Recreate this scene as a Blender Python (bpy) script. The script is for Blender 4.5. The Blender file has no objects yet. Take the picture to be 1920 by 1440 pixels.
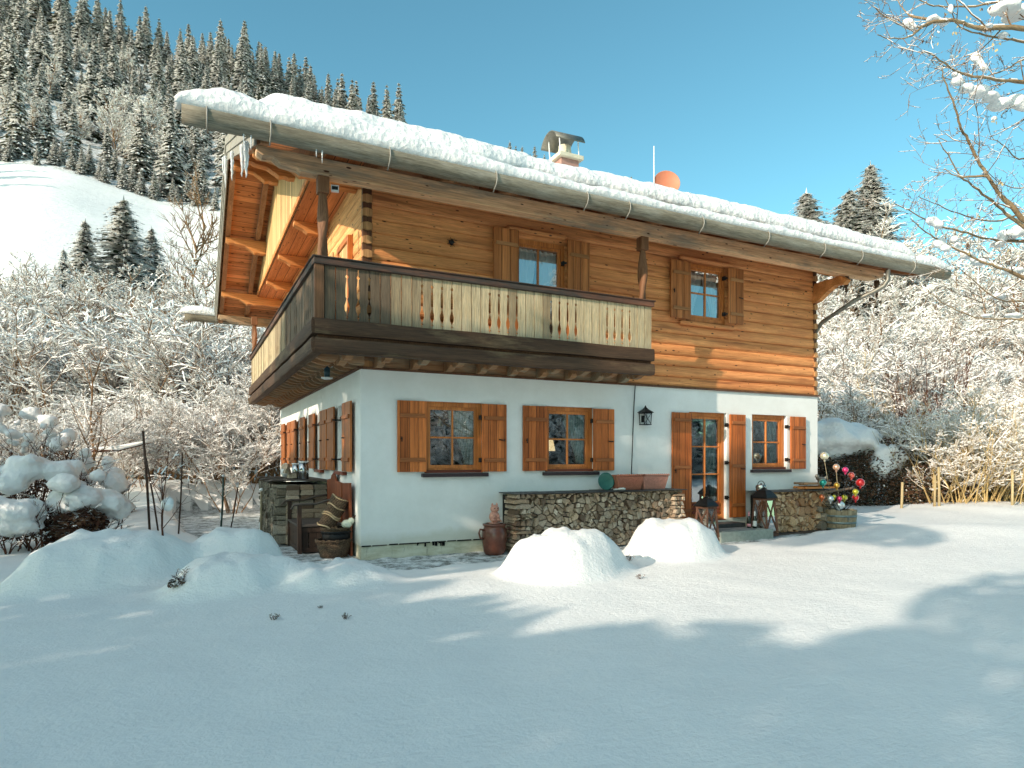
import bpy, bmesh, math, random
from mathutils import Vector, Matrix, noise
R = math.radians
PI = math.pi
random.seed(7)
sc = bpy.context.scene
COL = sc.collection

# ---------------------------------------------------------------- frame of reference
# world = chalet frame: front corner at the origin, x along the long front, y along the gable side
F = 1220.0; U = (.8944, .4472); V = (-.4472, .8944); CX, CZ = -2.219, 9.53; EYE = 1.5
CAMX = -(CX*U[0]+CZ*U[1]); CAMY = -(CX*V[0]+CZ*V[1])
def w2(X, Z):                       # right / forward distance from the viewpoint -> world x, y
    dx, dz = X-CX, Z-CZ
    return dx*U[0]+dz*U[1], dx*V[0]+dz*V[1]
def c2(x, y):
    return CX+U[0]*x+V[0]*y, CZ+U[1]*x+V[1]*y
def fbm(x, y, z=0.0, o=3):
    return noise.fractal(Vector((x, y, z)), 1.0, 2.0, o)
def sm(a, b, t):
    t = max(0., min(1., (t-a)/(b-a))); return t*t*(3-2*t)
def lerp(a, b, t): return a+(b-a)*t
def interp(tab, x):
    if x <= tab[0][0]: return tab[0][1]
    for (a, va), (b, vb) in zip(tab, tab[1:]):
        if x <= b: return va+(vb-va)*(x-a)/(b-a)
    return tab[-1][1]

# ---------------------------------------------------------------- materials
def new_mat(name):
    m = bpy.data.materials.new(name); m.use_nodes = True
    nt = m.node_tree
    b = nt.nodes['Principled BSDF']
    return m, nt, b
def N(nt, t, **k):
    n = nt.nodes.new(t)
    for a, v in k.items():
        if a.startswith('i_'):
            n.inputs[a[2:].replace('_', ' ')].default_value = v
        else: setattr(n, a, v)
    return n
def coords(nt, scale=(1, 1, 1), rot=(0, 0, 0), kind='Object', rand=0):
    tc = N(nt, 'ShaderNodeTexCoord'); mp = N(nt, 'ShaderNodeMapping')
    mp.inputs['Scale'].default_value = scale; mp.inputs['Rotation'].default_value = rot
    nt.links.new(tc.outputs[kind], mp.inputs['Vector'])
    if rand:
        oi = N(nt, 'ShaderNodeObjectInfo'); mu = N(nt, 'ShaderNodeMath', operation='MULTIPLY'); mu.inputs[1].default_value = rand
        nt.links.new(oi.outputs['Random'], mu.inputs[0]); nt.links.new(mu.outputs[0], mp.inputs['Location'])
    return mp.outputs[0]
def ntex(nt, vec, scale, detail=4, rough=.6, dist=0):
    n = N(nt, 'ShaderNodeTexNoise'); n.inputs['Scale'].default_value = scale; n.inputs['Detail'].default_value = detail
    n.inputs['Roughness'].default_value = rough; n.inputs['Distortion'].default_value = dist
    nt.links.new(vec, n.inputs['Vector']); return n.outputs['Fac']
def ramp(nt, fac, stops):
    r = N(nt, 'ShaderNodeValToRGB'); e = r.color_ramp.elements
    while len(e) > 1: e.remove(e[-1])
    e[0].position = stops[0][0]; e[0].color = (*stops[0][1], 1)
    for p, c in stops[1:]:
        x = e.new(p); x.color = (*c, 1)
    nt.links.new(fac, r.inputs[0]); return r.outputs[0]
def mix(nt, fac, a, b, mode='MIX'):
    n = N(nt, 'ShaderNodeMix', data_type='RGBA', blend_type=mode)
    if isinstance(fac, (int, float)): n.inputs[0].default_value = fac
    else: nt.links.new(fac, n.inputs[0])
    for i, v in ((6, a), (7, b)):
        if isinstance(v, tuple): n.inputs[i].default_value = (*v, 1)
        else: nt.links.new(v, n.inputs[i])
    return n.outputs[2]
def bump(nt, b, h, strength=.3, dist=.02, prev=None):
    n = N(nt, 'ShaderNodeBump'); n.inputs['Strength'].default_value = strength; n.inputs['Distance'].default_value = dist
    nt.links.new(h, n.inputs['Height'])
    if prev is not None: nt.links.new(prev, n.inputs['Normal'])
    nt.links.new(n.outputs[0], b.inputs['Normal']); return n.outputs[0]
def plain(name, col, rough=.6, var=.15, scale=20, metal=0, bmp=.2, spec=.5):
    m, nt, b = new_mat(name)
    v = coords(nt); f = ntex(nt, v, scale, 5, .65)
    lo = tuple(c*(1-var) for c in col); hi = tuple(min(1, c*(1+var)) for c in col)
    nt.links.new(ramp(nt, f, [(.3, lo), (.7, hi)]), b.inputs['Base Color'])
    b.inputs['Roughness'].default_value = rough; b.inputs['Metallic'].default_value = metal
    b.inputs['Specular IOR Level'].default_value = spec
    if bmp: bump(nt, b, f, bmp, .01)
    return m
def wood(name, dark, light, axis='x', plank=.0, knots=0., grey=None, greyamt=0., rough=.7, plankaxis='z', bmp=.35, fine=1., knotcol=(.06, .02, .008), rand=7.0, patch=None):
    """grain runs along axis; plank = width of drawn board joints across plankaxis"""
    m, nt, b = new_mat(name)
    ai = 'xyz'.index(axis)
    s = [9*fine]*3; s[ai] = .45*fine
    v = coords(nt, tuple(s), rand=rand)
    f1 = ntex(nt, v, 1.6, 6, .7, .6)
    s2 = [60*fine]*3; s2[ai] = 2.2*fine
    f2 = ntex(nt, coords(nt, tuple(s2), rand=rand), 1.0, 4, .7)
    c = ramp(nt, f1, [(.28, dark), (.5, tuple(lerp(a, l, .55) for a, l in zip(dark, light))), (.72, light)])
    c = mix(nt, .45, c, ramp(nt, f2, [(.3, tuple(x*.7 for x in dark)), (.6, tuple(min(1, x*1.15) for x in light))]))
    # board to board change
    s3 = [5.5]*3; s3[ai] = .25
    f3 = ntex(nt, coords(nt, tuple(s3), rand=rand), 1.0, 2, .5)
    c = mix(nt, .8, c, ramp(nt, f3, [(.35, (.78, .7, .62)), (.65, (1.25, 1.25, 1.25))]), 'MULTIPLY')
    if patch:                                   # redder, darker boards and stains here and there
        sp_ = [1.3]*3; sp_[ai] = .35; sq_ = [7.0]*3; sq_[ai] = .5
        fp = ntex(nt, coords(nt, tuple(sp_)), 1.0, 4, .6); fq = ntex(nt, coords(nt, tuple(sq_)), 1.0, 3, .6)
        c = mix(nt, ramp(nt, fp, [(.45, (0, 0, 0)), (.7, (.75, .75, .75))]), c, patch)
        c = mix(nt, ramp(nt, fq, [(.3, (.7, .7, .7)), (.42, (0, 0, 0))]), c, tuple(x*.4 for x in patch))
    if grey:
        s4 = [3.0]*3; s4[ai] = .6
        f4 = ntex(nt, coords(nt, tuple(s4)), 1.2, 5, .7)
        g = ramp(nt, f4, [(.5-greyamt*.35, (1, 1, 1)), (.62-greyamt*.25, (0, 0, 0))]) if False else ramp(nt, f4, [(max(0, .6-greyamt*.5), (0, 0, 0)), (min(1, .75-greyamt*.4), (1, 1, 1))])
        gf = ramp(nt, f2, [(.3, tuple(x*.45 for x in grey)), (.7, grey)])
        n = N(nt, 'ShaderNodeMix', data_type='RGBA'); nt.links.new(g, n.inputs[0]); nt.links.new(c, n.inputs[6]); nt.links.new(gf, n.inputs[7]); c = n.outputs[2]
    if knots:
        sk = [12.0]*3; sk[ai] = 4.2
        vo = N(nt, 'ShaderNodeTexVoronoi'); vo.inputs['Scale'].default_value = 1.0
        vv = coords(nt, tuple(sk), rand=rand)
        nt.links.new(vv, vo.inputs['Vector'])
        vd = N(nt, 'ShaderNodeMath', operation='MULTIPLY_ADD'); vd.inputs[1].default_value = .32; nt.links.new(ntex(nt, coords(nt, (2.3, 2.3, 2.3)), 1.0, 3, .6), vd.inputs[0]); nt.links.new(vo.outputs['Distance'], vd.inputs[2])
        k = ramp(nt, vd.outputs[0], [(knots*.75+.09, (1, 1, 1)), (knots+.09, (0, 0, 0))])
        kn = N(nt, 'ShaderNodeMix', data_type='RGBA'); nt.links.new(k, kn.inputs[0]); nt.links.new(c, kn.inputs[6]); kn.inputs[7].default_value = (*knotcol, 1); c = kn.outputs[2]
    hgt = f2
    if plank:
        tc = N(nt, 'ShaderNodeTexCoord'); sp = N(nt, 'ShaderNodeSeparateXYZ'); nt.links.new(tc.outputs['Object'], sp.inputs[0])
        d = N(nt, 'ShaderNodeMath', operation='DIVIDE'); nt.links.new(sp.outputs['XYZ'.index(plankaxis.upper())], d.inputs[0]); d.inputs[1].default_value = plank
        fr = N(nt, 'ShaderNodeMath', operation='FRACT'); nt.links.new(d.outputs[0], fr.inputs[0])
        j = ramp(nt, fr.outputs[0], [(0, (.12, .12, .12)), (.035, (.15, .15, .15)), (.06, (1, 1, 1)), (.97, (1, 1, 1)), (1, (.3, .3, .3))])
        c = mix(nt, 1., c, j, 'MULTIPLY')
        fl = N(nt, 'ShaderNodeMath', operation='FLOOR'); nt.links.new(d.outputs[0], fl.inputs[0])
        wn = N(nt, 'ShaderNodeTexWhiteNoise', noise_dimensions='1D'); nt.links.new(fl.outputs[0], wn.inputs['W'])
        c = mix(nt, 1., c, ramp(nt, wn.outputs['Value'], [(0, (.72, .66, .6)), (1, (1.12, 1.1, 1.08))]), 'MULTIPLY')
    nt.links.new(c, b.inputs['Base Color'])
    b.inputs['Roughness'].default_value = rough
    b.inputs['Specular IOR Level'].default_value = .3
    bump(nt, b, hgt, bmp, .006)
    return m

def snow_mat(name, lump=1.0, col=(.88, .872, .85), pit=0., ripple=0.):
    m, nt, b = new_mat(name)
    v = coords(nt)
    f1 = ntex(nt, v, 3.0*lump, 5, .6); f2 = ntex(nt, v, 28, 4, .7); f3 = ntex(nt, v, 160, 2, .6)
    c = ramp(nt, f1, [(.3, tuple(x*.95 for x in col)), (.7, col)])
    nt.links.new(c, b.inputs['Base Color'])
    b.inputs['Roughness'].default_value = .55; b.inputs['Specular IOR Level'].default_value = .25
    p = bump(nt, b, f2, .3+pit, .025)
    p = bump(nt, b, f3, .35, .004, p)
    if pit:
        vo = N(nt, 'ShaderNodeTexVoronoi'); vo.inputs['Scale'].default_value = 12; nt.links.new(v, vo.inputs['Vector'])
        p = bump(nt, b, vo.outputs['Distance'], .5, .035, p)
    if ripple:
        vr = coords(nt, (2.2, 9, 4), (0, 0, R(20)))
        p = bump(nt, b, ntex(nt, vr, 2.4, 5, .7, .5), ripple, .05, p)
        p = bump(nt, b, ntex(nt, v, 7, 5, .7), .4, .03, p)
    return m

def ball_mat(name, col):
    m, nt, b = new_mat(name)
    b.inputs['Base Color'].default_value = (*col, 1); b.inputs['Roughness'].default_value = .08
    b.inputs['Metallic'].default_value = .6; b.inputs['Coat Weight'].default_value = 1
    f = ntex(nt, coords(nt), 30, 2); bump(nt, b, f, .15, .004)
    return m

M = {}
M['snow'] = snow_mat('snow_ground', 1, ripple=.35)
M['roofsnow'] = snow_mat('snow_roof', 1.5, (.9, .893, .875), pit=.35)
M['capsnow'] = snow_mat('snow_cap', 2, (.89, .88, .86), pit=.1)
def plaster_mat():
    m, nt, b = new_mat('white_plaster'); v = coords(nt); f = ntex(nt, v, 1.3, 6, .7); g = ntex(nt, v, 70, 3, .7); h = ntex(nt, v, 9, 4, .6)
    c = ramp(nt, f, [(.32, (.76, .75, .71)), (.6, (.84, .835, .8))])
    sp = N(nt, 'ShaderNodeSeparateXYZ'); tc = N(nt, 'ShaderNodeTexCoord'); nt.links.new(tc.outputs['Object'], sp.inputs[0])
    ad = N(nt, 'ShaderNodeMath', operation='MULTIPLY_ADD'); nt.links.new(f, ad.inputs[0]); ad.inputs[1].default_value = -.5; nt.links.new(sp.outputs[2], ad.inputs[2])
    st = ramp(nt, ad.outputs[0], [(.0, (.8, .78, .7)), (.14, (1, 1, 1))])
    c = mix(nt, 1., c, st, 'MULTIPLY'); nt.links.new(c, b.inputs['Base Color']); b.inputs['Roughness'].default_value = .9
    p = bump(nt, b, h, .25, .012); bump(nt, b, g, .35, .004, p); return m
M['plaster'] = plaster_mat()
# --- path of trodden snow and gravel
def path_mat():
    m, nt, b = new_mat('trodden_snow')
    v = coords(nt); f = ntex(nt, v, 4.5, 8, .75, .4); g = ntex(nt, v, 34, 4, .8); s = ntex(nt, v, 110, 2, .8)
    c = ramp(nt, f, [(.42, (.16, .16, .14)), (.5, (.5, .52, .52)), (.6, (.8, .81, .8))])
    c = mix(nt, ramp(nt, g, [(.56, (0, 0, 0)), (.66, (1, 1, 1))]), c, (.2, .2, .185))
    c = mix(nt, ramp(nt, s, [(.58, (0, 0, 0)), (.68, (1, 1, 1))]), c, (.75, .78, .8))
    nt.links.new(c, b.inputs['Base Color']); b.inputs['Roughness'].default_value = .8
    p = bump(nt, b, f, .5, .04); bump(nt, b, g, .6, .02, p)
    return m
M['path'] = path_mat()
def plinth_mat():
    m, nt, b = new_mat('plinth_render')
    v = coords(nt, (1, 1, 3)); f = ntex(nt, v, 2.5, 6, .7); g = ntex(nt, coords(nt, (6, 6, 1.2)), 3, 5, .7)
    c = ramp(nt, f, [(.3, (.42, .39, .24)), (.6, (.66, .64, .5))])
    c = mix(nt, ramp(nt, g, [(.6, (0, 0, 0)), (.75, (.7, .7, .7))]), c, (.16, .14, .09))
    nt.links.new(c, b.inputs['Base Color']); b.inputs['Roughness'].default_value = .9; bump(nt, b, f, .4, .01)
    return m
M['plinth'] = plinth_mat()
M['log'] = wood('log_wall_wood', (.34, .09, .026), (.98, .42, .155), 'x', knots=.2, knotcol=(.05, .015, .006), fine=1.4, patch=(.62, .2, .07))
M['logy'] = wood('log_wall_gable', (.42, .15, .045), (.9, .5, .2), 'y', knots=.2)
M['logend'] = wood('log_end_grain', (.2, .08, .03), (.6, .33, .14), 'z', fine=1.5)
M['logdark'] = wood('log_end_dark', (.05, .022, .012), (.17, .08, .04), 'z')
M['beam'] = wood('weathered_beam', (.34, .16, .07), (.86, .58, .34), 'x', knots=.22, grey=(.42, .33, .23), greyamt=.3)
M['soffit'] = wood('soffit_boards', (.42, .14, .05), (.84, .38, .15), 'x', plank=.16, plankaxis='y', knots=.26)
M['ceil'] = wood('gallery_ceiling', (.42, .14, .05), (.84, .38, .15), 'y', plank=.19, plankaxis='x', knots=.2)
M['purlin'] = wood('purlin_wood', (.34, .11, .035), (.74, .33, .11), 'x', knots=.13)
M['rafter'] = wood('rafter_wood', (.2, .09, .04), (.45, .24, .12), 'y', knots=.12)
M['clad'] = wood('gable_cladding_wood', (.42, .24, .09), (.82, .6, .3), 'z', plank=.15, plankaxis='y', fine=1.5)
M['verge'] = wood('grey_verge_board', (.16, .14, .11), (.42, .38, .31), 'y', knots=.0, grey=(.4, .37, .31), greyamt=.7)
M['gutter'] = wood('grey_gutter_log', (.03, .026, .018), (.3, .27, .2), 'x', grey=(.42, .39, .31), greyamt=.25, fine=2.6, bmp=1.)
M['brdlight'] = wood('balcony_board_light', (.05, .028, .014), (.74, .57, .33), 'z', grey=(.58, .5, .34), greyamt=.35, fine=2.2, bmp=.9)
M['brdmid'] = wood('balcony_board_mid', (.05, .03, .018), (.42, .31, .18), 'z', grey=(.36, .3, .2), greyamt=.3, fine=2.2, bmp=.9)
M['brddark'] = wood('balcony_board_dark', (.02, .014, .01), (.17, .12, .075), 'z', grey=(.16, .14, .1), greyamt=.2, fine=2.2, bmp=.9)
M['railwood'] = wood('handrail_wood', (.04, .02, .014), (.2, .085, .05), 'x', grey=(.07, .055, .045), greyamt=.5)
M['railwoody'] = wood('handrail_wood_side', (.04, .02, .014), (.2, .085, .05), 'y', grey=(.07, .055, .045), greyamt=.5)
M['dkbeam'] = wood('black_weathered_beam', (.012, .008, .006), (.10, .055, .03), 'x', grey=(.22, .15, .08), greyamt=.12, fine=1.5, bmp=.6)
M['dkbeamy'] = wood('black_weathered_beam_side', (.012, .008, .006), (.10, .055, .03), 'y', grey=(.22, .15, .08), greyamt=.12, fine=1.5, bmp=.6)
M['bracket'] = wood('bracket_wood', (.16, .07, .03), (.42, .23, .11), 'x', grey=(.4, .33, .22), greyamt=.3)
M['post'] = wood('turned_post_wood', (.06, .025, .014), (.26, .125, .06), 'z')
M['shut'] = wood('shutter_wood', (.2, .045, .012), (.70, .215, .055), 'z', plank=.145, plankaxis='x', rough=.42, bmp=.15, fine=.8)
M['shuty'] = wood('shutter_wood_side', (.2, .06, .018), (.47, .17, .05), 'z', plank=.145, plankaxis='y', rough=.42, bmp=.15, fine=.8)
M['shutold'] = wood('shutter_wood_upper', (.24, .08, .026), (.66, .26, .085), 'z', plank=.15, plankaxis='x', rough=.6, bmp=.2, fine=.8)
M['batten'] = wood('batten_wood', (.17, .05, .016), (.38, .13, .04), 'x', rough=.45)
M['battenold'] = wood('batten_wood_upper', (.24, .11, .04), (.46, .22, .09), 'x', rough=.6)
M['frame'] = wood('window_frame_wood', (.28, .08, .02), (.62, .22, .06), 'z', rough=.4, bmp=.1)
M['framedk'] = wood('window_frame_red', (.1, .025, .015), (.24, .06, .03), 'x', rough=.4)
M['sill'] = plain('dark_sill', (.035, .018, .02), .4, .2)
M['iron'] = plain('black_iron', (.015, .014, .014), .5, .3, metal=.5)
M['tile'] = plain('brown_roof_tile', (.16, .07, .045), .8, .3, 12)
M['chim'] = plain('chimney_render', (.36, .2, .16), .9, .15, 8)
M['cream'] = plain('chimney_cap_stone', (.6, .55, .42), .9, .1, 8)
M['sheet'] = plain('weathered_sheet_metal', (.2, .19, .16), .5, .3, 8, metal=.6)
M['dish'] = plain('terracotta_dish', (.5, .17, .09), .6, .08, 6, bmp=0)
M['hook'] = plain('pale_gutter_hook', (.3, .28, .24), .5, .2)
M['whitemetal'] = plain('white_metal', (.75, .76, .75), .4, .05)
M['terra'] = plain('terracotta', (.38, .14, .085), .8, .15, 25)
M['terra2'] = plain('frosted_terracotta', (.42, .2, .15), .85, .2, 25)
M['clay'] = plain('glazed_clay', (.13, .045, .028), .25, .3, 7, bmp=.1)
M['cat'] = plain('pink_clay', (.55, .27, .2), .8, .1, 30)
M['green'] = plain('green_glaze', (.03, .13, .1), .35, .2, 12)
M['dkgreen'] = plain('dark_green_stake', (.02, .05, .04), .5, .3)
M['dkwood'] = wood('old_dark_wood', (.02, .014, .012), (.085, .05, .035), 'z', fine=1.2)
M['dkwoodx'] = wood('old_dark_wood_x', (.035, .03, .027), (.13, .105, .09), 'x', fine=1.2)
M['redwood'] = wood('red_brown_board', (.1, .025, .012), (.26, .075, .03), 'z')
M['lantern'] = wood('lantern_wood', (.05, .022, .014), (.17, .08, .05), 'z', fine=2)
M['slate'] = plain('slate_cover', (.045, .045, .045), .6, .4, 10)
M['stone'] = plain('grey_concrete', (.3, .33, .29), .9, .2, 10)
M['mat'] = plain('grey_door_mat', (.22, .22, .21), .9, .25, 60, bmp=.6)
M['barrel'] = wood('barrel_wood', (.12, .095, .065), (.36, .3, .2), 'z', plank=.0, fine=1.6)
M['hoop'] = plain('barrel_hoop', (.2, .25, .25), .5, .3, metal=.5)
M['teal'] = plain('dark_teal_metal', (.012, .05, .07), .4, .2)
M['steel'] = plain('steel_kettle', (.6, .6, .58), .25, .1, metal=.9)
M['bark'] = wood('bark', (.03, .02, .014), (.13, .09, .06), 'z', bmp=.8)
M['twig'] = plain('brown_twig', (.22, .13, .07), .9, .4, 3, bmp=0, spec=.2)
M['twigyel'] = plain('pale_twig', (.5, .36, .16), .9, .3, 3, bmp=0, spec=.2)
M['twigdk'] = plain('dark_red_twig', (.085, .035, .022), .9, .4, 3, bmp=0, spec=.2)
M['frost'] = plain('snow_on_twigs', (.9, .875, .84), .7, .04, 2, bmp=0, spec=.2)
M['needle'] = plain('dark_needles', (.032, .042, .024), .8, .5, 1.5, bmp=0, spec=.2)
M['needle2'] = plain('olive_needles', (.07, .072, .038), .8, .5, 1.5, bmp=0, spec=.2)
M['leafdk'] = plain('dark_evergreen_leaf', (.03, .03, .016), .6, .5, 6, bmp=0)
M['leafbrown'] = plain('withered_brown_leaf', (.12, .055, .025), .8, .4, 6, bmp=0)
M['leafyel'] = plain('dry_yellow_leaf', (.45, .36, .18), .8, .2, 6, bmp=0)
M['bottle'] = plain('dark_bottle_glass', (.012, .02, .012), .08, .1)
M['paper'] = plain('paper_label', (.6, .6, .58), .7, .05)
M['pinkfoil'] = plain('pink_foil', (.6, .25, .28), .4, .1)
M['whitewax'] = plain('white_candle', (.75, .72, .65), .5, .05)
M['rope'] = wood('pale_rope', (.3, .2, .1), (.6, .45, .28), 'z', fine=2)
M['gourd'] = plain('white_gourd', (.6, .62, .5), .6, .15, 8)
M['stake'] = wood('stripped_stake', (.1, .08, .05), (.35, .3, .2), 'z', fine=2)
M['fencepost'] = wood('yellow_fence_post', (.2, .15, .08), (.5, .4, .22), 'z', fine=1.5)
def wicker():
    m, nt, b = new_mat('wicker')
    v = coords(nt, (1, 1, 1)); w = N(nt, 'ShaderNodeTexWave', wave_type='BANDS', bands_direction='Z'); w.inputs['Scale'].default_value = 16; w.inputs['Distortion'].default_value = 3.5; w.inputs['Detail Scale'].default_value = 5
    nt.links.new(v, w.inputs['Vector']); f = ntex(nt, v, 45, 3, .7)
    c = ramp(nt, w.outputs['Fac'], [(.2, (.03, .017, .01)), (.7, (.3, .19, .1))])
    c = mix(nt, ramp(nt, f, [(.45, (0, 0, 0)), (.6, (.8, .8, .8))]), c, (.08, .045, .025))
    nt.links.new(c, b.inputs['Base Color']); b.inputs['Roughness'].default_value = .8
    bump(nt, b, w.outputs['Fac'], .9, .02); return m
M['wicker'] = wicker()
def logface(name, cols):
    """split end grain: colour changes from log to log, cracks and rings inside"""
    m, nt, b = new_mat(name)
    oi = N(nt, 'ShaderNodeObjectInfo')
    at = N(nt, 'ShaderNodeAttribute', attribute_name='tone')
    ad = N(nt, 'ShaderNodeMath', operation='ADD'); nt.links.new(oi.outputs['Random'], ad.inputs[0]); nt.links.new(at.outputs['Fac'], ad.inputs[1])
    fr = N(nt, 'ShaderNodeMath', operation='FRACT'); nt.links.new(ad.outputs[0], fr.inputs[0])
    c = ramp(nt, fr.outputs[0], [(i/(len(cols)-1), k) for i, k in enumerate(cols)])
    f = ntex(nt, coords(nt, (1, 1, 1)), 38, 5, .75)
    c = mix(nt, .8, c, ramp(nt, f, [(.35, (.45, .42, .4)), (.6, (1, 1, 1))]), 'MULTIPLY')
    wv = N(nt, 'ShaderNodeTexWave', wave_type='RINGS', rings_direction='Y'); wv.inputs['Scale'].default_value = 34; wv.inputs['Distortion'].default_value = 2.5; wv.inputs['Detail'].default_value = 2
    nt.links.new(coords(nt, (1, .15, 1)), wv.inputs['Vector']); c = mix(nt, .55, c, ramp(nt, wv.outputs['Fac'], [(.1, (.5, .42, .34)), (.6, (1, 1, 1))]), 'MULTIPLY')
    nt.links.new(c, b.inputs['Base Color']); b.inputs['Roughness'].default_value = .85
    bump(nt, b, f, .5, .01); return m
M['logface'] = logface('split_log_grey', [(.3, .2, .13), (.66, .52, .37), (.12, .07, .04), (.82, .7, .55), (.4, .28, .18), (.56, .47, .36), (.74, .56, .38), (.2, .14, .1)])
M['logfacew'] = logface('split_log_warm', [(.55, .27, .12), (.8, .55, .32), (.4, .2, .09), (.85, .62, .4), (.3, .17, .1), (.7, .43, .22)])
M['logfaced'] = logface('split_log_dark', [(.14, .12, .09), (.36, .32, .25), (.2, .17, .12), (.45, .41, .33)])
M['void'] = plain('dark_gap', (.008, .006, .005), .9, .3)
M['curtain'] = None
def curtain():
    m, nt, b = new_mat('check_curtain')
    tc = N(nt, 'ShaderNodeTexCoord'); sp = N(nt, 'ShaderNodeSeparateXYZ'); nt.links.new(tc.outputs['Object'], sp.inputs[0])
    outs = []
    for ax, k in ((0, 38), (2, 38)):
        mu = N(nt, 'ShaderNodeMath', operation='MULTIPLY'); mu.inputs[1].default_value = k; nt.links.new(sp.outputs[ax], mu.inputs[0])
        fr = N(nt, 'ShaderNodeMath', operation='FRACT'); nt.links.new(mu.outputs[0], fr.inputs[0])
        gt = N(nt, 'ShaderNodeMath', operation='GREATER_THAN'); gt.inputs[1].default_value = .5; nt.links.new(fr.outputs[0], gt.inputs[0]); outs.append(gt.outputs[0])
    a = N(nt, 'ShaderNodeMath', operation='ADD'); nt.links.new(outs[0], a.inputs[0]); nt.links.new(outs[1], a.inputs[1])
    h = N(nt, 'ShaderNodeMath', operation='MULTIPLY'); h.inputs[1].default_value = .5; nt.links.new(a.outputs[0], h.inputs[0])
    nt.links.new(ramp(nt, h.outputs[0], [(0, (.75, .8, .76)), (.5, (.42, .55, .5)), (1, (.2, .36, .33))]), b.inputs['Base Color'])
    b.inputs['Roughness'].default_value = .9
    b.inputs['Emission Color'].default_value = (0, 0, 0, 1)
    return m
M['curtain'] = curtain()
M['curtainw'] = plain('white_curtain', (.8, .8, .78), .9, .05, 8)
def glass():
    m, nt, b = new_mat('window_glass')
    nt.nodes.remove(b); out = nt.nodes['Material Output']
    g = N(nt, 'ShaderNodeBsdfGlossy'); g.inputs['Roughness'].default_value = .015; g.inputs['Color'].default_value = (.95, .97, 1, 1)
    t = N(nt, 'ShaderNodeBsdfTransparent'); t.inputs['Color'].default_value = (.85, .88, .88, 1)
    f = N(nt, 'ShaderNodeFresnel'); f.inputs['IOR'].default_value = 1.5
    mu = N(nt, 'ShaderNodeMath', operation='MULTIPLY_ADD'); mu.inputs[1].default_value = 1.6; mu.inputs[2].default_value = .3
    nt.links.new(f.outputs[0], mu.inputs[0])
    n = ntex(nt, coords(nt), 2.5, 2); bm = N(nt, 'ShaderNodeBump'); bm.inputs['Strength'].default_value = .05; bm.inputs['Distance'].default_value = .02
    nt.links.new(n, bm.inputs['Height']); nt.links.new(bm.outputs[0], g.inputs['Normal'])
    mx = N(nt, 'ShaderNodeMixShader'); nt.links.new(mu.outputs[0], mx.inputs[0]); nt.links.new(t.outputs[0], mx.inputs[1]); nt.links.new(g.outputs[0], mx.inputs[2])
    nt.links.new(mx.outputs[0], out.inputs['Surface']); return m
M['glass'] = glass()
def lampmat():
    m, nt, b = new_mat('lit_lamp_shade'); b.inputs['Base Color'].default_value = (.8, .65, .35, 1)
    b.inputs['Emission Color'].default_value = (1, .75, .38, 1); b.inputs['Emission Strength'].default_value = .55; return m
M['lampshade'] = lampmat()
M['dark'] = plain('dark_interior', (.03, .028, .03), .9, .2)
def ice():
    m, nt, b = new_mat('ice'); b.inputs['Base Color'].default_value = (.86, .9, .9, 1); b.inputs['Roughness'].default_value = .15
    b.inputs['Transmission Weight'].default_value = .5; b.inputs['IOR'].default_value = 1.31; bump(nt, b, ntex(nt, coords(nt), 40, 3), .4, .01); return m
M['ice'] = ice()
for k, c in dict(cream=(.72, .68, .5), pink=(.75, .03, .16), red=(.6, .02, .02), coral=(.75, .12, .08), teal=(.01, .35, .27), gold=(.6, .33, .03), orange=(.75, .17, .04), yellow=(.55, .5, .03), clear=(.75, .8, .8), peach=(.75, .45, .3)).items():
    M['ball_'+k] = ball_mat('glass_ball_'+k, c)

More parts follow.
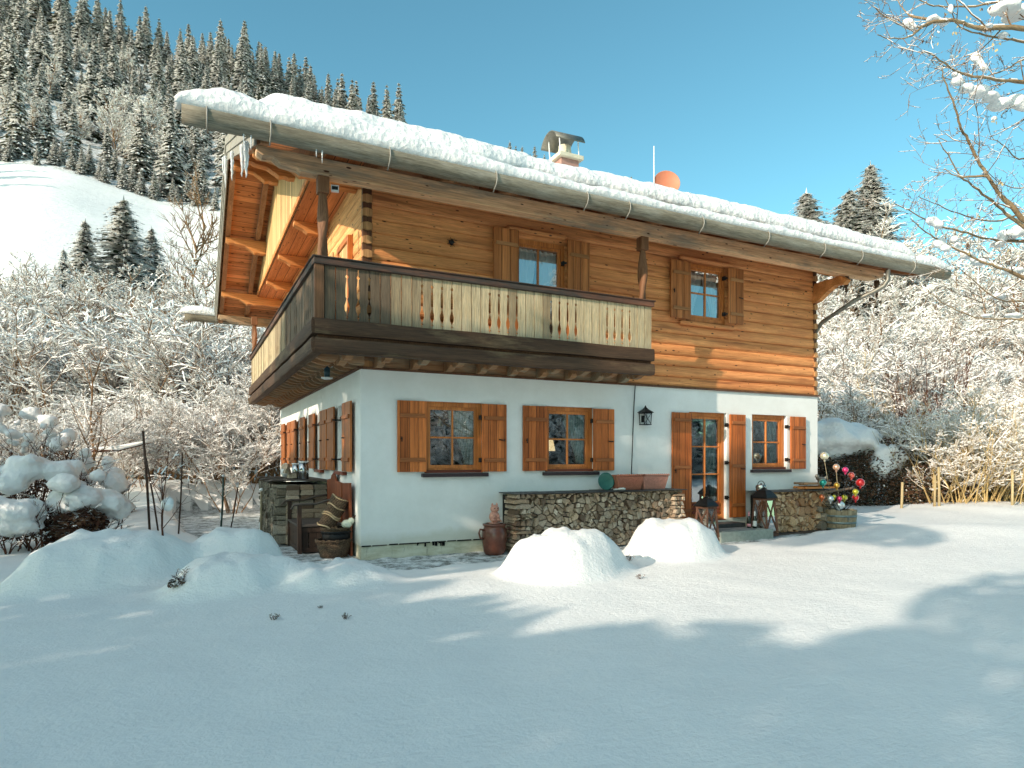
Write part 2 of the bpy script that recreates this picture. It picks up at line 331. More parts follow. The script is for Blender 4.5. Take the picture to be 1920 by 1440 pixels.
# ---------------------------------------------------------------- mesh builder
class MB:
    def __init__(s): s.v = []; s.f = []; s.m = []; s.sm = []
    def add(s, vs, fs, m=0, smooth=False):
        o = len(s.v); s.v.extend([tuple(p) for p in vs])
        for f in fs: s.f.append(tuple(i+o for i in f)); s.m.append(m); s.sm.append(smooth)
    def box(s, x0, x1, y0, y1, z0, z1, m=0):
        s.add([(x0, y0, z0), (x1, y0, z0), (x1, y1, z0), (x0, y1, z0), (x0, y0, z1), (x1, y0, z1), (x1, y1, z1), (x0, y1, z1)],
              [(0, 3, 2, 1), (4, 5, 6, 7), (0, 1, 5, 4), (1, 2, 6, 5), (2, 3, 7, 6), (3, 0, 4, 7)], m)
    def bar(s, p, q, w, h, m=0, up=(0, 0, 1)):
        p, q = Vector(p), Vector(q); d = (q-p).normalized(); a = d.cross(Vector(up))
        if a.length < 1e-4: a = d.cross(Vector((1, 0, 0)))
        a.normalize(); b = a.cross(d).normalized(); a *= w/2; b *= h/2
        vs = [p-a-b, p+a-b, p+a+b, p-a+b, q-a-b, q+a-b, q+a+b, q-a+b]
        s.add(vs, [(0, 3, 2, 1), (4, 5, 6, 7), (0, 1, 5, 4), (1, 2, 6, 5), (2, 3, 7, 6), (3, 0, 4, 7)], m)
    def tube(s, pts, rs, n=8, m=0, smooth=True, caps=True, squash=1.0, twist=0.):
        pts = [Vector(p) for p in pts]
        if isinstance(rs, (int, float)): rs = [rs]*len(pts)
        t = (pts[1]-pts[0]).normalized(); a = t.cross(Vector((0, 0, 1)))
        if a.length < .05: a = t.cross(Vector((1, 0, 0)))
        a.normalize(); o = len(s.v); vs = []
        for i, p in enumerate(pts):
            if i == 0: t = pts[1]-pts[0]
            elif i == len(pts)-1: t = pts[-1]-pts[-2]
            else: t = pts[i+1]-pts[i-1]
            t.normalize(); a = (a-t*a.dot(t)); a.normalize(); b = t.cross(a)
            for k in range(n):
                an = 2*PI*k/n+twist*i
                vs.append(p+a*math.cos(an)*rs[i]+b*math.sin(an)*rs[i]*squash)
        fs = []
        for i in range(len(pts)-1):
            for k in range(n):
                k2 = (k+1) % n; fs.append((i*n+k, i*n+k2, (i+1)*n+k2, (i+1)*n+k))
        s.add(vs, fs, m, smooth)
        if caps:
            s.add([vs[k] for k in range(n)][::-1], [tuple(range(n))], m, False)
            s.add([vs[(len(pts)-1)*n+k] for k in range(n)], [tuple(range(n))], m, False)
    def lathe(s, prof, n=20, c=(0, 0, 0), m=0, smooth=True, sq=(1, 1)):
        vs = []; fs = []
        for r, z in prof:
            for k in range(n):
                a = 2*PI*k/n; vs.append((c[0]+r*math.cos(a)*sq[0], c[1]+r*math.sin(a)*sq[1], c[2]+z))
        for i in range(len(prof)-1):
            for k in range(n):
                k2 = (k+1) % n; fs.append((i*n+k, i*n+k2, (i+1)*n+k2, (i+1)*n+k))
        s.add(vs, fs, m, smooth)
    def prism(s, poly, axis, a0, a1, m=0, smooth=False):
        """poly of 2D points extruded along axis; axis y: (x,z); axis x: (y,z); axis z: (x,y)"""
        n = len(poly)
        def P(p, a): return {'x': (a, p[0], p[1]), 'y': (p[0], a, p[1]), 'z': (p[0], p[1], a)}[axis]
        vs = [P(p, a0) for p in poly]+[P(p, a1) for p in poly]
        fs = [tuple(range(n))[::-1], tuple(range(n, 2*n))]+[(i, (i+1) % n, n+(i+1) % n, n+i) for i in range(n)]
        s.add(vs, fs, m, smooth)
    def ball(s, c, r, m=0, seg=14, rings=9, sc=(1, 1, 1), bumpy=0, seed=0):
        vs = []; fs = []
        for i in range(rings+1):
            th = PI*i/rings
            for k in range(seg):
                a = 2*PI*k/seg; d = Vector((math.sin(th)*math.cos(a), math.sin(th)*math.sin(a), math.cos(th)))
                rr = r*(1+bumpy*noise.noise(d*1.7+Vector((seed*3.1, seed, 0)))) if bumpy else r
                vs.append((c[0]+d.x*rr*sc[0], c[1]+d.y*rr*sc[1], c[2]+d.z*rr*sc[2]))
        for i in range(rings):
            for k in range(seg):
                k2 = (k+1) % seg; fs.append((i*seg+k, (i+1)*seg+k, (i+1)*seg+k2, i*seg+k2))
        s.add(vs, fs, m, True)
    def mesh(s, name, mats):
        me = bpy.data.meshes.new(name); me.from_pydata(s.v, [], s.f)
        for m in mats: me.materials.append(M[m] if isinstance(m, str) else m)
        me.polygons.foreach_set('material_index', s.m); me.polygons.foreach_set('use_smooth', s.sm)
        me.update(); return me
    def build(s, name, mats, parent=None, loc=(0, 0, 0), rot=(0, 0, 0), bevel=0, fix=True):
        me = s.mesh(name, mats if isinstance(mats, (list, tuple)) else [mats])
        if fix:
            bm = bmesh.new(); bm.from_mesh(me); bmesh.ops.remove_doubles(bm, verts=bm.verts, dist=1e-5)
            bmesh.ops.recalc_face_normals(bm, faces=bm.faces); bm.to_mesh(me); bm.free()
        o = bpy.data.objects.new(name, me); COL.objects.link(o); o.location = loc; o.rotation_euler = rot
        if parent: o.parent = parent
        if bevel:
            b = o.modifiers.new('bevel', 'BEVEL'); b.width = bevel; b.segments = 2; b.limit_method = 'ANGLE'; b.angle_limit = R(40)
        return o
def tag(o, label=None, cat=None, group=None, kind=None):
    if label: o['label'] = label
    if cat: o['category'] = cat
    if group: o['group'] = group
    if kind: o['kind'] = kind
    return o
def thing(name, label, cat, loc=(0, 0, 0), rz=0, group=None):
    o = bpy.data.objects.new(name, None); COL.objects.link(o); o.location = loc; o.rotation_euler = (0, 0, rz)
    o.empty_display_size = .2
    return tag(o, label, cat, group)
def copy_tree(o, parent=None):
    c = o.copy(); COL.objects.link(c); c.parent = parent
    for ch in list(o.children): copy_tree(ch, c)
    return c
# ================================================================ the chalet
LX, LY = 9.78, 9.1                 # length of the front, depth of the gable side
TAN = .378
def deck(y): return 5.6+TAN*(y+1.0) if y < 4.77 else 5.6+TAN*(10.54-y)
def soff(y): return deck(y)-.1
chalet = thing('chalet', 'alpine chalet with white plastered ground floor, timber upper floor and a balcony round the corner', 'house')
def rect_wall(mb, u0, u1, z0, z1, holes, place, thick, m=0):
    us = sorted({u0, u1, *[h[0] for h in holes], *[h[1] for h in holes]}); zs = sorted({z0, z1, *[h[2] for h in holes], *[h[3] for h in holes]})
    for a, b in zip(us, us[1:]):
        for c, d in zip(zs, zs[1:]):
            if any(h[0] <= a+1e-6 and b <= h[1]+1e-6 and h[2] <= c+1e-6 and d <= h[3]+1e-6 for h in holes): continue
            mb.add([place(a, 0, c), place(b, 0, c), place(b, 0, d), place(a, 0, d)], [(0, 1, 2, 3)], m)
    for h in holes:
        a, b, c, d = h
        for p, q in (((a, c), (b, c)), ((b, c), (b, d)), ((b, d), (a, d)), ((a, d), (a, c))):
            mb.add([place(p[0], 0, p[1]), place(q[0], 0, q[1]), place(q[0], thick, q[1]), place(p[0], thick, p[1])], [(0, 1, 2, 3)], m)
WZ = 2.8
front_holes = [(.98, 1.97, 1.26, 2.37), (3.1, 4.09, 1.26, 2.37), (6.23, 7.18, .28, 2.37), (7.86, 8.85, 1.26, 2.37)]
side_holes = [(.95, 1.56, 1.28, 2.36), (2.87, 3.44, 1.28, 2.36), (5.26, 5.84, 1.28, 2.36), (7.27, 7.71, 1.28, 2.36)]
w = MB()
rect_wall(w, 0, LX, .2, WZ, front_holes, lambda u, t, z: (u, t, z), .16)
rect_wall(w, 0, LY, .2, WZ, side_holes, lambda u, t, z: (t, u, z), .24)
w.add([(LX, 0, .2), (LX, LY, .2), (LX, LY, WZ), (LX, 0, WZ)], [(0, 1, 2, 3)])
w.add([(0, LY, .2), (LX, LY, .2), (LX, LY, WZ), (0, LY, WZ)], [(0, 1, 2, 3)])
w.build('plaster_wall', 'plaster', chalet)
w = MB()
rect_wall(w, .012, LX-.01, -.3, .2, [(6.23, 7.18, .0, .2)], lambda u, t, z: (u, .012+t, z), .16)
rect_wall(w, .012, LY, -.3, .2, [], lambda u, t, z: (.012+t, u, z), .1)
w.build('plinth', 'plinth', chalet)
w = MB()                                               # dark line where the render has come away above the plinth
random.seed(3)
x = .02
while x < 2.6:
    l = random.uniform(.08, .3); w.box(x, x+l, -.006, .01, .192-random.uniform(0, .006), .203+random.uniform(0, .006)); x += l+random.uniform(.0, .04)
for k in range(16):
    x = random.uniform(.85, 1.3); w.box(x, x+random.uniform(.01, .03), -.004, .012, .2-random.uniform(.02, .07), .195)
w.build('drip_edge', 'void', chalet)

# ---- log walls of the upper floor: bulging courses with openings
def log_wall(name, u0, u1, z0, z1, holes, place, mat, rows, ztop=None):
    mb = MB(); h = (z1-z0)/rows; prof = [(0, .016), (.035, -.02), (.3, -.05), (.6, -.05), (.9, -.03), (.975, -.014), (1, .016)]
    rnd = random.Random(5)
    for r in range(rows):
        a, b = z0+r*h, z0+(r+1)*h; segs = [(u0, u1)]
        bulge = lerp(1.0, .22, min(1, r/rows*1.5))*rnd.uniform(.75, 1.2)
        for q in holes:
            if q[2] < (a+b)/2 < q[3]:
                ns = []
                for s0, s1 in segs:
                    if q[1] <= s0 or q[0] >= s1: ns.append((s0, s1)); continue
                    if q[0] > s0: ns.append((s0, q[0]))
                    if q[1] < s1: ns.append((q[1], s1))
                segs = ns
        for s0, s1 in segs:
            n = max(1, int((s1-s0)/.35)); vs = []; fs = []; P = len(prof)
            for i in range(n+1):
                u = s0+(s1-s0)*i/n
                for t, d in prof:
                    wob = .004*noise.noise(Vector((u*1.3, r*7.7, t*2)))
                    lim = 1.0
                    if ztop: lim = 1.0
                    vs.append(place(u, (d*bulge if d < 0 else d)+wob, a+t*h+ .004*noise.noise(Vector((u*.9, r*3.3, 5)))*(0 < t < 1)))
            for i in range(n):
                for k in range(P-1): fs.append((i*P+k, (i+1)*P+k, (i+1)*P+k+1, i*P+k+1))
            mb.add(vs, fs, 0, True)
    return mb.build(name, mat, chalet)
up_holes = [(2.5, 3.5, 3.05, 5.12), (6.18, 7.17, 4.1, 5.2)]
TW = .045                                               # the timber stands back a little behind the plaster
log_wall('timber_wall', .17, 9.68, WZ+.01, 5.86, up_holes, lambda u, t, z: (u, TW+t, z), 'log', 15)
gal_holes = [(.75, 1.6, 3.05, 5.0), (3.2, 4.1, 3.9, 5.0)]
log_wall('gable_timber_wall', .16, LY, WZ+.01, 5.86, gal_holes, lambda u, t, z: (TW+t+.03, u, z), 'logy', 15)
w = MB(); w.box(9.69, 9.7, TW+.05, LY, WZ, 5.9); w.box(.2, 9.6, LY-.02, LY-.01, WZ, 5.9); w.build('rear_timber_wall', 'log', chalet)
# corner joints: the end grain of the cross logs, light and dark in turn
for x0, x1 in ((.03, .175), (9.675, 9.765)):
    l = MB(); d = MB(); h = (5.86-WZ)/15
    for r in range(15):
        a = WZ+.01+r*h
        pts = [(x0, a+.012), ((x0+x1)/2, a-.004), (x1, a+.012), (x1, a+h*.52), ((x0+x1)/2, a+h*.6), (x0, a+h*.52)]
        l.prism(pts, 'y', TW-.065, TW+.05)
        d.box(x0+.008, x1-.004, TW-.035, TW+.045, a+h*.5, a+h*1.02)
    l.build('log_ends', 'logend', chalet, bevel=.006); d.build('log_joint', 'logdark', chalet)
w = MB(); w.bar((.02, -.018, WZ+.015), (LX+.02, -.018, WZ+.015), .05, .035); w.build('sill_board', 'logdark', chalet)
w = MB(); w.bar((-.018, -.04, WZ+.013), (-.018, LY, WZ+.013), .05, .035); w.build('sill_board', 'logdark', chalet)

# ---- windows and shutters on the front
def shutter(x0, x1, z0, z1, y=-.055, mats=('shut', 'batten'), hook='l', bat=(.17, .79)):
    b = MB(); n = 3; wd = (x1-x0)/n
    for k in range(n): b.box(x0+k*wd+.002, x0+(k+1)*wd-.002, y, y+.032, z0, z1)
    s = b.build('shutter', mats[0], chalet, bevel=.004)
    for t in bat:
        zc = lerp(z0, z1, t); q = MB()
        q.prism([(x0+.03, zc-.03), (x1-.02, zc-.03), (x1-.035, zc+.03), (x0+.045, zc+.03)], 'y', y-.022, y-.001)
        q.build('batten', mats[1], s, bevel=.004)
    lt = MB(); zc = lerp(z0, z1, .47); xx = x0+.06 if hook == 'l' else x1-.05
    lt.tube([(xx, y-.005, zc), (xx, y-.03, zc)], .012, 6); lt.tube([(xx-.0, y-.028, zc-.005), (xx-.1, y-.028, zc+.005)] if hook == 'r' else [(xx, y-.028, zc+.03), (xx, y-.028, zc-.05)], [.007, .01], 5)
    lt.build('latch', 'iron', s)
    return s
def hinges(x, zs, y=-.02, w_=.08):
    for z in zs:
        q = MB(); q.bar((x-w_*.5, y+.02, z), (x+w_*.6, y-.04, z), .014, .03); q.box(x-.03, x+.005, y-.012, y+.06, z-.035, z+.035); q.build('hinge', 'iron', chalet)
def curtain_mesh(x0, x1, z0, z1, side, y, single=False):
    """hangs from the top and is drawn aside towards the bottom"""
    vs = []; fs = []; nx, nz = 26, 10
    for j in range(nz+1):
        t = j/nz; z = lerp(z1, z0, t); k = lerp(.56, .2, sm(0, 1, t)) if single else lerp(1, .38, sm(0, 1, t))
        for i in range(nx+1):
            s = i/nx; xx = lerp(x1, lerp(x1, x0, k), 1-s) if side == 'r' else lerp(x0, lerp(x0, x1, k), s)
            vs.append((xx, y+.03*math.sin(s*22), z))
    for j in range(nz):
        for i in range(nx): a = j*(nx+1)+i; fs.append((a, a+1, a+nx+2, a+nx+1))
    m = MB(); m.add(vs, fs, 0, True); return m
def window(x0, x1, z0, z1, y, rows=2, cols=2, fw=.075, sash=.05, cur=('r',), sill=True, name='window', bottom=.0, cmat='curtain', frm='frame', sil=(-.06, .02), bar=.028):
    f = MB(); d = .06
    f.box(x0, x0+fw, y, y+d, z0, z1); f.box(x1-fw, x1, y, y+d, z0, z1); f.box(x0+fw, x1-fw, y, y+d, z1-fw, z1); f.box(x0+fw, x1-fw, y, y+d, z0, z0+fw)
    wnd = f.build(name, frm, chalet, bevel=.006)
    a0, a1, c0, c1 = x0+fw, x1-fw, z0+fw, z1-fw
    s = MB(); yy = y+.018
    s.box(a0, a0+sash, yy, yy+.03, c0, c1); s.box(a1-sash, a1, yy, yy+.03, c0, c1); s.box(a0+sash, a1-sash, yy, yy+.03, c1-sash, c1); s.box(a0+sash, a1-sash, yy, yy+.03, c0, c0+sash+bottom)
    g0, g1, h0, h1 = a0+sash, a1-sash, c0+sash+bottom, c1-sash
    for k in range(1, cols): xm = lerp(g0, g1, k/cols); s.box(xm-bar/2, xm+bar/2, yy-.004, yy+.026, h0, h1)
    for k in range(1, rows): zm = lerp(h0, h1, k/rows); s.box(g0, g1, yy-.0015, yy+.0245, zm-bar/2, zm+bar/2)
    s.build('sash', frm, wnd, bevel=.004)
    g = MB(); g.add([(g0, yy+.02, h0), (g1, yy+.02, h0), (g1, yy+.02, h1), (g0, yy+.02, h1)], [(0, 1, 2, 3)]); g.build('pane', 'glass', wnd, fix=False)
    for c in cur: curtain_mesh(g0-.02, lerp(g0, g1, .62) if len(cur) == 1 and False else (g1+.02 if c == 'r' else g1), h0, h1, c, yy+.1, True).build('curtain', cmat, wnd, fix=False) if len(cur) == 1 else \
        (curtain_mesh(lerp(g0, g1, .5) if c == 'r' else g0, g1+.02 if c == 'r' else lerp(g0, g1, .5), h0, h1, c, yy+.1).build('curtain', cmat, wnd, fix=False))
    bk = MB(); bk.add([(x0-.5, y+1.3, z0-.4), (x1+.8, y+1.3, z0-.4), (x1+.8, y+1.3, z1+.3), (x0-.5, y+1.3, z1+.3)], [(0, 1, 2, 3)]); bk.build('dark_backing', 'dark', wnd, fix=False)  # dark panel behind the panes; the unlit room's darkness is in its colour
    if sill:
        q = MB(); q.box(x0-.02, x1+.0, y-.05, y+.02, z0-.0, z0+.045); q.build('drip_moulding', 'framedk', wnd, bevel=.006)
        q = MB(); q.box(x0-.05, x1+.06, -.075, y+.02, z0-.06, z0-.002); q.build('sill', 'sill', wnd, bevel=.005)
    return wnd
ZB, ZT = 1.26, 2.37
wa = window(.98, 1.97, ZB, ZT, .07)
shutter(.54, 1.0, 1.283, 2.36); shutter(1.925, 2.36, 1.275, 2.357, hook='r'); hinges(1.93, (1.46, 2.14))
wb = window(3.1, 4.09, ZB, ZT, .07)
shutter(2.66, 3.12, 1.28, 2.357); shutter(4.04, 4.477, 1.275, 2.352, hook='r'); hinges(4.06, (1.46, 2.14))
wc = window(7.86, 8.85, ZB, ZT, .07)
shutter(8.89, 9.335, 1.265, 2.35, hook='r', y=-.075); hinges(8.86, (1.46, 2.14), w_=.1)
wd = window(6.23, 7.18, .3, ZT, .07, rows=3, bottom=.22, sill=False, name='terrace_door')
q = MB()
for k in range(3): q.box(6.36, 7.05, .055, .075, .42+k*.075, .475+k*.075)
q.box(6.23, 7.18, .02, .12, .24, .3); q.build('kick_board', 'framedk', wd, bevel=.006)
shutter(5.78, 6.25, .3, 2.345, bat=(.1, .5, .93)); shutter(7.2, 7.615, .33, 2.345, hook='r', y=-.075, bat=(.12, .5, .92)); hinges(7.19, (.72, 1.4, 2.14), w_=.1)
# upper windows
we = window(6.2, 7.16, 4.1, 5.2, TW-.01, cur=('r', 'l'), cmat='curtainw', sill=False)
MO = ('shutold', 'battenold')
shutter(5.725, 6.2, 4.1, 5.17, y=-.085, mats=MO); shutter(7.15, 7.55, 4.12, 5.2, y=-.085, mats=MO, hook='r'); hinges(7.12, (4.3, 5.0), w_=.05)
wf = window(2.5, 3.5, 3.05, 5.12, TW-.01, rows=3, cur=('r', 'l'), cmat='curtainw', sill=False, name='balcony_window', frm='frame')
shutter(2.11, 2.57, 3.1, 5.2, y=-.085, mats=MO, bat=(.09, .88)); shutter(3.5, 3.94, 3.1, 5.2, y=-.085, mats=MO, hook='r', bat=(.09, .88)); hinges(3.46, (4.8,), w_=.05)
for x0, x1, zs in ((5.98, 7.35, (5.255, 4.035)), (2.38, 3.5, (5.24,))):
    for z in zs:
        q = MB(); q.tube([(x0, TW-.055, z), (x0+.04, TW-.07, z), (x1-.04, TW-.07, z), (x1, TW-.055, z)], [.02, .045, .045, .02], 8); q.build('lintel_roll', 'log', chalet)
for (a, b, c, d), wn in (((6.18, 7.18, 4.1, 5.2), we), ((2.5, 3.5, 3.05, 5.12), wf)):      # casing that closes the joint between logs and frame
    q = MB(); y0, y1 = TW+.02, TW+.05; e = .22
    q.box(a-e, a+.06, y0, y1, c-e, d+e); q.box(b-.06, b+e, y0, y1, c-e, d+e); q.box(a+.06, b-.06, y0, y1, d-.06, d+e); q.box(a+.06, b-.06, y0, y1, c-e, c+.06); q.build('casing', 'log', wn)
# ---- openings and shutters of the gable side
for (y0, y1, z0, z1), s in zip(side_holes, [(.33, .92, 1.59, 2.14), (2.24, 2.85, 3.46, 4.07), (4.67, 5.24, 5.86, 6.52), (6.61, 7.25, 7.73, 8.34)]):
    f = MB(); fw = .06; x = .2
    f.box(x, x+.05, y0, y0+fw, z0, z1); f.box(x, x+.05, y1-fw, y1, z0, z1); f.box(x, x+.05, y0+fw, y1-fw, z1-fw, z1); f.box(x, x+.05, y0+fw, y1-fw, z0, z0+fw); f.box(x+.01, x+.04, (y0+y1)/2-.02, (y0+y1)/2+.02, z0+fw, z1-fw)
    wn = f.build('window', 'frame', chalet, bevel=.005)
    g = MB(); g.add([(x+.03, y0+fw, z0+fw), (x+.03, y1-fw, z0+fw), (x+.03, y1-fw, z1-fw), (x+.03, y0+fw, z1-fw)], [(0, 1, 2, 3)]); g.build('pane', 'glass', wn, fix=False)
    q = MB(); q.box(-.07, .2, y0-.05, y1+.05, z0-.06, z0-.005); q.build('sill', 'framedk', wn, bevel=.005)
    for k, (a, b) in enumerate(((s[0], s[1]), (s[2], s[3]))):
        bd = MB()
        for i in range(3): bd.box(-.08, -.048, lerp(a, b, i/3)+.002, lerp(a, b, (i+1)/3)-.002, 1.284, 2.358)
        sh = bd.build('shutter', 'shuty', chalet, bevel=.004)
        for zc in (1.47, 2.13):
            q = MB(); q.box(-.104, -.081, a+.05, b-.05, zc-.03, zc+.03); q.build('batten', 'batten', sh, bevel=.005)
            q = MB(); yy = b if k == 0 else a; q.bar((-.1, yy+(.04 if k == 0 else -.04), zc), (.05, yy+(.03 if k == 0 else -.03), zc), .014, .028); q.build('hinge', 'iron', sh)
        lt = MB(); lt.box(-.115, -.08, lerp(a, b, .7), lerp(a, b, .7)+.05, 1.8, 1.82); lt.build('latch', 'iron', sh)

# ---- gallery door and window on the gable side of the upper floor
f = MB(); X0 = -.02
f.box(X0, X0+.08, .75, .83, 3.05, 5.0); f.box(X0, X0+.08, 1.52, 1.6, 3.05, 5.0); f.box(X0, X0+.08, .83, 1.52, 4.92, 5.0)
dr = f.build('gallery_door', 'frame', chalet, bevel=.006)
p = MB()
for k in range(5): p.box(X0+.03, X0+.06, .83+k*.138+.002, .83+(k+1)*.138-.002, 3.07, 4.92)
p.build('door_panel', 'clad', dr)
p = MB(); p.bar((X0, .9, 3.2), (X0, 1.45, 4.85), .07, .02, up=(1, 0, 0)); p.build('brace', 'frame', dr)
p = MB(); p.tube([(X0+.02, 1.42, 4.1), (X0-.05, 1.42, 4.1), (X0-.05, 1.3, 4.1)], .012, 6); p.build('handle', 'steel', dr)
f = MB(); f.box(X0, X0+.08, 3.2, 3.27, 3.9, 5.0); f.box(X0, X0+.08, 4.03, 4.1, 3.9, 5.0); f.box(X0, X0+.08, 3.27, 4.03, 4.93, 5.0); f.box(X0, X0+.08, 3.27, 4.03, 3.9, 3.97); f.box(X0+.03, X0+.06, 3.63, 3.67, 3.97, 4.93)
wn = f.build('window', 'frame', chalet, bevel=.006)
g = MB(); g.add([(X0+.05, 3.27, 3.97), (X0+.05, 4.03, 3.97), (X0+.05, 4.03, 4.93), (X0+.05, 3.27, 4.93)], [(0, 1, 2, 3)]); g.build('pane', 'glass', wn, fix=False)
for a, b in ((2.6, 3.18), (4.12, 4.7), (1.75, 2.2)):
    bd = MB()
    for i in range(3): bd.box(-.06, -.03, lerp(a, b, i/3)+.002, lerp(a, b, (i+1)/3)-.002, 3.9 if a > 2.3 else 3.1, 5.0)
    sh = bd.build('shutter', 'clad', chalet, bevel=.004)
    for zc in (4.05, 4.85):
        q = MB(); q.box(-.08, -.061, a+.04, b-.04, zc-.03, zc+.03); q.build('batten', 'battenold', sh, bevel=.004)

# ---- attic floor over the gallery, its joists and the boarded gable above
CXL = -.58
w = MB(); w.box(CXL+.02, .1, -.55, 9.6, 5.8, 5.84); w.build('gallery_ceiling', 'ceil', chalet)
for y in (.55, 2.85, 5.05, 7.3):
    pts = [(.1, 5.8), (.1, 5.6), (-.3, 5.6), (-.38, 5.66), (-.47, 5.69), (CXL+.04, 5.72), (CXL+.04, 5.8)]
    w = MB(); w.prism(pts, 'y', y-.08, y+.08); w.build('ceiling_joist', 'purlin', chalet, bevel=.006)
w = MB(); ys = [i*.15-.05 for i in range(0, 65)]
for a in ys:
    b = a+.146
    if soff(a) < 5.9 or soff(b) < 5.9 or b > 9.6: continue
    w.add([(CXL, a, 5.84), (CXL, b, 5.84), (CXL, b, soff(b)-.02), (CXL, a, soff(a)-.02), (CXL+.02, a, 5.84), (CXL+.02, b, 5.84), (CXL+.02, b, soff(b)-.02), (CXL+.02, a, soff(a)-.02)], [(0, 1, 2, 3), (4, 5, 6, 7), (0, 1, 5, 4), (2, 3, 7, 6)], 0)
    zt = 5.84                                                    # pointed board ends along the bottom edge
    w.add([(CXL-.004, a, zt), (CXL-.004, b, zt), (CXL-.004, a+.03, zt-.035), (CXL-.004, (a+b)/2, zt-.012), (CXL-.004, b-.03, zt-.035)], [(0, 2, 3), (0, 3, 1), (3, 4, 1)], 0)
w.build('gable_cladding', 'clad', chalet, fix=False)
w = MB(); w.bar((CXL-.012, .1, 5.86), (CXL-.012, 9.6, 5.86), .022, .09, up=(0, 0, 1)); w.build('cladding_trim', 'purlin', chalet)

# ---- roof: deck, verge boards, rafters, purlins with carved heads
RX0, RX1, YE0, YR, YE1 = -1.5, 11.55, -1.16, 4.77, 10.7
w = MB()
for x0, x1, m in ((RX0, RX1, 0),):
    for (ya, yb) in ((YE0, YR), (YR, YE1)):
        w.add([(x0, ya, deck(ya)), (x1, ya, deck(ya)), (x1, yb, deck(yb)), (x0, yb, deck(yb)), (x0, ya, soff(ya)), (x1, ya, soff(ya)), (x1, yb, soff(yb)), (x0, yb, soff(yb))],
              [(0, 1, 2, 3), (4, 7, 6, 5), (0, 4, 5, 1), (2, 6, 7, 3), (0, 3, 7, 4), (1, 5, 6, 2)], m)
roof = w.build('roof', 'soffit', chalet, fix=False)
w = MB(); n = int((RX1-RX0)/.04)                               # wavy tiles, seen in the gap of the snow
rowsy = [-1.14, -.86, -.859, -.56, -.559, -.2]
vs = []; fs = []
for j, y in enumerate(rowsy):
    for i in range(n+1):
        x = RX0+(RX1-RX0)*i/n; ph = (x/.22) % 1
        vs.append((x, y, deck(y)+.02+.045*abs(math.sin(PI*ph))+(.03 if j in (2, 4) else 0)))
for j in (0, 1, 2, 3, 4):
    for i in range(n): a = j*(n+1)+i; fs.append((a, a+1, a+n+2, a+n+1))
w.add(vs, fs, 0, True)
for i in range(n):                                             # front edge closed down to the deck
    x = RX0+(RX1-RX0)*i/n; x2 = RX0+(RX1-RX0)*(i+1)/n
    w.add([vs[i], vs[i+1], (x2, -1.14, deck(-1.14)), (x, -1.14, deck(-1.14))], [(0, 1, 2, 3)])
w.build('roof_tiles', 'tile', roof, fix=False)
for k, (o, hgt, zo) in enumerate(((-.0, .15, -.09), (-.022, .15, .055), (-.044, .15, .2))):         # three lapped boards each slope, both gables
    for xs, sg in ((RX0-.03, 1), (RX1+.03, -1)):
        for (ya, yb) in ((YE0+.1, YR), (YR, YE1-.1)):
            w = MB(); x = xs+o*sg
            za, zb = deck(ya)-.12+zo, deck(yb)-.12+zo
            w.add([(x-.012, ya, za-hgt/2), (x+.012, ya, za-hgt/2), (x+.012, ya, za+hgt/2), (x-.012, ya, za+hgt/2), (x-.012, yb, zb-hgt/2), (x+.012, yb, zb-hgt/2), (x+.012, yb, zb+hgt/2), (x-.012, yb, zb+hgt/2)],
                  [(0, 3, 2, 1), (4, 5, 6, 7), (0, 1, 5, 4), (1, 2, 6, 5), (2, 3, 7, 6), (3, 0, 4, 7)])
            w.build('verge_board', 'verge', chalet, bevel=.003)
def slope_bar(x, ya, yb, wd, h, off=0):
    w = MB(); z = lambda y: soff(y)-.002-off
    w.add([(x-wd/2, ya, z(ya)-h), (x+wd/2, ya, z(ya)-h), (x+wd/2, ya, z(ya)), (x-wd/2, ya, z(ya)), (x-wd/2, yb, z(yb)-h), (x+wd/2, yb, z(yb)-h), (x+wd/2, yb, z(yb)), (x-wd/2, yb, z(yb))],
          [(0, 3, 2, 1), (4, 5, 6, 7), (0, 1, 5, 4), (1, 2, 6, 5), (2, 3, 7, 6), (3, 0, 4, 7)])
    return w
xr = [-1.42, -.76]+[.1+i*.92 for i in range(12)]+[11.42]
for x in xr:
    slope_bar(x, YE0+.05, YR-.05, .11, .15).build('rafter', 'rafter', chalet, bevel=.005)
    slope_bar(x, YR+.05, YE1-.05, .11, .15).build('rafter', 'rafter', chalet, bevel=.005)
def head(x0, zt, zb, s=1):
    """carved underside of a purlin end, from its free end at x0 inwards"""
    h = zt-zb
    return [(x0, zt), (x0, zt-h*.35), (x0+.06*s, zt-h*.5), (x0+.16*s, zt-h*.45), (x0+.24*s, zt-h*.55), (x0+.42*s, zt-h*.62), (x0+.55*s, zt-h*.9), (x0+.62*s, zt-h*1.08), (x0+.7*s, zt-h*1.0), (x0+.78*s, zb-.02), (x0+.95*s, zb)]
for y, h, x1 in ((.1, .26, .4), (2.45, .26, .4), (4.77, .3, .4), (7.1, .28, .4), (9.2, .26, .4)):
    zt = soff(y)-.15-(.04 if y == 4.77 else 0); w = MB(); pts = head(-1.46, zt, zt-h)+[(x1, zt-h), (x1, zt)]
    w.prism(pts, 'y', y-.09, y+.09); w.build('purlin', 'purlin', chalet, bevel=.008)
for y in (.1, 2.45, 4.77, 7.1):
    zt = soff(y)-.15; w = MB(); pts = head(11.5, zt, zt-.26, -1)+[(9.6, zt-.26), (9.6, zt)]; w.prism(pts, 'y', y-.09, y+.09); w.build('purlin', 'purlin', chalet, bevel=.008)
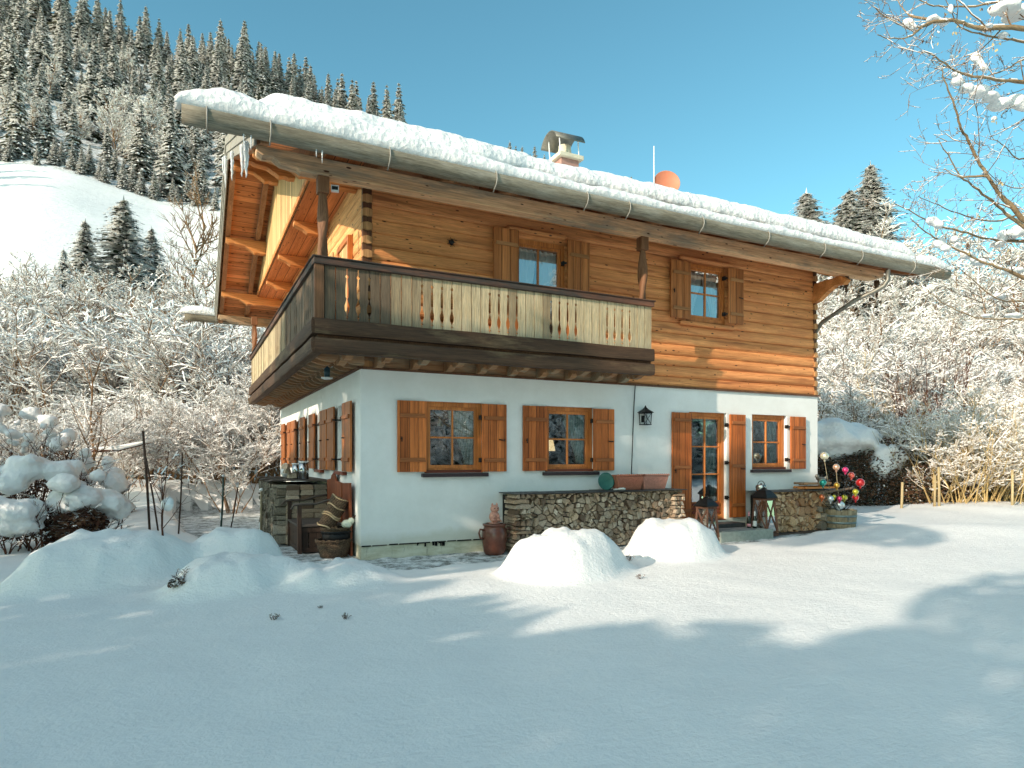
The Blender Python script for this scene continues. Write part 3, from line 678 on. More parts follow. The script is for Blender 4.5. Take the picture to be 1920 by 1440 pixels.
for yb in (-.66, 10.2):
    pts = [(-1.49, 5.44), (-1.49, 5.36), (-1.42, 5.32), (-1.3, 5.33), (-1.2, 5.27), (-1.0, 5.25), (-.95, 5.22), (10.6, 5.22), (10.7, 5.27), (10.82, 5.29), (10.86, 5.34), (10.86, 5.44)]
    w = MB(); w.prism(pts, 'y', yb-.1, yb+.1); w.build('eave_beam', 'beam', chalet, bevel=.012)
w = MB(); w.box(.2, 9.7, -.02, .12, 5.62, 5.86); w.build('wall_plate', 'beam', chalet)
w = MB(); w.box(-1.0, 10.6, -.3, -.28, 5.44, 5.6); w.build('eave_board', 'soffit', chalet)
# console at the right end with turned drops
w = MB(); w.prism([(0.0, 5.2), (-.62, 5.22), (-.78, 5.1), (-.7, 5.03), (-.5, 5.05), (-.3, 4.95), (-.12, 4.82), (.05, 4.78)], 'x', 9.66, 9.8); w.build('console', 'purlin', chalet, bevel=.01)
for x in (9.86, 10.83):
    w = MB(); w.lathe([(0, .30), (.05, .3), (.055, .2), (.03, .17), (.045, .12), (.05, .08), (.022, .03), (.03, .0), (.018, -.05), (0, -.08)], 10, (x, -.62, 4.96)); w.build('drop', 'dkbeam', chalet)

# ---- carved posts carrying the eave beam
def post(x, y, z0, z1):
    w = MB(); a = .075
    w.box(x-a, x+a, y-a, y+a, z1-.22, z1); w.box(x-a, x+a, y-a, y+a, z0, z0+.14)
    n = 14; k = 34; vs = []; fs = []; zb, zt = z0+.14, z1-.22
    for i in range(k+1):
        t = i/k; r = .062+.018*math.sin(PI*t)-.012*math.cos(2*PI*t*2); tw = t*6.5
        for j in range(n):
            an = 2*PI*j/n; rr = .84*r*(1+.32*math.cos(2*an)); vs.append((x+rr*math.cos(an+tw), y+rr*math.sin(an+tw), lerp(zb, zt, t)))
    for i in range(k):
        for j in range(n): j2 = (j+1) % n; fs.append((i*n+j, i*n+j2, (i+1)*n+j2, (i+1)*n+j))
    w.add(vs, fs, 0, True); w.build('carved_post', 'post', chalet, bevel=.01)
post(-.66, -.66, 3.05, 5.22); post(4.62, -.66, 3.05, 5.22); post(-.66, 9.1, 3.05, 5.25)

# ---- balcony
BX0, BX1, BY, BYR = -.77, 4.73, -.77, 8.75
balc = MB(); balc.box(BX0+.08, BX1, BY+.08, .0, 2.985, 3.04); balc.box(BX0+.08, .0, 0, BYR, 2.985, 3.04)
bal = balc.build('balcony', 'bracket', chalet)
w = MB(); w.box(BX0-.03, BX1+.03, BY-.035, BY+.075, 4.035, 4.12); w.box(BX0-.05, BX1+.05, BY-.055, BY+.09, 4.12, 4.14, 0); w.build('handrail', 'railwood', bal, bevel=.012)
w = MB(); w.box(BX0-.035, BX0+.075, BY+.08, BYR, 4.035, 4.118); w.box(BX0-.055, BX0+.09, BY+.095, BYR+.02, 4.12, 4.138); w.build('handrail', 'railwoody', bal, bevel=.012)
def longbeam(p, q, h, wd, m, nm):
    w = MB(); p = Vector(p); q = Vector(q); d = (q-p); L = d.length; d.normalize(); n_ = int(L/.3); s = Vector((d.y, -d.x, 0))
    prof = [(-.5, -.5), (-.5, -.3), (-.46, .3), (-.4, .46), (.5, .5), (.5, -.5)]; prof = [(-.42, -.5), (-.5, -.34), (-.52, 0), (-.5, .34), (-.42, .5), (.5, .5), (.5, -.5)]
    vs = []; fs = []; P = len(prof)
    for i in range(n_+1):
        c = p+d*(L*i/n_)
        for a, b in prof:
            v = c+s*(-a*wd)+Vector((0, 0, b*h)); k = .007*noise.noise(v*1.6); vs.append(v+s*k+Vector((0, 0, k)))
    for i in range(n_):
        for k in range(P): k2 = (k+1) % P; fs.append((i*P+k, i*P+k2, (i+1)*P+k2, (i+1)*P+k))
    fs.append(tuple(range(P))); fs.append(tuple(range(n_*P, n_*P+P)))
    w.add(vs, fs, 0, False); return w.build(nm, m, bal)
longbeam((BX0-.02, BY+.01, 3.22), (BX1+.01, BY+.01, 3.22), .2, .14, 'dkbeam', 'edge_beam')
longbeam((BX0-.02, BY+.01, 2.975), (BX1+.01, BY+.01, 2.975), .185, .15, 'dkbeam', 'edge_beam')
longbeam((BX0+.01, BYR, 3.22), (BX0+.01, BY-.05, 3.22), .2, .14, 'dkbeamy', 'edge_beam')
longbeam((BX0+.01, BYR, 2.975), (BX0+.01, BY-.05, 2.975), .185, .15, 'dkbeamy', 'edge_beam')
w = MB(); w.box(BX0+.03, BX1, BY+.03, BY+.1, 3.05, 3.12); w.box(BX0+.03, BX0+.1, BY+.1, BYR, 3.05, 3.12); w.build('shadow_gap_board', 'logdark', bal)
def board_poly(wd, z0, z1, left, right):
    """outline of a baluster board; left/right edges may carry half of a sawn ornament"""
    H = z1-z0; orn = [(.06, 0), (.075, .018), (.09, 0), (.12, .003), (.2, .026), (.28, .03), (.36, .012), (.42, .003), (.45, .014), (.62, .016), (.8, .003), (.82, .016), (.85, .016), (.87, 0)]
    L = [(-wd/2+(d if left else 0), z0+H*t) for t, d in orn] if left else []
    Rr = [(wd/2-(d if right else 0), z0+H*t) for t, d in orn] if right else []
    return [(-wd/2, z0), (wd/2, z0)]+Rr+[(wd/2, z1), (-wd/2, z1)]+L[::-1]
NB = 36; x0b = -.66; bw = (BX1-x0b)/NB
orn_at = {2, 3, 4, 9, 10, 11, 12, 16, 17, 18, 19, 23, 24, 25, 26, 30, 31, 32, 33}
rnd = random.Random(11)
for i in range(NB):
    pl = board_poly(bw-.011, 3.322+rnd.uniform(0, .004), 4.033, (i in orn_at), (i+1 in orn_at)); cx = x0b+(i+.5)*bw
    w = MB(); w.prism(pl, 'y', -.011, .011); w.build('baluster_board', 'brddark' if i+rnd.uniform(-1, 1) < 5 else ('brdmid' if i+rnd.uniform(-2, 2) < 11 or rnd.random() < .15 else 'brdlight'), bal, (cx, BY+.02+rnd.uniform(-.003, .003), 0), (0, 0, rnd.uniform(-.02, .02)))  # darker towards the corner: less bleached wood, with its shade also in the colour
NS = 58; bs = (BYR-(-.66))/NS
for i in range(NS):
    o1 = i % 7 in (2, 3, 4); pl = board_poly(bs-.012, 3.322, 4.033, o1, (i+1) % 7 in (2, 3, 4) and o1); cy = -.66+(i+.5)*bs
    w = MB(); w.prism(pl, 'y', -.011, .011); w.build('baluster_board', 'brddark' if i+rnd.uniform(-2, 2) < 16 else ('brdmid' if i+rnd.uniform(-3, 3) < 26 or rnd.random() < .15 else 'brdlight'), bal, (BX0+.02+rnd.uniform(-.003, .003), cy, 0), (0, 0, PI/2+rnd.uniform(-.02, .02)))  # side boards near the corner darker, partly from shade put into the colour
w = MB(); w.box(BX0-.012, x0b-.005, BY-.008, BY+.09, 3.33, 4.035); w.build('corner_board', 'post', bal, bevel=.006)
w = MB()
for xx, yy, zz in ((0, 0, 0),):
    pass
# brackets under the balcony, each with a carved lower edge
def bracket_poly(L):
    return [(0, 2.99), (0, 2.83), (-.1, 2.82), (-.2, 2.835), (-.26, 2.87), (-.29, 2.9), (-.33, 2.865), (-.37, 2.9), (-.41, 2.855), (-.47, 2.84), (-.58, 2.855), (-.66, 2.885), (-L, 2.885), (-L, 2.99)]
for i in range(10):
    x = -.3+i*.545
    w = MB(); w.prism(bracket_poly(.72), 'x', x-.055, x+.055); w.build('bracket', 'bracket', bal, bevel=.005)
for i in range(24):
    y = -.2+i*.38
    w = MB(); w.prism(bracket_poly(.72), 'y', y-.04, y+.04); w.build('bracket', 'bracket', bal, bevel=.005)
w = MB(); w.box(.0, BX1, -.016, 0.01, 2.835, 2.985); w.build('back_board', 'bracket', bal)

# ---- wooden gutter on iron hooks, and the pipe that drains it
def gutz(x): return 5.40-.03*math.sin(PI*min(1, max(0, (x+1.5)/12.5)))
w = MB(); pts = [(-2.33+i*(12.2+2.33)/60, -1.25, gutz(-2.33+i*(14.53)/60)) for i in range(61)]
w.tube(pts, [.115*(1+.05*noise.noise(Vector((i*.4, 0, 0)))) for i in range(61)], 14)
gut = w.build('gutter', 'gutter', chalet)
w = MB(); w.lathe([(.0, 0), (.07, 0)], 14, (0, 0, 0)); 
def x_on(px_, y): a = (px_-960)/F; return (a*(CZ+V[1]*y)-CX-V[0]*y)/(U[0]-a*U[1])
for pxh in (388, 508, 732, 932, 1103, 1182, 1320, 1443, 1548, 1618, 1716):
    x = x_on(pxh, -1.37); z = gutz(x); q = MB(); pts = []
    for k in range(9):
        a = R(60+k*26); pts.append((x, -1.25-.128*math.sin(a), z+.128*math.cos(a)))
    pts = [(x+.02, -1.02, z+.14), (x, -1.2, z+.15)]+[(x, -1.25-.13*math.sin(R(t)), z+.13*math.cos(R(t))) for t in (10, 40, 70, 100, 130, 160)]+[(x, -1.24, z-.16)]
    q.tube(pts, .009, 6); q.bar((x-.03, -1.3, z+.13), (x+.1, -1.27, z+.12), .02, .012); q.build('gutter_hook', 'hook', gut)
pts = [(-2.33+i*.2, 11.1-.35, 5.42) for i in range(8)]+[(RX1+.5, 10.75, 5.4)]
w = MB(); w.tube(pts, .11, 12); w.build('gutter', 'gutter', chalet)
w = MB(); w.tube([(10.25, -1.25, 5.25), (10.25, -1.25, 5.05), (10.2, -1.2, 4.93), (10.1, -1.05, 4.84), (9.95, -.75, 4.72), (9.79, -.1, 4.37), (9.84, .1, 4.2), (9.86, .14, 3.9), (9.86, .14, .3)], .045, 10)
w.build('downpipe', 'sheet', chalet)

# ---- chimney
c = MB(); c.box(4.78, 5.22, 2.28, 2.72, 6.6, 7.85); ch = c.build('chimney', 'chim', chalet, bevel=.01)
c = MB(); c.box(4.7, 5.3, 2.2, 2.8, 7.84, 7.93); c.build('cap_slab', 'cream', ch, bevel=.015)
c = MB(); c.lathe([(.17, 0), (.16, .02), (.13, .24), (.135, .26), (.09, .26), (.09, .1)], 14, (5.0, 2.5, 7.93)); c.build('chimney_pot', 'cream', ch)
for x in (4.76, 5.22):
    for y in (2.28, 2.72):
        c = MB(); c.bar((x, y, 7.93), (x-.03, y, 8.33), .026, .012); c.build('cowl_leg', 'whitemetal', ch)
vs = []; fs = []; n = 14                                      # bent sheet over the flue
for i in range(n+1):
    a = lerp(-1.25, 1.25, i/n)
    for x in (4.6, 5.3): vs.append((x, 2.5+.36*math.sin(a), 8.06+.36*math.cos(a)+(.0 if x < 5 else .02)))
for i in range(n): fs.append((i*2, i*2+1, i*2+3, i*2+2))
c = MB(); c.add(vs, fs, 0, True); o = c.build('cowl', 'sheet', ch, fix=False); sd = o.modifiers.new('s', 'SOLIDIFY'); sd.thickness = .015
# ---- rope hung in the corner, small lamp at the post, wasps-like carving left out
q = MB(); q.ball((1.42, TW-.06, 4.86), .045, 0, 8, 6, bumpy=.6); 
for k in range(7):
    a = k*.9; q.tube([(1.42, TW-.07, 4.86), (1.42+.08*math.cos(a), TW-.06, 4.86+.08*math.sin(a))], [.008, .003], 4)
tag(q.build('wall_ornament', 'iron'), 'small dark spiky iron ornament on the timber wall left of the balcony window', 'ornament')
# ================================================================ ground, snow, hills
NODES = [14, 20, 30, 45, 60, 100, 150, 230, 340]
HT = {-1.9: [.5, .9, .5, 5, 16, 44, 76, 140, 235], -.79: [.45, .9, .3, 4, 14, 39, 70, 132, 233], -.46: [.4, .8, .2, 3, 11, 32, 59, 115, 207],
      -.2: [.2, .3, 0, 2, 8, 25, 47, 97, 168], 0: [.1, .1, .2, 2, 7, 22, 40, 80, 146], .2: [.1, .1, .5, 3, 7, 20, 35, 70, 129],
      .43: [.12, .1, 1, 4, 8, 18, 30, 45, 60], .62: [.14, .16, 1.2, 5, 10, 20, 28, 35, 45], .8: [.16, .2, 1.5, 5, 9, 17, 25, 30, 40], 1.9: [.2, .3, 1.5, 4, 8, 15, 20, 28, 36]}
HU = sorted(HT)
def far_z(u, Z):
    u = max(-1.89, min(1.89, u)); i = 0
    while HU[i+1] < u: i += 1
    t = (u-HU[i])/(HU[i+1]-HU[i]); t = t*t*(3-2*t)
    a, b = HT[HU[i]], HT[HU[i+1]]
    Z = max(14, min(340, Z)); j = 0
    while NODES[j+1] < Z: j += 1
    s = (Z-NODES[j])/(NODES[j+1]-NODES[j])
    return lerp(lerp(a[j], b[j], t), lerp(a[j+1], b[j+1], t), s)
# x, y, height, radius x, radius y, sharpness, turn, label
MOUNDS = [(1.87, -2.7, .5, .84, .60, 4.6, .3, 'snow mound with pitted sunlit crown in front of the long firewood stack'),
          (4.15, -2.0, .5, .74, .60, 6.0, .2, 'tall smooth sunlit snow mound before the terrace door step'),
          (-3.05, -.75, .55, .98, .72, 4.2, .5, 'broad smooth blue shaded snow mound nearest the left edge'),
          (-1.72, -.62, .5, .56, .50, 4.4, 0, 'rounded shaded snow mound left of the old bench'),
          (-1.78, -1.95, .34, .66, .52, 4.0, .4, 'low lumpy shaded snow mound in the middle of the bed'),
          (-.82, -2.15, .22, .70, .50, 3.4, -.2, 'shaded snow mound nearest the house corner, sloping to the right')]
def mound(k, x, y):
    mx, my, h, rx, ry, p, a, _ = MOUNDS[k]
    dx, dy = x-mx, y-my; ca, sa = math.cos(a), math.sin(a)
    ex, ey = (dx*ca+dy*sa)/rx, (-dx*sa+dy*ca)/ry
    r = math.hypot(ex, ey)
    if r > 2.2: return 0
    r *= 1+.16*noise.noise(Vector((math.atan2(ey, ex)*1.2, k*5.3, r*.3)))
    n = .09*noise.noise(Vector((x*2.9, y*2.9, k)))+.05*noise.noise(Vector((x*7, y*7, k)))+.02*noise.noise(Vector((x*15, y*15, k)))+(.035*abs(noise.noise(Vector((x*5, y*5, k+4)))) if k > 3 else 0)
    rough = 1.0
    if k == 0: n += .07*abs(noise.noise(Vector((x*6, y*6, 3))))*sm(.45, .9, r)-.09*max(0, noise.noise(Vector((x*9, y*7, 8))))*sm(.3, .7, r)
    if k == 1: n += .08*noise.noise(Vector((x*6, y*6, 3)))*sm(.6, .95, r)
    return (h+n)*math.exp(-r**(p*1.35))*(1.0-.16*r*r if r<1.5 else .64)
def edge_d(x, y):
    """distance outside the trodden strip that runs along both house walls"""
    n = .16*noise.noise(Vector((x*1.3, y*1.3, 0)))+.05*noise.noise(Vector((x*5, y*5, 2)))
    fr = interp([(-2, .3), (-.9, 1.2), (.6, 1.25), (2.2, 1.15), (4.5, 1.25), (6.3, 1.35), (7.6, 1.1), (8.6, .95), (9.6, .9), (10.2, .2), (11, -.5)], x)
    a = -y-fr; 
    if x > 10.2: a = max(a, (x-10.2))
    if x < -1.0: a = max(a, -1.0-x)
    a = max(a, y-.5)
    lf = interp([(-1.5, .2), (-.6, 1.1), (.5, 1.5), (2.5, 1.75), (5, 2.3), (9, 2.6)], y)
    b = max(-x-lf, -y-.9, y-11, x-.5)
    return min(a, b)+n
def ground_z(x, y):
    X, Z = c2(x, y)
    e = edge_d(x, y)
    base = .085+.03*fbm(x*.35, y*.35, 1.)+.008*noise.noise(Vector((x*2.2, y*2.2, 7)))
    base += .05*math.exp(-((x+.2)**2/6+(y+2.9)**2/.8))         # low ridge joining the mounds
    base += .16*math.exp(-(((X-8.4)/2.2)**2+((Z-12.3)/1.1)**2)) # drift on the right
    base += .14*math.exp(-(((X-5.7)/1.6)**2+((Z-4.8)/1.3)**2))
    base += .30*math.exp(-(((x+3.0)/.8)**2+((y-6.5)/2.2)**2))   # shovelled bank beside the side path
    base -= .22*math.exp(-(((x+2.33)/.16)**2+((y+.3)/.22)**2))
    if Z > 12:
        fz = far_z(X/Z, Z)+(.12*fbm(x*.2, y*.2, 3.)+.06*noise.noise(Vector((x*.9, y*.9, 4))) if Z < 45 else .8*fbm(x*.03, y*.03, 5.)*sm(45, 90, Z))
        base = lerp(base, fz, sm(12, 18, Z))
    m = sum(mound(k, x, y)**2 for k in range(len(MOUNDS)))**.5
    snow = base+m
    inner = .0+.02*noise.noise(Vector((x*4, y*4, 9)))+.012*noise.noise(Vector((x*14, y*14, 2)))
    return lerp(inner, snow, sm(-.02, .26, e))
def build_ground():
    rows = []; Z = -14.0
    while Z < 34: rows.append(Z); Z += .4 if Z < .2 else (.06 if Z < 5.5 else max(.06, .0105*Z))
    rows.append(34.0)
    NC = 520; W = lambda Z: math.sqrt(121+(1.5*max(Z, 0))**2)
    idx = {}; vs = []
    for Z in rows:
        for i in range(NC+1):
            s = 2*i/NC-1; s = s*(.72+.28*s*s); X = s*W(Z); x, y = w2(X, Z); vs.append((x, y, ground_z(x, y)))
    owners = {}
    for j in range(len(rows)-1):
        for i in range(NC):
            a = j*(NC+1)+i; f = (a, a+1, a+NC+2, a+NC+1)
            x = (vs[a][0]+vs[a+NC+2][0])/2; y = (vs[a][1]+vs[a+NC+2][1])/2
            own = 'g'
            if edge_d(x, y) < .03: own = 'p'
            else:
                if -6 < x < 6 and -4.5 < y < 2:
                    ms = [mound(k, x, y) for k in range(len(MOUNDS))]; b = max(ms)
                    if b > .06: own = ms.index(b)
            owners.setdefault(own, []).append(f)
    for own, fs in owners.items():
        used = sorted({i for f in fs for i in f}); mp = {v: k for k, v in enumerate(used)}
        me = bpy.data.meshes.new('snow'); me.from_pydata([vs[i] for i in used], [], [tuple(mp[i] for i in f) for f in fs])
        me.polygons.foreach_set('use_smooth', [True]*len(fs))
        nm = {'g': 'snow_ground', 'p': 'path'}.get(own, 'snow_mound')
        me.materials.append(M['path'] if own == 'p' else M['snow']); o = bpy.data.objects.new(nm, me); COL.objects.link(o)
        if own in ('g', 'p'): tag(o, kind='structure')
        else: tag(o, MOUNDS[own][7], 'snow mound', 'mounds of snow over clipped bushes')
build_ground()
def hill_mat():
    m, nt, b = new_mat('forest_floor')
    v = coords(nt); f = ntex(nt, v, .35, 8, .8, .5); g = ntex(nt, v, 1.6, 5, .8)
    c = ramp(nt, f, [(.36, (.05, .045, .035)), (.5, (.22, .2, .17)), (.6, (.7, .72, .74))])
    c = mix(nt, ramp(nt, g, [(.46, (0, 0, 0)), (.56, (1, 1, 1))]), c, (.75, .77, .8))
    at = N(nt, 'ShaderNodeAttribute', attribute_name='forest')
    sn = ramp(nt, ntex(nt, coords(nt, (1, 1, 1)), .5, 10, .8), [(.3, (.5, .5, .46)), (.42, (.74, .73, .72)), (.6, (.8, .79, .78))])
    c = mix(nt, at.outputs['Fac'], sn, c)
    nt.links.new(c, b.inputs['Base Color']); b.inputs['Roughness'].default_value = .8; bump(nt, b, ntex(nt, v, .8, 8, .75), .4, .6); return m
def crest(u):                       # distance at which the meadow ends and the forest starts
    return interp([(-1.9, 150), (-.79, 148), (-.46, 148), (-.3, 120), (0, 60), (.3, 45), (1.9, 45)], u)
def build_hill():
    rows = [34*(400/34)**(j/120) for j in range(121)]; NC = 260; vs = []; fs = []; col = []
    for Z in rows:
        for i in range(NC+1):
            u = -1.9+3.5*i/NC; X = u*Z; x, y = w2(X, Z)
            z = ground_z(x, y)-(.05 if Z == rows[0] else 0); vs.append((x, y, z))
            col.append(sm(-4, 3, Z-crest(u)-5*noise.noise(Vector((x*.05, y*.05, 0)))))
    for j in range(120):
        for i in range(NC): a = j*(NC+1)+i; fs.append((a, a+1, a+NC+2, a+NC+1))
    me = bpy.data.meshes.new('hill'); me.from_pydata(vs, [], fs); me.polygons.foreach_set('use_smooth', [True]*len(fs))
    at = me.attributes.new('forest', 'FLOAT', 'POINT'); at.data.foreach_set('value', col)
    me.materials.append(hill_mat()); o = bpy.data.objects.new('hillside', me); COL.objects.link(o); tag(o, kind='structure')
build_hill()
w = MB(); w.add([(-400, -400, -.1), (400, -400, -.1), (400, 20, -.1), (-400, 20, -.1)], [(0, 1, 2, 3)]); tag(w.build('snow_field', 'snow', fix=False), kind='structure')

# ---- snow on the roof: a deep layer set back from the edge and a strip that has slid over the gutter
def snow_sweep(prof, xs, name, label, mat='roofsnow', amp=.035, parent=None, bottom=None):
    """prof(x) -> list of (y, z); swept along x, closed at both ends"""
    vs = []; fs = []; P = None
    for x in xs:
        pr = prof(x); P = len(pr)
        for k, (y, z) in enumerate(pr):
            n = Vector((x, y, z)); a = amp if 0 < k < P-1 else 0
            d = noise.noise(n*2.2)*1.0+noise.noise(n*6.5)*.8
            vs.append((x, y-a*.8*d, z+a*d))
    for i in range(len(xs)-1):
        for k in range(P-1): fs.append((i*P+k, (i+1)*P+k, (i+1)*P+k+1, i*P+k+1))
        if not bottom: fs.append((i*P+P-1, (i+1)*P+P-1, (i+1)*P, i*P))
    if not bottom: fs.append(tuple(range(P))); fs.append(tuple((len(xs)-1)*P+k for k in range(P))[::-1])
    else:                                       # lies on the roof: flat underside and quads at the ends
        o = len(vs)
        for x in xs:
            for y, z in prof(x): vs.append((x, y, bottom(y)))
        for i in range(len(xs)-1):
            for k in range(P-1): fs.append((o+i*P+k, o+i*P+k+1, o+(i+1)*P+k+1, o+(i+1)*P+k))
        for i in (0, len(xs)-1):
            for k in range(P-1): fs.append((i*P+k, i*P+k+1, o+i*P+k+1, o+i*P+k))
    m = MB(); m.add(vs, fs, 0, True); o = m.build(name, mat); return tag(o, label, 'snow')
def endk(x, a, b, r=.45):                        # rounding towards the two ends
    t = max(0, min((x-a)/r, (b-x)/r, 1)); return math.sqrt(max(0.0, 1-(1-t)**2))
def upper(x):
    k = endk(x, -1.56, 11.95); T = .46*(.12+.88*k)*(1+.10*noise.noise(Vector((x*.5, 3, 0)))); bk = interp([(-1.6, -.98), (1.2, -.98), (2.4, -.80), (12, -.76)], x)+.04*noise.noise(Vector((x*.9, 0, 0)))+.02*noise.noise(Vector((x*3, 0, 0)))
    y0 = bk; pr = [(y0+.08, deck(y0+.08)+.06), (y0+.0, deck(y0)+.13*T/.46), (y0-.05, deck(y0)+T*.35), (y0-.04, deck(y0)+T*.62), (y0+.02, deck(y0)+T*.85), (y0+.10, deck(y0+.1)+T*.97), (y0+.22, deck(y0+.2)+T*1.0)]
    y = y0+.45
    while y < 4.4: pr.append((y, deck(y)+T)); y += .45
    pr += [(4.6, deck(4.6)+T), (4.9, deck(4.9)+T), (5.2, deck(5.2)+T)]
    y = 5.8
    while y < 10.2: pr.append((y, deck(y)+T)); y += .8
    pr = pr[:6+9+3+6+6]
    pr += [(10.45, deck(10.45)+T*.8), (10.62, deck(10.62)+T*.4), (10.6, deck(10.6)+.02)]
    return pr
xs = [-1.56+i*(11.95+1.56)/300 for i in range(301)]
# constant profile length
L0 = min(len(upper(x)) for x in xs[5:8]); 
def upper_c(x):
    p = upper(x); return p if len(p) == L0 else (p+[p[-1]]*L0)[:L0]
snow_sweep(upper_c, xs, 'roof_snow', 'deep pitted snow layer lying on the chalet roof, set back from the gutter', amp=.022, bottom=lambda y: deck(y)+.03)
def lower(x):
    k = endk(x, -2.4, 12.26, .35); kk = .1+.9*k
    T = interp([(-2.4, .2), (-1.9, .3), (-1.2, .22), (-.5, .3), (.5, .26), (2, .16), (3, .14), (5, .12), (9, .12), (11.2, .13), (11.7, .24), (12.26, .16)], x)*kk*(1+.18*noise.noise(Vector((x*1.1, 8, 0))))
    back = interp([(-2.4, -1.16), (-1.7, -1.14), (-1.45, -.9), (1.5, -.86), (2.6, -1.05), (5, -1.12), (6.5, -1.12), (8, -1.0), (10, -1.1), (11.2, -1.12), (11.6, -1.15), (12.3, -1.16)], x)+.03*noise.noise(Vector((x*1.7, 1, 0)))
    g = gutz(x)+.1; zb = max(g-.02, deck(back)-.0) if -1.5 < x < 11.5 else g-.02
    yf = -1.36+.012*noise.noise(Vector((x*2.3, 2, 0)))
    return [(yf+.03, g-.03), (yf, g+T*.2), (yf+.0, g+T*.5), (yf+.04, g+T*.8), (yf+.11, g+T*.98), (lerp(yf, back, .6), lerp(g, zb, .6)+T*1.0), (back-.03, zb+T*.75), (back, zb+.02), (back-.06, g-.05)]
xs2 = [-2.4+i*(12.26+2.4)/300 for i in range(301)]
snow_sweep(lower, xs2, 'eave_snow', 'lumpy snow strip lying along the front eave and wooden gutter', amp=.02)
def rear(x):
    k = endk(x, -2.45, -1.45, .35); T = .24*(.1+.9*k); yf = 10.87
    return [(yf, 5.5), (yf+.02, 5.5+T*.5), (yf-.06, 5.5+T), (yf-.18, 5.5+T), (yf-.25, 5.5+T*.4), (yf-.22, 5.5)]
snow_sweep(rear, [-2.45+i*.05 for i in range(21)], 'gutter_snow', 'small snow cap on the protruding end of the rear gutter', amp=.02)
# ================================================================ trees and bushes
def twig_mesh(name, seed, stems, length, spread, levels, kids, rad, snow_r, snow_p=.8, mats=('twig', 'frost'), curve=.25, up=.3, snowlev=1, decay=.62, minang=25, maxang=60, seg=3, base_r=.25, droop=0., gap=.3, segs_first=5, leanx=0, leafp=0):
    """woody plant: every branch a tapered three sided tube, with snow lying along its upper side"""
    rnd = random.Random(seed); V3 = []; F3 = []; MI = []
    def tri(p, q, r0, r1, mi, flat=1.0):
        d = q-p
        if d.length < 1e-5: return
        d.normalize(); a = d.cross(Vector((0, 0, 1)))
        if a.length < .05: a = d.cross(Vector((1, 0, 0)))
        a.normalize(); b = a.cross(d)
        o = len(V3)
        for c, r in ((p, r0), (q, r1)):
            V3.append(tuple(c+a*r)); V3.append(tuple(c-a*r)); V3.append(tuple(c+b*r*1.2*flat))
        F3.extend([(o, o+1, o+4, o+3), (o+1, o+2, o+5, o+4), (o+2, o, o+3, o+5)]); MI.extend([mi]*3)
    def grow(p, d, L, r, lev):
        n = segs_first if lev == 0 else seg
        pts = [p]; dirs = []
        for i in range(n):
            d = (d+Vector((rnd.gauss(0, curve), rnd.gauss(0, curve), rnd.gauss(0, curve)*.6+up*.25-droop*(lev > 0)*.2))).normalized()
            p = p+d*(L/n); pts.append(p); dirs.append(d.copy())
        for i in range(n):
            r0, r1 = r*(1-.75*i/n), r*(1-.75*(i+1)/n)
            tri(pts[i], pts[i+1], r0, r1, 0)
            hz = 1-abs(dirs[i].z)
            if lev >= snowlev and hz > .12 and rnd.random() < snow_p:
                s = snow_r*rnd.uniform(.6, 1.35)*(.6+.6*hz); off = Vector((0, 0, r0*.8+s*.35))
                tri(pts[i]+off, pts[i+1]+off, s, s*.8, 1, .9)
        if lev < levels:
            k = kids[min(lev, len(kids)-1)]
            for j in range(k):
                t = rnd.uniform(.22, 1.0) if lev > 0 else rnd.uniform(gap, 1.0)
                i = min(n-1, int(t*n)); q = pts[i].lerp(pts[i+1], t*n-i)
                ax = dirs[i].cross(Vector((rnd.gauss(0, 1), rnd.gauss(0, 1), rnd.gauss(0, 1))))
                if ax.length < .01: continue
                nd = Matrix.Rotation(R(rnd.uniform(minang, maxang)), 3, ax.normalized()) @ dirs[i]
                if lev < 2 and nd.z < .05: nd.z = abs(nd.z)*.5+.05
                grow(q, nd, L*decay*rnd.uniform(.65, 1.15)*(1.15-.5*t), max(r*.5, .003), lev+1)
    for s in range(stems):
        a = 2*PI*s/stems+rnd.uniform(-.4, .4); o = Vector((math.cos(a), math.sin(a), 0))*base_r*rnd.random() if stems > 1 else Vector((0, 0, 0))
        d = Vector((math.cos(a)*spread*rnd.uniform(.3, 1)+leanx, math.sin(a)*spread*rnd.uniform(.3, 1), 1)).normalized() if stems > 1 else Vector((leanx, .03, 1)).normalized()
        grow(o, d, length*rnd.uniform(.75, 1.1), rad, 0)
    me = bpy.data.meshes.new(name); me.from_pydata(V3, [], F3)
    for m in mats: me.materials.append(M[m])
    me.polygons.foreach_set('material_index', MI); me.update(); return me
def link(name, me, parent=None, loc=(0, 0, 0), rz=0, s=1.0):
    o = bpy.data.objects.new(name, me); COL.objects.link(o); o.location = loc; o.rotation_euler = (0, 0, rz)
    o.scale = (s, s, s) if isinstance(s, (int, float)) else s
    if parent: o.parent = parent
    return o
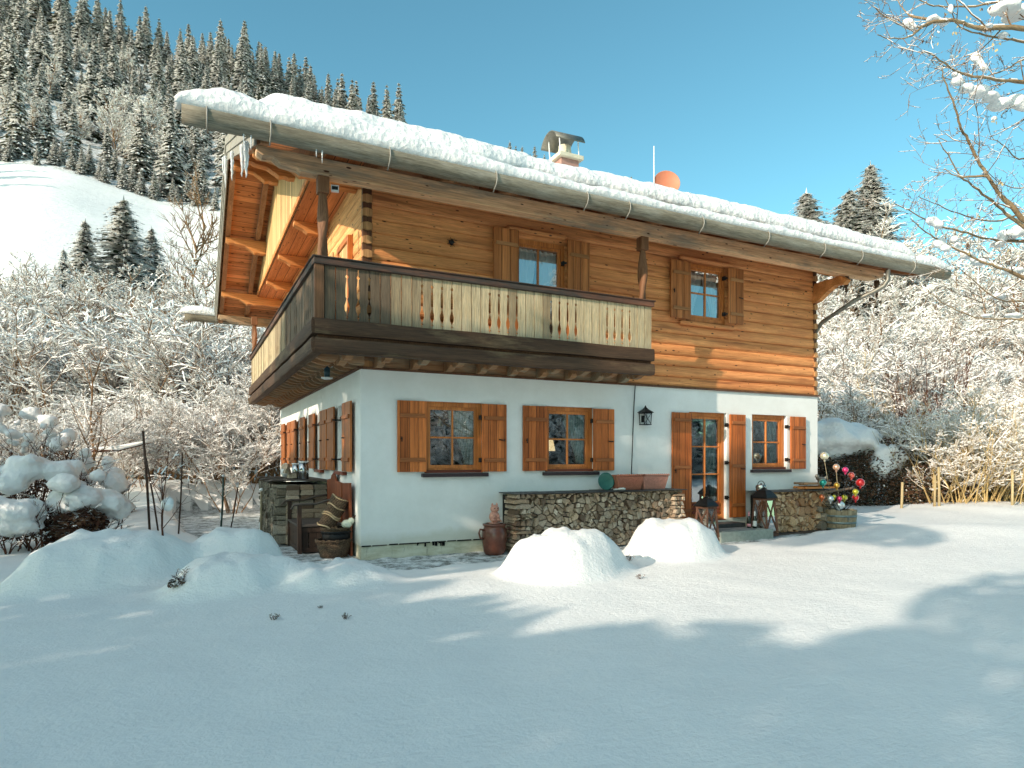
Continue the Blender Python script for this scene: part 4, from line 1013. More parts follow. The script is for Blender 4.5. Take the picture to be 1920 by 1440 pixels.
def spruce_mesh(seed, H=18., Rr=3.0, tiers=26, per=9, snow=.8, needle='needle', dens=1.0, shape=1.0, bare=.04, seg=3, wid=.5, side=.55):
    rnd = random.Random(seed); V3 = []; F3 = []; MI = []
    def quad(a, b, c, d, m):
        o = len(V3); V3.extend((tuple(a), tuple(b), tuple(c), tuple(d))); F3.append((o, o+1, o+2, o+3)); MI.append(m)
    for t in range(tiers):
        ft = (t+rnd.random()*.6)/tiers; z = H*(bare+(1-bare)*ft); r = Rr*(1-ft)**shape*(.8+.35*rnd.random())+.12
        n = max(4, int(per*(.55+.6*(1-ft))))
        for k in range(n):
            a = 2*PI*k/n+rnd.uniform(-.4, .4)+t*1.7; L = r*rnd.uniform(.65, 1.12); d = Vector((math.cos(a), math.sin(a), 0)); s = Vector((-d.y, d.x, 0))
            z0 = z+rnd.uniform(-.2, .2); w = wid*(.5+.5*(1-ft))*Rr/3*rnd.uniform(.8, 1.25)
            droop = rnd.uniform(.25, .5)
            pts = [Vector((0, 0, z0))+d*(L*i/seg)+Vector((0, 0, .12*L*math.sin(i/seg*2.2)-droop*L*(i/seg)**1.6)) for i in range(seg+1)]
            for i in range(seg):
                p, q = pts[i], pts[i+1]
                for sd in (-1, 1):                      # hanging side sprays, needles below and snow on top
                    ww = w*(1.15-.28*i)*rnd.uniform(.7, 1.2); tip = q+d*ww*.35+s*sd*ww+Vector((0, 0, -ww*rnd.uniform(.25, .7)))
                    mid = p+s*sd*ww*.55+Vector((0, 0, -ww*.2))
                    quad(p, q, tip, mid, 1 if rnd.random() < snow*side else 0)
                    if rnd.random() < dens: 
                        lo = Vector((0, 0, -ww*rnd.uniform(.3, .8))); quad(p, q, q+lo+s*sd*ww*.2, p+lo*.7, 0)
                    if rnd.random() < snow:
                        o = Vector((0, 0, .05+.015*Rr)); k1 = rnd.uniform(.45, .95); quad(p+o, q+o, q.lerp(tip, k1)+o, p.lerp(mid, k1)+o, 1)
            e = pts[-1]; quad(e-s*w*.25, e+s*w*.25, e+d*w*.6+s*w*.05-Vector((0, 0, w*.25)), e+d*w*.6-s*w*.05-Vector((0, 0, w*.25)), 1 if rnd.random() < snow*.7 else 0)
    for k in range(5):
        a = k*2*PI/5; d = Vector((math.cos(a), math.sin(a), 0)); quad((0, 0, H*1.03), Vector((0, 0, H*.96))+d*.1, Vector((0, 0, H*.93)), Vector((0, 0, H*.96))-d*.02, k % 2)
    cr = bpy.data.meshes.new('crown'); cr.from_pydata(V3, [], F3); cr.materials.append(M[needle]); cr.materials.append(M['frost'])
    cr.polygons.foreach_set('material_index', MI); cr.update()
    m = MB(); m.tube([(0, 0, -1), (0, 0, H*.5), (0, 0, H*.98)], [H*.014, H*.009, .02], 6); tr = m.mesh('trunk', ['bark'])
    return cr, tr
def plant_spruce(name, kind, loc, s, label, group, rz=0, parts=True, sz=1.0, cat='conifer tree'):
    t = thing(name, label, cat, loc, rz, group); t.scale = (s, s, s*sz)
    link('crown', kind[0], t)
    if parts: link('trunk', kind[1], t)
    return t
far_sp = [spruce_mesh(i, 18, 3.3+.3*(i % 3), 21, 11, snow=1.0, side=.68, shape=.85, needle='needle' if i % 3 else 'needle2', seg=3, wid=.8, dens=.45) for i in range(5)]
near_sp = [spruce_mesh(20+i, 18, 4.3, 54, 19, snow=.95, seg=5, wid=.34, dens=.4, shape=.72, side=.78) for i in range(3)]
frost_far = [twig_mesh('frosted_tree', 40+i, 1, 9, .4, 3, (16, 8, 6), .14, .075, .95, ('twig', 'frost'), up=.6, gap=.15, decay=.5, maxang=55) for i in range(3)]
shrub = [twig_mesh('shrub', 60+i, 7, 5.2, .55, 3, (10, 7, 5), .04, .026, .97, ('twig', 'frost'), up=.35, gap=.12, decay=.5, base_r=.8, curve=.2) for i in range(4)]
shrub_y = [twig_mesh('shrub_pale', 70+i, 9, 3.4, .65, 3, (9, 6, 4), .026, .02, .75, ('twigyel', 'frost'), up=.3, gap=.1, decay=.48, base_r=.7, curve=.2) for i in range(3)]
tall = [twig_mesh('tall_tree', 80+i, 1, 10, .3, 4, (15, 8, 5, 4), .11, .028, .97, ('twig', 'frost'), up=.45, gap=.12, decay=.48, curve=.16, segs_first=8) for i in range(3)]
def px(u_px): return (u_px-960)/F
def put(u, Z, dz=0.0):
    x, y = w2(u*Z, Z); return (x, y, ground_z(x, y)+dz)
# ---- the forest on the left hillside, row behind row
rnd = random.Random(21)
cnt = 0; Zr = 158.
GF = 'snow-laden spruces of the dense hillside forest'
LF = 'snow-laden spruce standing among many in the dense forest on the far hillside'
while Zr < 338:
    cols = []
    u = -.86+rnd.uniform(0, .02)
    while u < -.17:
        cols.append(u); u += rnd.uniform(.03, .047)*(210/Zr)**.6*(1.0 if u < -.42 else .8)
    for u in cols:
        if cnt >= 235: break
        top = u < -.40 or Zr > 285
        if not top: continue
        if -.7 < u < -.56 and 170 < Zr < 215 and rnd.random() < .75: continue
        p = put(u, Zr+rnd.uniform(-6, 6), -1.2)
        plant_spruce('spruce', far_sp[rnd.randrange(5)], p, rnd.choice((.75, .95, 1.1, 1.3, 1.5))*rnd.uniform(.92, 1.08)*(1.1 if Zr > 300 else .95), LF, GF, rnd.uniform(0, 6), parts=False); cnt += 1
    Zr += 15.5 if Zr < 300 else 11
# skyline spruces far above the roof ridge
for k in range(26):
    u = [px(1095+k*10) if k < 13 else px(955+(k-13)*9)][0]+rnd.uniform(-.003, .003)
    if k >= 22: u = px(720+rnd.uniform(-30, 40))
    plant_spruce('spruce', far_sp[k % 5], put(u, 335+rnd.uniform(-8, 8), -1.5), rnd.uniform(.75, 1.3), 'tiny dark spruce on the far skyline just above the roof snow', 'skyline spruces behind the roof', rnd.uniform(0, 6), parts=False)
for k in range(24):
    u = -.43+k*.0105+rnd.uniform(-.003, .003)
    plant_spruce('spruce', far_sp[k % 5], put(u, 330+rnd.uniform(-8, 8), -1.5), rnd.choice((.9, 1.05, 1.25)), LF, GF, rnd.uniform(0, 6), parts=False)
# young spruces along the top of the meadow
for k in range(26):
    u = px(-20+k*17+rnd.uniform(-5, 5)); plant_spruce('young_spruce', far_sp[k % 5], put(u, 152+rnd.uniform(-3, 4), -.5), rnd.uniform(.32, .5), 'small young spruce under snow in the row along the top of the white meadow', 'young spruces edging the meadow', rnd.uniform(0, 6), parts=False, sz=.85)
# pale frosted beeches in the forest
for (a, b, Z, s) in [(255, 250, 176, 1.7), (220, 280, 172, 1.55), (300, 290, 170, 1.5), (270, 210, 196, 1.5), (180, 225, 190, 1.2), (245, 110, 270, 1.3), (172, 100, 275, 1.3), (60, 190, 205, 1.2), (140, 260, 175, 1.2), (330, 300, 168, 1.3), (230, 310, 164, 1.3), (370, 250, 180, 1.2), (110, 215, 190, 1.2), (285, 260, 180, 1.6), (205, 255, 180, 1.4), (90, 150, 220, 1.3), (20, 240, 180, 1.2), (350, 190, 215, 1.3), (320, 230, 190, 1.4), (160, 200, 200, 1.2), (230, 190, 205, 1.3), (60, 260, 170, 1.0)]:
    f = link('frosted_beech', frost_far[rnd.randrange(3)], None, put(px(a), Z, -.5), rnd.uniform(0, 6), s*1.05)
    tag(f, 'pale frosted leafless beech among the dark spruces of the hillside', 'tree', 'frosted beeches in the hillside forest')

# ---- trees standing in front of the meadow
plant_spruce('spruce', near_sp[0], put(px(232), 52, -.5), .8, 'bushy snow-dusted conifer, tallest in front of the white meadow', None, .4).scale = (1.35, 1.35, .84)
plant_spruce('spruce', near_sp[1], put(px(160), 50, -.5), .74, 'slim snowy conifer left of the tallest one before the meadow', None, 1).scale = (1.0, 1.0, .74)
plant_spruce('spruce', near_sp[2], put(px(120), 46, -.5), .68, 'snowy conifer with dark lower boughs at the left side of the thicket', None, 2)
plant_spruce('spruce', near_sp[1], put(px(284), 56, -.5), .66, 'narrow snowy conifer right of the tallest one before the meadow', None, 3).scale = (.95, .95, .68)
plant_spruce('spruce', near_sp[2], put(px(318), 60, -.5), .42, 'little snowy conifer at the meadow foot left of the bare tree', None, 4)
plant_spruce('spruce', near_sp[0], put(px(25), 44, -1), .62, 'snowy conifer with a thin bare tip nearest the left picture edge', None, 5)
bt = twig_mesh('bare_tree', 301, 1, 11.5, .3, 3, (15, 8, 6), .2, .012, .35, ('twig', 'frost'), up=.5, gap=.2, decay=.55, curve=.13, segs_first=8, minang=30)
tag(link('bare_tree', bt, None, put(px(362), 62, 0), .5, 1.0), 'bare brown leafless tree standing alone against the white meadow near the roof edge', 'tree')
GL = 'frosted leafless trees and bushes of the left thicket'
for k in range(80):
    z = k % 4; Z = (20, 27, 35, 43)[z]+rnd.uniform(-3, 3)
    a = rnd.uniform(-60, 560); topy = interp([(-60, 640), (40, 650), (90, 560), (200, 560), (330, 580), (400, 550), (560, 540)], a)+(-70, -40, 30, 60)[3-z]*1.0+rnd.uniform(-30, 60)
    if z == 0: topy += 130
    if 20 < a < 90 and z > 1: topy = max(topy, 690)
    p = put(px(a), Z); h = EYE+(858-topy)/F*Z-p[2]
    if z < 2:
        me = shrub[k % 4]; s = h/6.2
    else: me = tall[k % 3]; s = h/11.5
    s = max(.3, s)
    tag(link('frosted_tree' if z >= 2 else 'frosted_bush', me, None, p, rnd.uniform(0, 6), (s*1.15, s*1.15, s)), 'frosted leafless tree in the thicket between the garden and the white meadow' if z >= 2 else 'frosted leafless bush in the thicket behind the garden bank at left', 'tree' if z >= 2 else 'bush', GL)
# left margin
for k in range(7):
    p = put(px(-120+k*28), 26+rnd.uniform(-3, 6)); tag(link('frosted_bush', shrub[k % 4], None, p, k, 1.2), 'frosted leafless bush in the thicket behind the garden bank at left', 'bush', GL)
# thin bluish tree with one snowy bough in the garden at left
bt2 = twig_mesh('garden_tree', 305, 1, 4.4, .3, 3, (16, 7, 4), .05, .014, .9, ('twig', 'frost'), up=.35, gap=.12, decay=.42, curve=.1, segs_first=8, minang=40, maxang=75)
tag(link('young_tree', bt2, None, put(px(168), 15.5, -.1), 1.2, .85), 'thin leafless young tree with one long snow-covered bough behind the garden bushes', 'tree')
for k in range(1):
    p = Vector(put(px(168), 15.5, 1.3)); m = MB()
    q = [p, p+Vector((.6, -.1, .02)), p+Vector((1.0, -.2, .12)), p+Vector((1.3, -.25, .2))]
    m.tube(q, [.05, .035, .02, .01], 6, 0); m.tube([v+Vector((0, 0, .05)) for v in q], [.03, .07, .05, .02], 7, 1)
    tag(m.build('snowy_bough', ['twigdk', 'frost']), 'long low bough under a strip of snow on the thin young tree', 'branch')

# ---- right side
plant_spruce('spruce', near_sp[0], put(px(1512), 62, -1), 1.04, 'lone snowy conifer just above the roof snow, left of the larger pair', None, 1, sz=1.0).scale = (1.8, 1.8, 1.06)
plant_spruce('spruce', near_sp[1], put(px(1592), 60, -1), .98, 'broad snowy conifer above the roof end, left half of the pair', None, 2, sz=1.0).scale = (1.9, 1.9, 1.0)
plant_spruce('spruce', near_sp[2], put(px(1632), 61, -1), 1.08, 'tallest snowy conifer above the roof end, right half of the pair', None, 3, sz=1.0).scale = (1.75, 1.75, 1.12)
GR = 'frosted leafless trees and bushes on the right slope'
for k in range(74):
    z = k % 5; Z = (20.5, 27, 36, 46, 58)[z]+rnd.uniform(-2.5, 3)
    a = rnd.uniform(1500, 2080) if z != 0 else rnd.uniform(1760, 2050)
    topy = interp([(1500, 450), (1700, 440), (1780, 470), (1900, 450), (2080, 450)], a)+(300, 210, 110, 40, 0)[z]*1.0+rnd.uniform(-20, 50)
    p = put(px(a), Z); h = EYE+(858-topy)/F*Z-p[2]
    if z == 0: me = shrub_y[k % 3]; s = h/4.1
    elif z == 1: me = (shrub+shrub_y)[k % 7]; s = h/(6.0 if k % 7 < 4 else 4.2)
    else: me = tall[k % 3] if k % 2 else shrub[k % 4]; s = h/(11.5 if k % 2 else 6.2)
    s = max(.3, s)
    tag(link('frosted_tree' if z > 1 else 'frosted_bush', me, None, p, rnd.uniform(0, 6), (s*1.15, s*1.15, s)), 'frosted leafless tree on the slope behind the house at right' if z > 1 else 'frosted pale leafless bush behind the sunlit snow at right', 'tree' if z > 1 else 'bush', GR)
# upright bare stems, dark against the frost
ds = twig_mesh('dark_stems', 330, 16, 4.6, .32, 1, (5,), .024, .01, .3, ('twigdk', 'frost'), up=.6, gap=.3, decay=.35, base_r=.9, curve=.05)
for a, Z, s in ((1745, 24, 1.0), (1712, 25, .85), (1775, 26, 1.0)):
    tag(link('bare_bush', ds, None, put(px(a), Z, .3), a, s), 'bush of upright dark bare stems among the frosted bushes at right', 'bush', 'dark bare stemmed bushes at right')
# canes leaning at the edge of the lit snow, fence posts
cn = twig_mesh('canes', 340, 18, 2.3, .75, 1, (4,), .016, .018, .5, ('twigyel', 'frost'), up=.25, gap=.2, decay=.4, base_r=1.0, curve=.08, snowlev=0)
for a, Z, s in ((1730, 19.5, .8), (1765, 19, 1.0), (1800, 19, 1.05), (1850, 18.6, 1.0), (1905, 19, 1.1), (1960, 19, 1.0), (1820, 20, .8)):
    tag(link('cane_bush', cn, None, put(px(a), Z), a*1.3, s), 'clump of pale leaning canes at the edge of the sunlit snow', 'bush', 'clumps of pale canes at right')
for i, (a, h) in enumerate(((1761, 1.15), (1898, 1.05), (1752, .95), (1690, .8), (2010, 1.0))):
    Z = 17.5; p = put(px(a), Z, -.1); m = MB(); m.tube([(0, 0, 0), (.01, 0, h*.5), (0, 0, h)], [.035, .033, .03], 8); o = m.build('fence_post', 'fencepost', None, p, (0, R(1.5*(i-1)), 0))
    tag(o, ['weathered pale fence post below the dark stems, taller of the close pair', 'pale yellowish fence post nearest the right picture edge', 'shorter pale fence post close beside the taller one', 'short pale post standing near the dark snow-covered hedge', 'pale fence post out at the far right'][i], 'fence post')
# evergreen hedge under a thick snow pillow, right of the house corner
def leaf_mass(name, mats, boxes, n, size, seed, parent=None, snowp=.25):
    rnd2 = random.Random(seed); V3 = []; F3 = []; MI = []
    for k in range(n):
        b = boxes[rnd2.randrange(len(boxes))]; th = rnd2.uniform(0, 2*PI); ph = math.acos(rnd2.uniform(-.6, 1)); rr = rnd2.uniform(.55, 1.0)**.5
        c = Vector((b[0]+b[3]*rr*math.sin(ph)*math.cos(th), b[1]+b[4]*rr*math.sin(ph)*math.sin(th), b[2]+b[5]*rr*math.cos(ph)))
        a = Vector((rnd2.gauss(0, 1), rnd2.gauss(0, 1), rnd2.gauss(0, .5))).normalized(); bb = a.cross(Vector((rnd2.gauss(0, 1), rnd2.gauss(0, 1), rnd2.gauss(0, 1)))).normalized()
        s = size*rnd2.uniform(.5, 1.4); o = len(V3); mi = rnd2.choice(range(len(mats)-1))
        V3.extend([tuple(c-a*s), tuple(c+bb*s*.45), tuple(c+a*s), tuple(c-bb*s*.45)]); F3.append((o, o+1, o+2, o+3)); MI.append(mi)
        if rnd2.random() < snowp:
            o = len(V3); u = Vector((0, 0, .02)); s *= .8; h1 = Vector((a.x, a.y, a.z*.3)).normalized(); h2 = h1.cross(Vector((0, 0, 1))).normalized()
            V3.extend([tuple(c-h1*s+u), tuple(c+h2*s*.6+u), tuple(c+h1*s+u), tuple(c-h2*s*.6+u)]); F3.append((o, o+1, o+2, o+3)); MI.append(len(mats)-1)
    me = bpy.data.meshes.new(name); me.from_pydata(V3, [], F3)
    for m in mats: me.materials.append(M[m])
    me.polygons.foreach_set('material_index', MI); me.update(); return link(name, me, parent)
def snow_lumps(name, balls, parent=None, mat='capsnow', seed=0, vox=.05):
    """snow cushions merged into one surface"""
    m = MB()
    for i, (x, y, z, a, b, c) in enumerate(balls): m.ball((x, y, z), 1, 0, 20, 14, (a, b, c), .38, seed+i)
    me = m.mesh(name, [mat]); o = link(name, me, parent)
    rm = o.modifiers.new('r', 'REMESH'); rm.mode = 'VOXEL'; rm.voxel_size = vox; rm.use_smooth_shade = True
    sm_ = o.modifiers.new('s', 'SMOOTH'); sm_.iterations = 4; sm_.factor = .6
    return o
hb = put(px(1600), 19.5)
hedge = thing('snow_covered_hedge', 'dark brown-green evergreen hedge under a thick pillow of blue shaded snow right of the house', 'hedge', hb)
hx = Vector((U[0], -U[1]*0, 0))
def hl(X, dZ, z): x, y = w2(px(1600)*19.5+X, 19.5+dZ); return (x-hb[0], y-hb[1], z)
boxes = [(*hl(X, dz, z), rx, 1.0, rz_) for X, dz, z, rx, rz_ in ((-1.2, .4, .6, .9, 1.0), (-.4, 0, .5, .9, 1.0), (.4, .1, .55, .9, 1.1), (1.2, 0, .7, .9, 1.3), (2.0, .2, .7, .9, 1.2), (2.6, .3, .4, .7, .9))]
leaf_mass('foliage', ['leafdk', 'leafbrown', 'frost'], boxes, 36000, .045, 5, hedge, .3)
snow_lumps('snow_pillow', [(*hl(-1.3, .5, 1.85), .95, .8, .6), (*hl(-.5, .4, 1.9), .95, .8, .62), (*hl(.3, .5, 1.9), .8, .7, .5), (*hl(1.0, -.1, 1.35), .6, .5, .4), (*hl(.7, -.3, 1.05), .45, .4, .35)], hedge, seed=3, vox=.06)

# ---- rhododendrons bowed under snow at the left edge
def snowy_bush(name, label, px_, Z, stems_h, balls, leafb, rot=0, cat='bush', n=26, seed=0, leafn=1500, twm='twigdk'):
    b = put(px(px_), Z); t = thing(name, label, cat, b, 0)
    me = twig_mesh('stems', 500+seed, n, stems_h, .7, 2, (5, 4), .016, .012, .35, (twm, 'frost'), up=.2, gap=.3, decay=.45, base_r=.5, curve=.14, snowlev=1)
    link('stems', me, t)
    def loc(X, dZ, z): x, y = w2(px(px_)*Z+X, Z+dZ); return (x-b[0], y-b[1], z)
    snow_lumps('snow_load', [(*loc(X, dZ, z), a, bb, c) for X, dZ, z, a, bb, c in balls], t, seed=seed*9, vox=.035)
    if leafn: leaf_mass('foliage', ['leafbrown', 'twigdk', 'frost'], [(*loc(X, dZ, z), a, bb, c) for X, dZ, z, a, bb, c in leafb], leafn, .05, seed, t, .3)
    return t
rb = random.Random(9)
Zb = 11.5
def PB(pxx, py, Z): return ((pxx-960)/F*Z, EYE+(858-py)/F*Z)
def caps(px0, Z, pts, g, kk=1.0):
    out = []
    X0 = (px0-960)/F*Z
    for (a, b, w_, h_) in pts:
        h_ = max(h_, w_*.62)
        X, z = PB(a, b, Z); out.append((X-X0, rb.uniform(-.35, .35), z-g, w_*kk, w_*.9*kk, h_*kk))
    return out
g1 = put(px(60), 12.5)[2]
pts = [(20, 770, .32, .2), (55, 775, .3, .22), (85, 790, .28, .2), (20, 805, .18, .14), (38, 815, .2, .16), (70, 812, .22, .18), (105, 815, .25, .2), (125, 835, .22, .2), (108, 830, .2, .18), (140, 850, .2, .18), (0, 790, .3, .2), (-30, 780, .4, .3), (-60, 800, .4, .3), (62, 822, .16, .13), (130, 870, .2, .14), (148, 880, .16, .12)]
snowy_bush('snow_covered_bush', 'tall bush of reddish stems bowed under round snow caps at the left edge', 60, 12.5, 1.7, caps(60, 12.5, pts+[(a+rb.uniform(-22, 22), b+rb.uniform(8, 45), .13, .1) for a, b, _, _ in pts*2], g1, .62), [(0, 0, .7, 1.0, .6, .6)], seed=1, n=60)
g2 = put(px(90), 10.3)[2]
pts = [(20, 880, .5, .2), (60, 875, .5, .22), (100, 885, .45, .2), (140, 905, .35, .14), (0, 900, .5, .25), (-40, 890, .5, .25), (45, 905, .4, .12)]
snowy_bush('snow_covered_bush', 'low bush with dark hollow under a wide snow roof at the left edge', 90, 10.3, .8, caps(90, 10.3, pts+[(a+18, b-12, .22, .16) for a, b, _, _ in pts]+[(a-14, b+6, .16, .12) for a, b, _, _ in pts], g2, .62), [(-.1, 0, .35, .8, .4, .35), (.5, 0, .35, .4, .4, .3)], seed=2, n=30, leafn=2500)
g3 = put(px(180), 10.6)[2]
pts = [(150, 935, .3, .16), (175, 932, .3, .18), (195, 940, .28, .18), (212, 955, .22, .18), (160, 948, .25, .14), (218, 945, .16, .14)]
snowy_bush('snow_covered_bush', 'small rounded bush under rosy shaded snow right of the low dark hollow', 180, 10.6, .45, caps(180, 10.6, pts, g3), [(-.2, -.1, .1, .5, .3, .15)], seed=3, n=12, leafn=900)
g4 = put(px(15), 9.6)[2]
pts = [(10, 965, .4, .22), (30, 985, .25, .14), (-20, 960, .4, .25), (-5, 990, .3, .1)]
snowy_bush('snow_covered_bush', 'snow lump with a few bare twigs low at the left edge', 15, 9.6, .4, caps(15, 9.6, pts, g4), [], seed=4, n=9, leafn=0)
g5 = put(px(180), 13.6)[2]
pts = [(175, 900, .2, .14), (200, 895, .28, .2), (215, 912, .2, .15), (188, 868, .14, .12), (160, 868, .2, .12), (232, 905, .22, .2)]
snowy_bush('snow_covered_bush', 'twiggy bush with loose snow balls behind the rounded one, under the thin tree', 185, 13.6, 1.0, caps(185, 13.6, pts, g5), [(.2, 0, .2, .5, .4, .25)], seed=5, n=22, leafn=900)
# small clipped box leaves that show through gaps of the mounds
def tuft(pxx, py, label, s=.12, n=220, hgt=.0, seed=0):
    Z = 1.3*F/(py-858); 
    for _ in range(30):
        x, y = w2(px(pxx)*Z, Z); Z = (EYE-ground_z(x, y))*F/(py-858)
    x, y = w2(px(pxx)*Z, Z); t = thing('box_twigs', label, 'bush', (x, y, ground_z(x, y)+hgt))
    if s > .06: leaf_mass('foliage', ['leafdk', 'leafbrown', 'capsnow'], [(0, 0, .0, s*1.3, s, s*.6)], n, .016, seed, t, .35)
    me = twig_mesh('twigs', 900+seed, 9, s*1.5, .9, 2, (4, 3), .0028, .004, .3, ('twigdk', 'frost'), up=.2, gap=.2, decay=.5, base_r=s*.8, curve=.2)
    link('twigs', me, t)
tuft(338, 1085, 'dark box leaves in the deep gap between the left mounds', .09, 300, -.02, 1)
tuft(515, 1096, 'small box twigs poking from the low lumpy mound', .035, 60, .0, 2)
tuft(648, 1160, 'few box leaves at the foot of the mound nearest the house corner', .035, 50, -.01, 3)
tuft(600, 1140, 'single speck of box leaves on the front of the low mound', .015, 20, -.005, 4)
tuft(1180, 1062, 'box twigs sticking out of the foot of the taller sunlit mound', .05, 80, .02, 5)
tuft(1200, 1085, 'dark twigs between the two sunlit mounds', .035, 50, .0, 6)
for k in range(16):
    a = 1745+k*20+rnd.uniform(-10, 10); Z = 19.8+rnd.uniform(-.8, 1.6); s = rnd.uniform(.55, .95)
    tag(link('frosted_bush', shrub_y[k % 3], None, put(px(a), Z), rnd.uniform(0, 6), s), 'low pale twiggy bush under snow along the edge of the sunlit snow at right', 'bush', 'low pale bushes along the sunlit snow')
# the part of the forest that the house hides: read only as one mass from a step aside
mb = MB(); rf_ = random.Random(90); lo = spruce_mesh(99, 18, 3.4, 9, 7, snow=1.0, side=.6, seg=1, wid=1.3, dens=.4)[0]
lv_ = [v.co.copy() for v in lo.vertices]; lf_ = [tuple(p.vertices) for p in lo.polygons]; lm_ = [p.material_index for p in lo.polygons]
for k in range(330):
    u = rf_.uniform(-.40, .42); Z = rf_.uniform(150 if u < 0 else 120, 318); x, y = w2(u*Z, Z); z = ground_z(x, y)-1; s = rf_.uniform(.55, .95); a = rf_.uniform(0, 6.28); ca, sa = math.cos(a)*s, math.sin(a)*s; o = len(mb.v)
    mb.v.extend([(x+v.x*ca-v.y*sa, y+v.x*sa+v.y*ca, z+v.z*s) for v in lv_]); mb.f.extend([tuple(i+o for i in f) for f in lf_]); mb.m.extend(lm_); mb.sm.extend([False]*len(lf_))
tag(mb.build('far_wood', ['needle', 'frost'], fix=False), 'rest of the snowy hillside forest far behind the house', None, None, 'stuff')
# ================================================================ firewood
def clip(poly, p, n):
    """keep the side of polygon where (v-p).n <= 0"""
    out = []
    for i in range(len(poly)):
        a, b = poly[i], poly[(i+1) % len(poly)]
        da = (a[0]-p[0])*n[0]+(a[1]-p[1])*n[1]; db = (b[0]-p[0])*n[0]+(b[1]-p[1])*n[1]
        if da <= 0: out.append(a)
        if (da < 0 < db) or (db < 0 < da):
            t = da/(da-db); out.append((a[0]+(b[0]-a[0])*t, a[1]+(b[1]-a[1])*t))
    return out
def area_c(p):
    A = cx = cy = 0
    for i in range(len(p)):
        x0, y0 = p[i]; x1, y1 = p[(i+1) % len(p)]; c = x0*y1-x1*y0; A += c; cx += (x0+x1)*c; cy += (y0+y1)*c
    return (abs(A/2), cx/(3*A), cy/(3*A)) if abs(A) > 1e-9 else (0, 0, 0)
def pack(w, h, cell, seed, outline, split=.95):
    """tessellate the face of a stack into cells, then cleave most of them through the heart"""
    rnd = random.Random(seed); g = {}; nx, ny = int(w/cell)+2, int(h/cell)+2
    for i in range(-2, nx+2):
        for j in range(-2, ny+2): g[i, j] = ((i+.5+rnd.uniform(-.36, .36)+.5*(j % 2))*cell, (j+.5+rnd.uniform(-.36, .36))*cell)
    cells = []
    for i in range(-1, nx+1):
        for j in range(-1, ny+1):
            c = g[i, j]; p = [(c[0]-cell*2, c[1]-cell*2), (c[0]+cell*2, c[1]-cell*2), (c[0]+cell*2, c[1]+cell*2), (c[0]-cell*2, c[1]+cell*2)]
            for a in range(-2, 3):
                for b in range(-2, 3):
                    q = g.get((i+a, j+b))
                    if (a or b) and q:
                        m = ((c[0]+q[0])/2, (c[1]+q[1])/2); p = clip(p, m, (q[0]-c[0], q[1]-c[1]))
                        if len(p) < 3: break
                if len(p) < 3: break
            if len(p) < 3: continue
            ps = [p]
            if rnd.random() < split:
                an = rnd.uniform(0, PI); n = (math.cos(an), math.sin(an)); c = (c[0]+rnd.uniform(-.15, .15)*cell, c[1]+rnd.uniform(-.15, .15)*cell); ps = [clip(p, c, n), clip(p, c, (-n[0], -n[1]))]
                if rnd.random() < .85:
                    n2 = (-n[1], n[0]); n2 = (n2[0]+.5*n[0]*rnd.uniform(-1, 1), n2[1]+.5*n[1]*rnd.uniform(-1, 1)); ps = [clip(ps[0], c, n2), clip(ps[0], c, (-n2[0], -n2[1]))]+([clip(ps[1], c, n2), clip(ps[1], c, (-n2[0], -n2[1]))] if rnd.random() < .8 else [ps[1]])
            for q in ps:
                for (pt, nn) in outline: 
                    q = clip(q, pt, nn)
                    if len(q) < 3: break
                if len(q) >= 3: cells.append(q)
    out = []
    for q in cells:
        A, cx, cy = area_c(q)
        if A < cell*cell*.03: continue
        s = 1-min(.3, .0065/math.sqrt(A)*2.5)
        out.append((A, cx, cy, [(cx+(x-cx)*s, cy+(y-cy)*s) for x, y in q]))
    return out
RL = random.Random(31)
LOGS = []
def stack(base, w, h, depth, cell, seed, outline, mat, label, group, axis='front', split=.97, cap=200, name='split_log'):
    """base = corner of the face; axis 'front' faces -y, 'side' faces -x"""
    cells = pack(w, h, cell, seed, outline, split); cells.sort(key=lambda c: -c[0])
    rest = MB(); tones = []
    for k, (A, cx, cy, q) in enumerate(cells):
        off = RL.uniform(-.045, .045); d = depth
        loc = (base[0]+cx, base[1]-off, base[2]+cy) if axis == 'front' else (base[0]-off, base[1]-cx, base[2]+cy)
        pl = [(x-cx, y-cy) for x, y in q]
        if axis == 'side': pl = [(-x, y) for x, y in pl]
        yaw = RL.uniform(-.03, .03)
        m = MB(); m.prism(pl, 'y' if axis == 'front' else 'x', 0, d)
        if k < cap:
            o = m.build(name, mat, None, loc, (0, 0, yaw)); tag(o, label, 'firewood', group)
        else:
            rest.add([(v[0]+loc[0], v[1]+loc[1], v[2]+loc[2]) for v in m.v], m.f, 0); 
    return rest
W1, H1 = 3.42, .90
rest = MB()
o1 = [((0, .0), (0, -1)), ((W1, H1), (0, 1)), ((.0, 0), (-1, .06)), ((W1-.02, 0), (1, -.0))]
r = stack((2.24, -.48, .02), W1, H1, .36, .142, 4, o1, 'logface', 'weathered grey split log in the long stack under the terracotta planters', 'logs of the long stack between the clay pot and the door', cap=110)
rest.add(r.v, r.f, 0)
o2 = [((0, .0), (0, -1)), ((0, .80), (-.02, 1)), ((0, 0), (-1, 0)), ((1.75, .72), (1, .18)), ((1.3, .8), (.42, 1))]
r2 = stack((7.75, -.50, .03), 1.9, .84, .36, .155, 9, o2, 'logfacew', 'warm brown split log in the short stack right of the terrace door', 'logs of the short stack right of the door', cap=48, split=.8)
rest.add(r2.v, r2.f, 1)
o3 = [((0, .0), (0, -1)), ((0, 1.02), (0, 1)), ((0, 0), (-1, 0)), ((2.6, 0), (1, 0))]
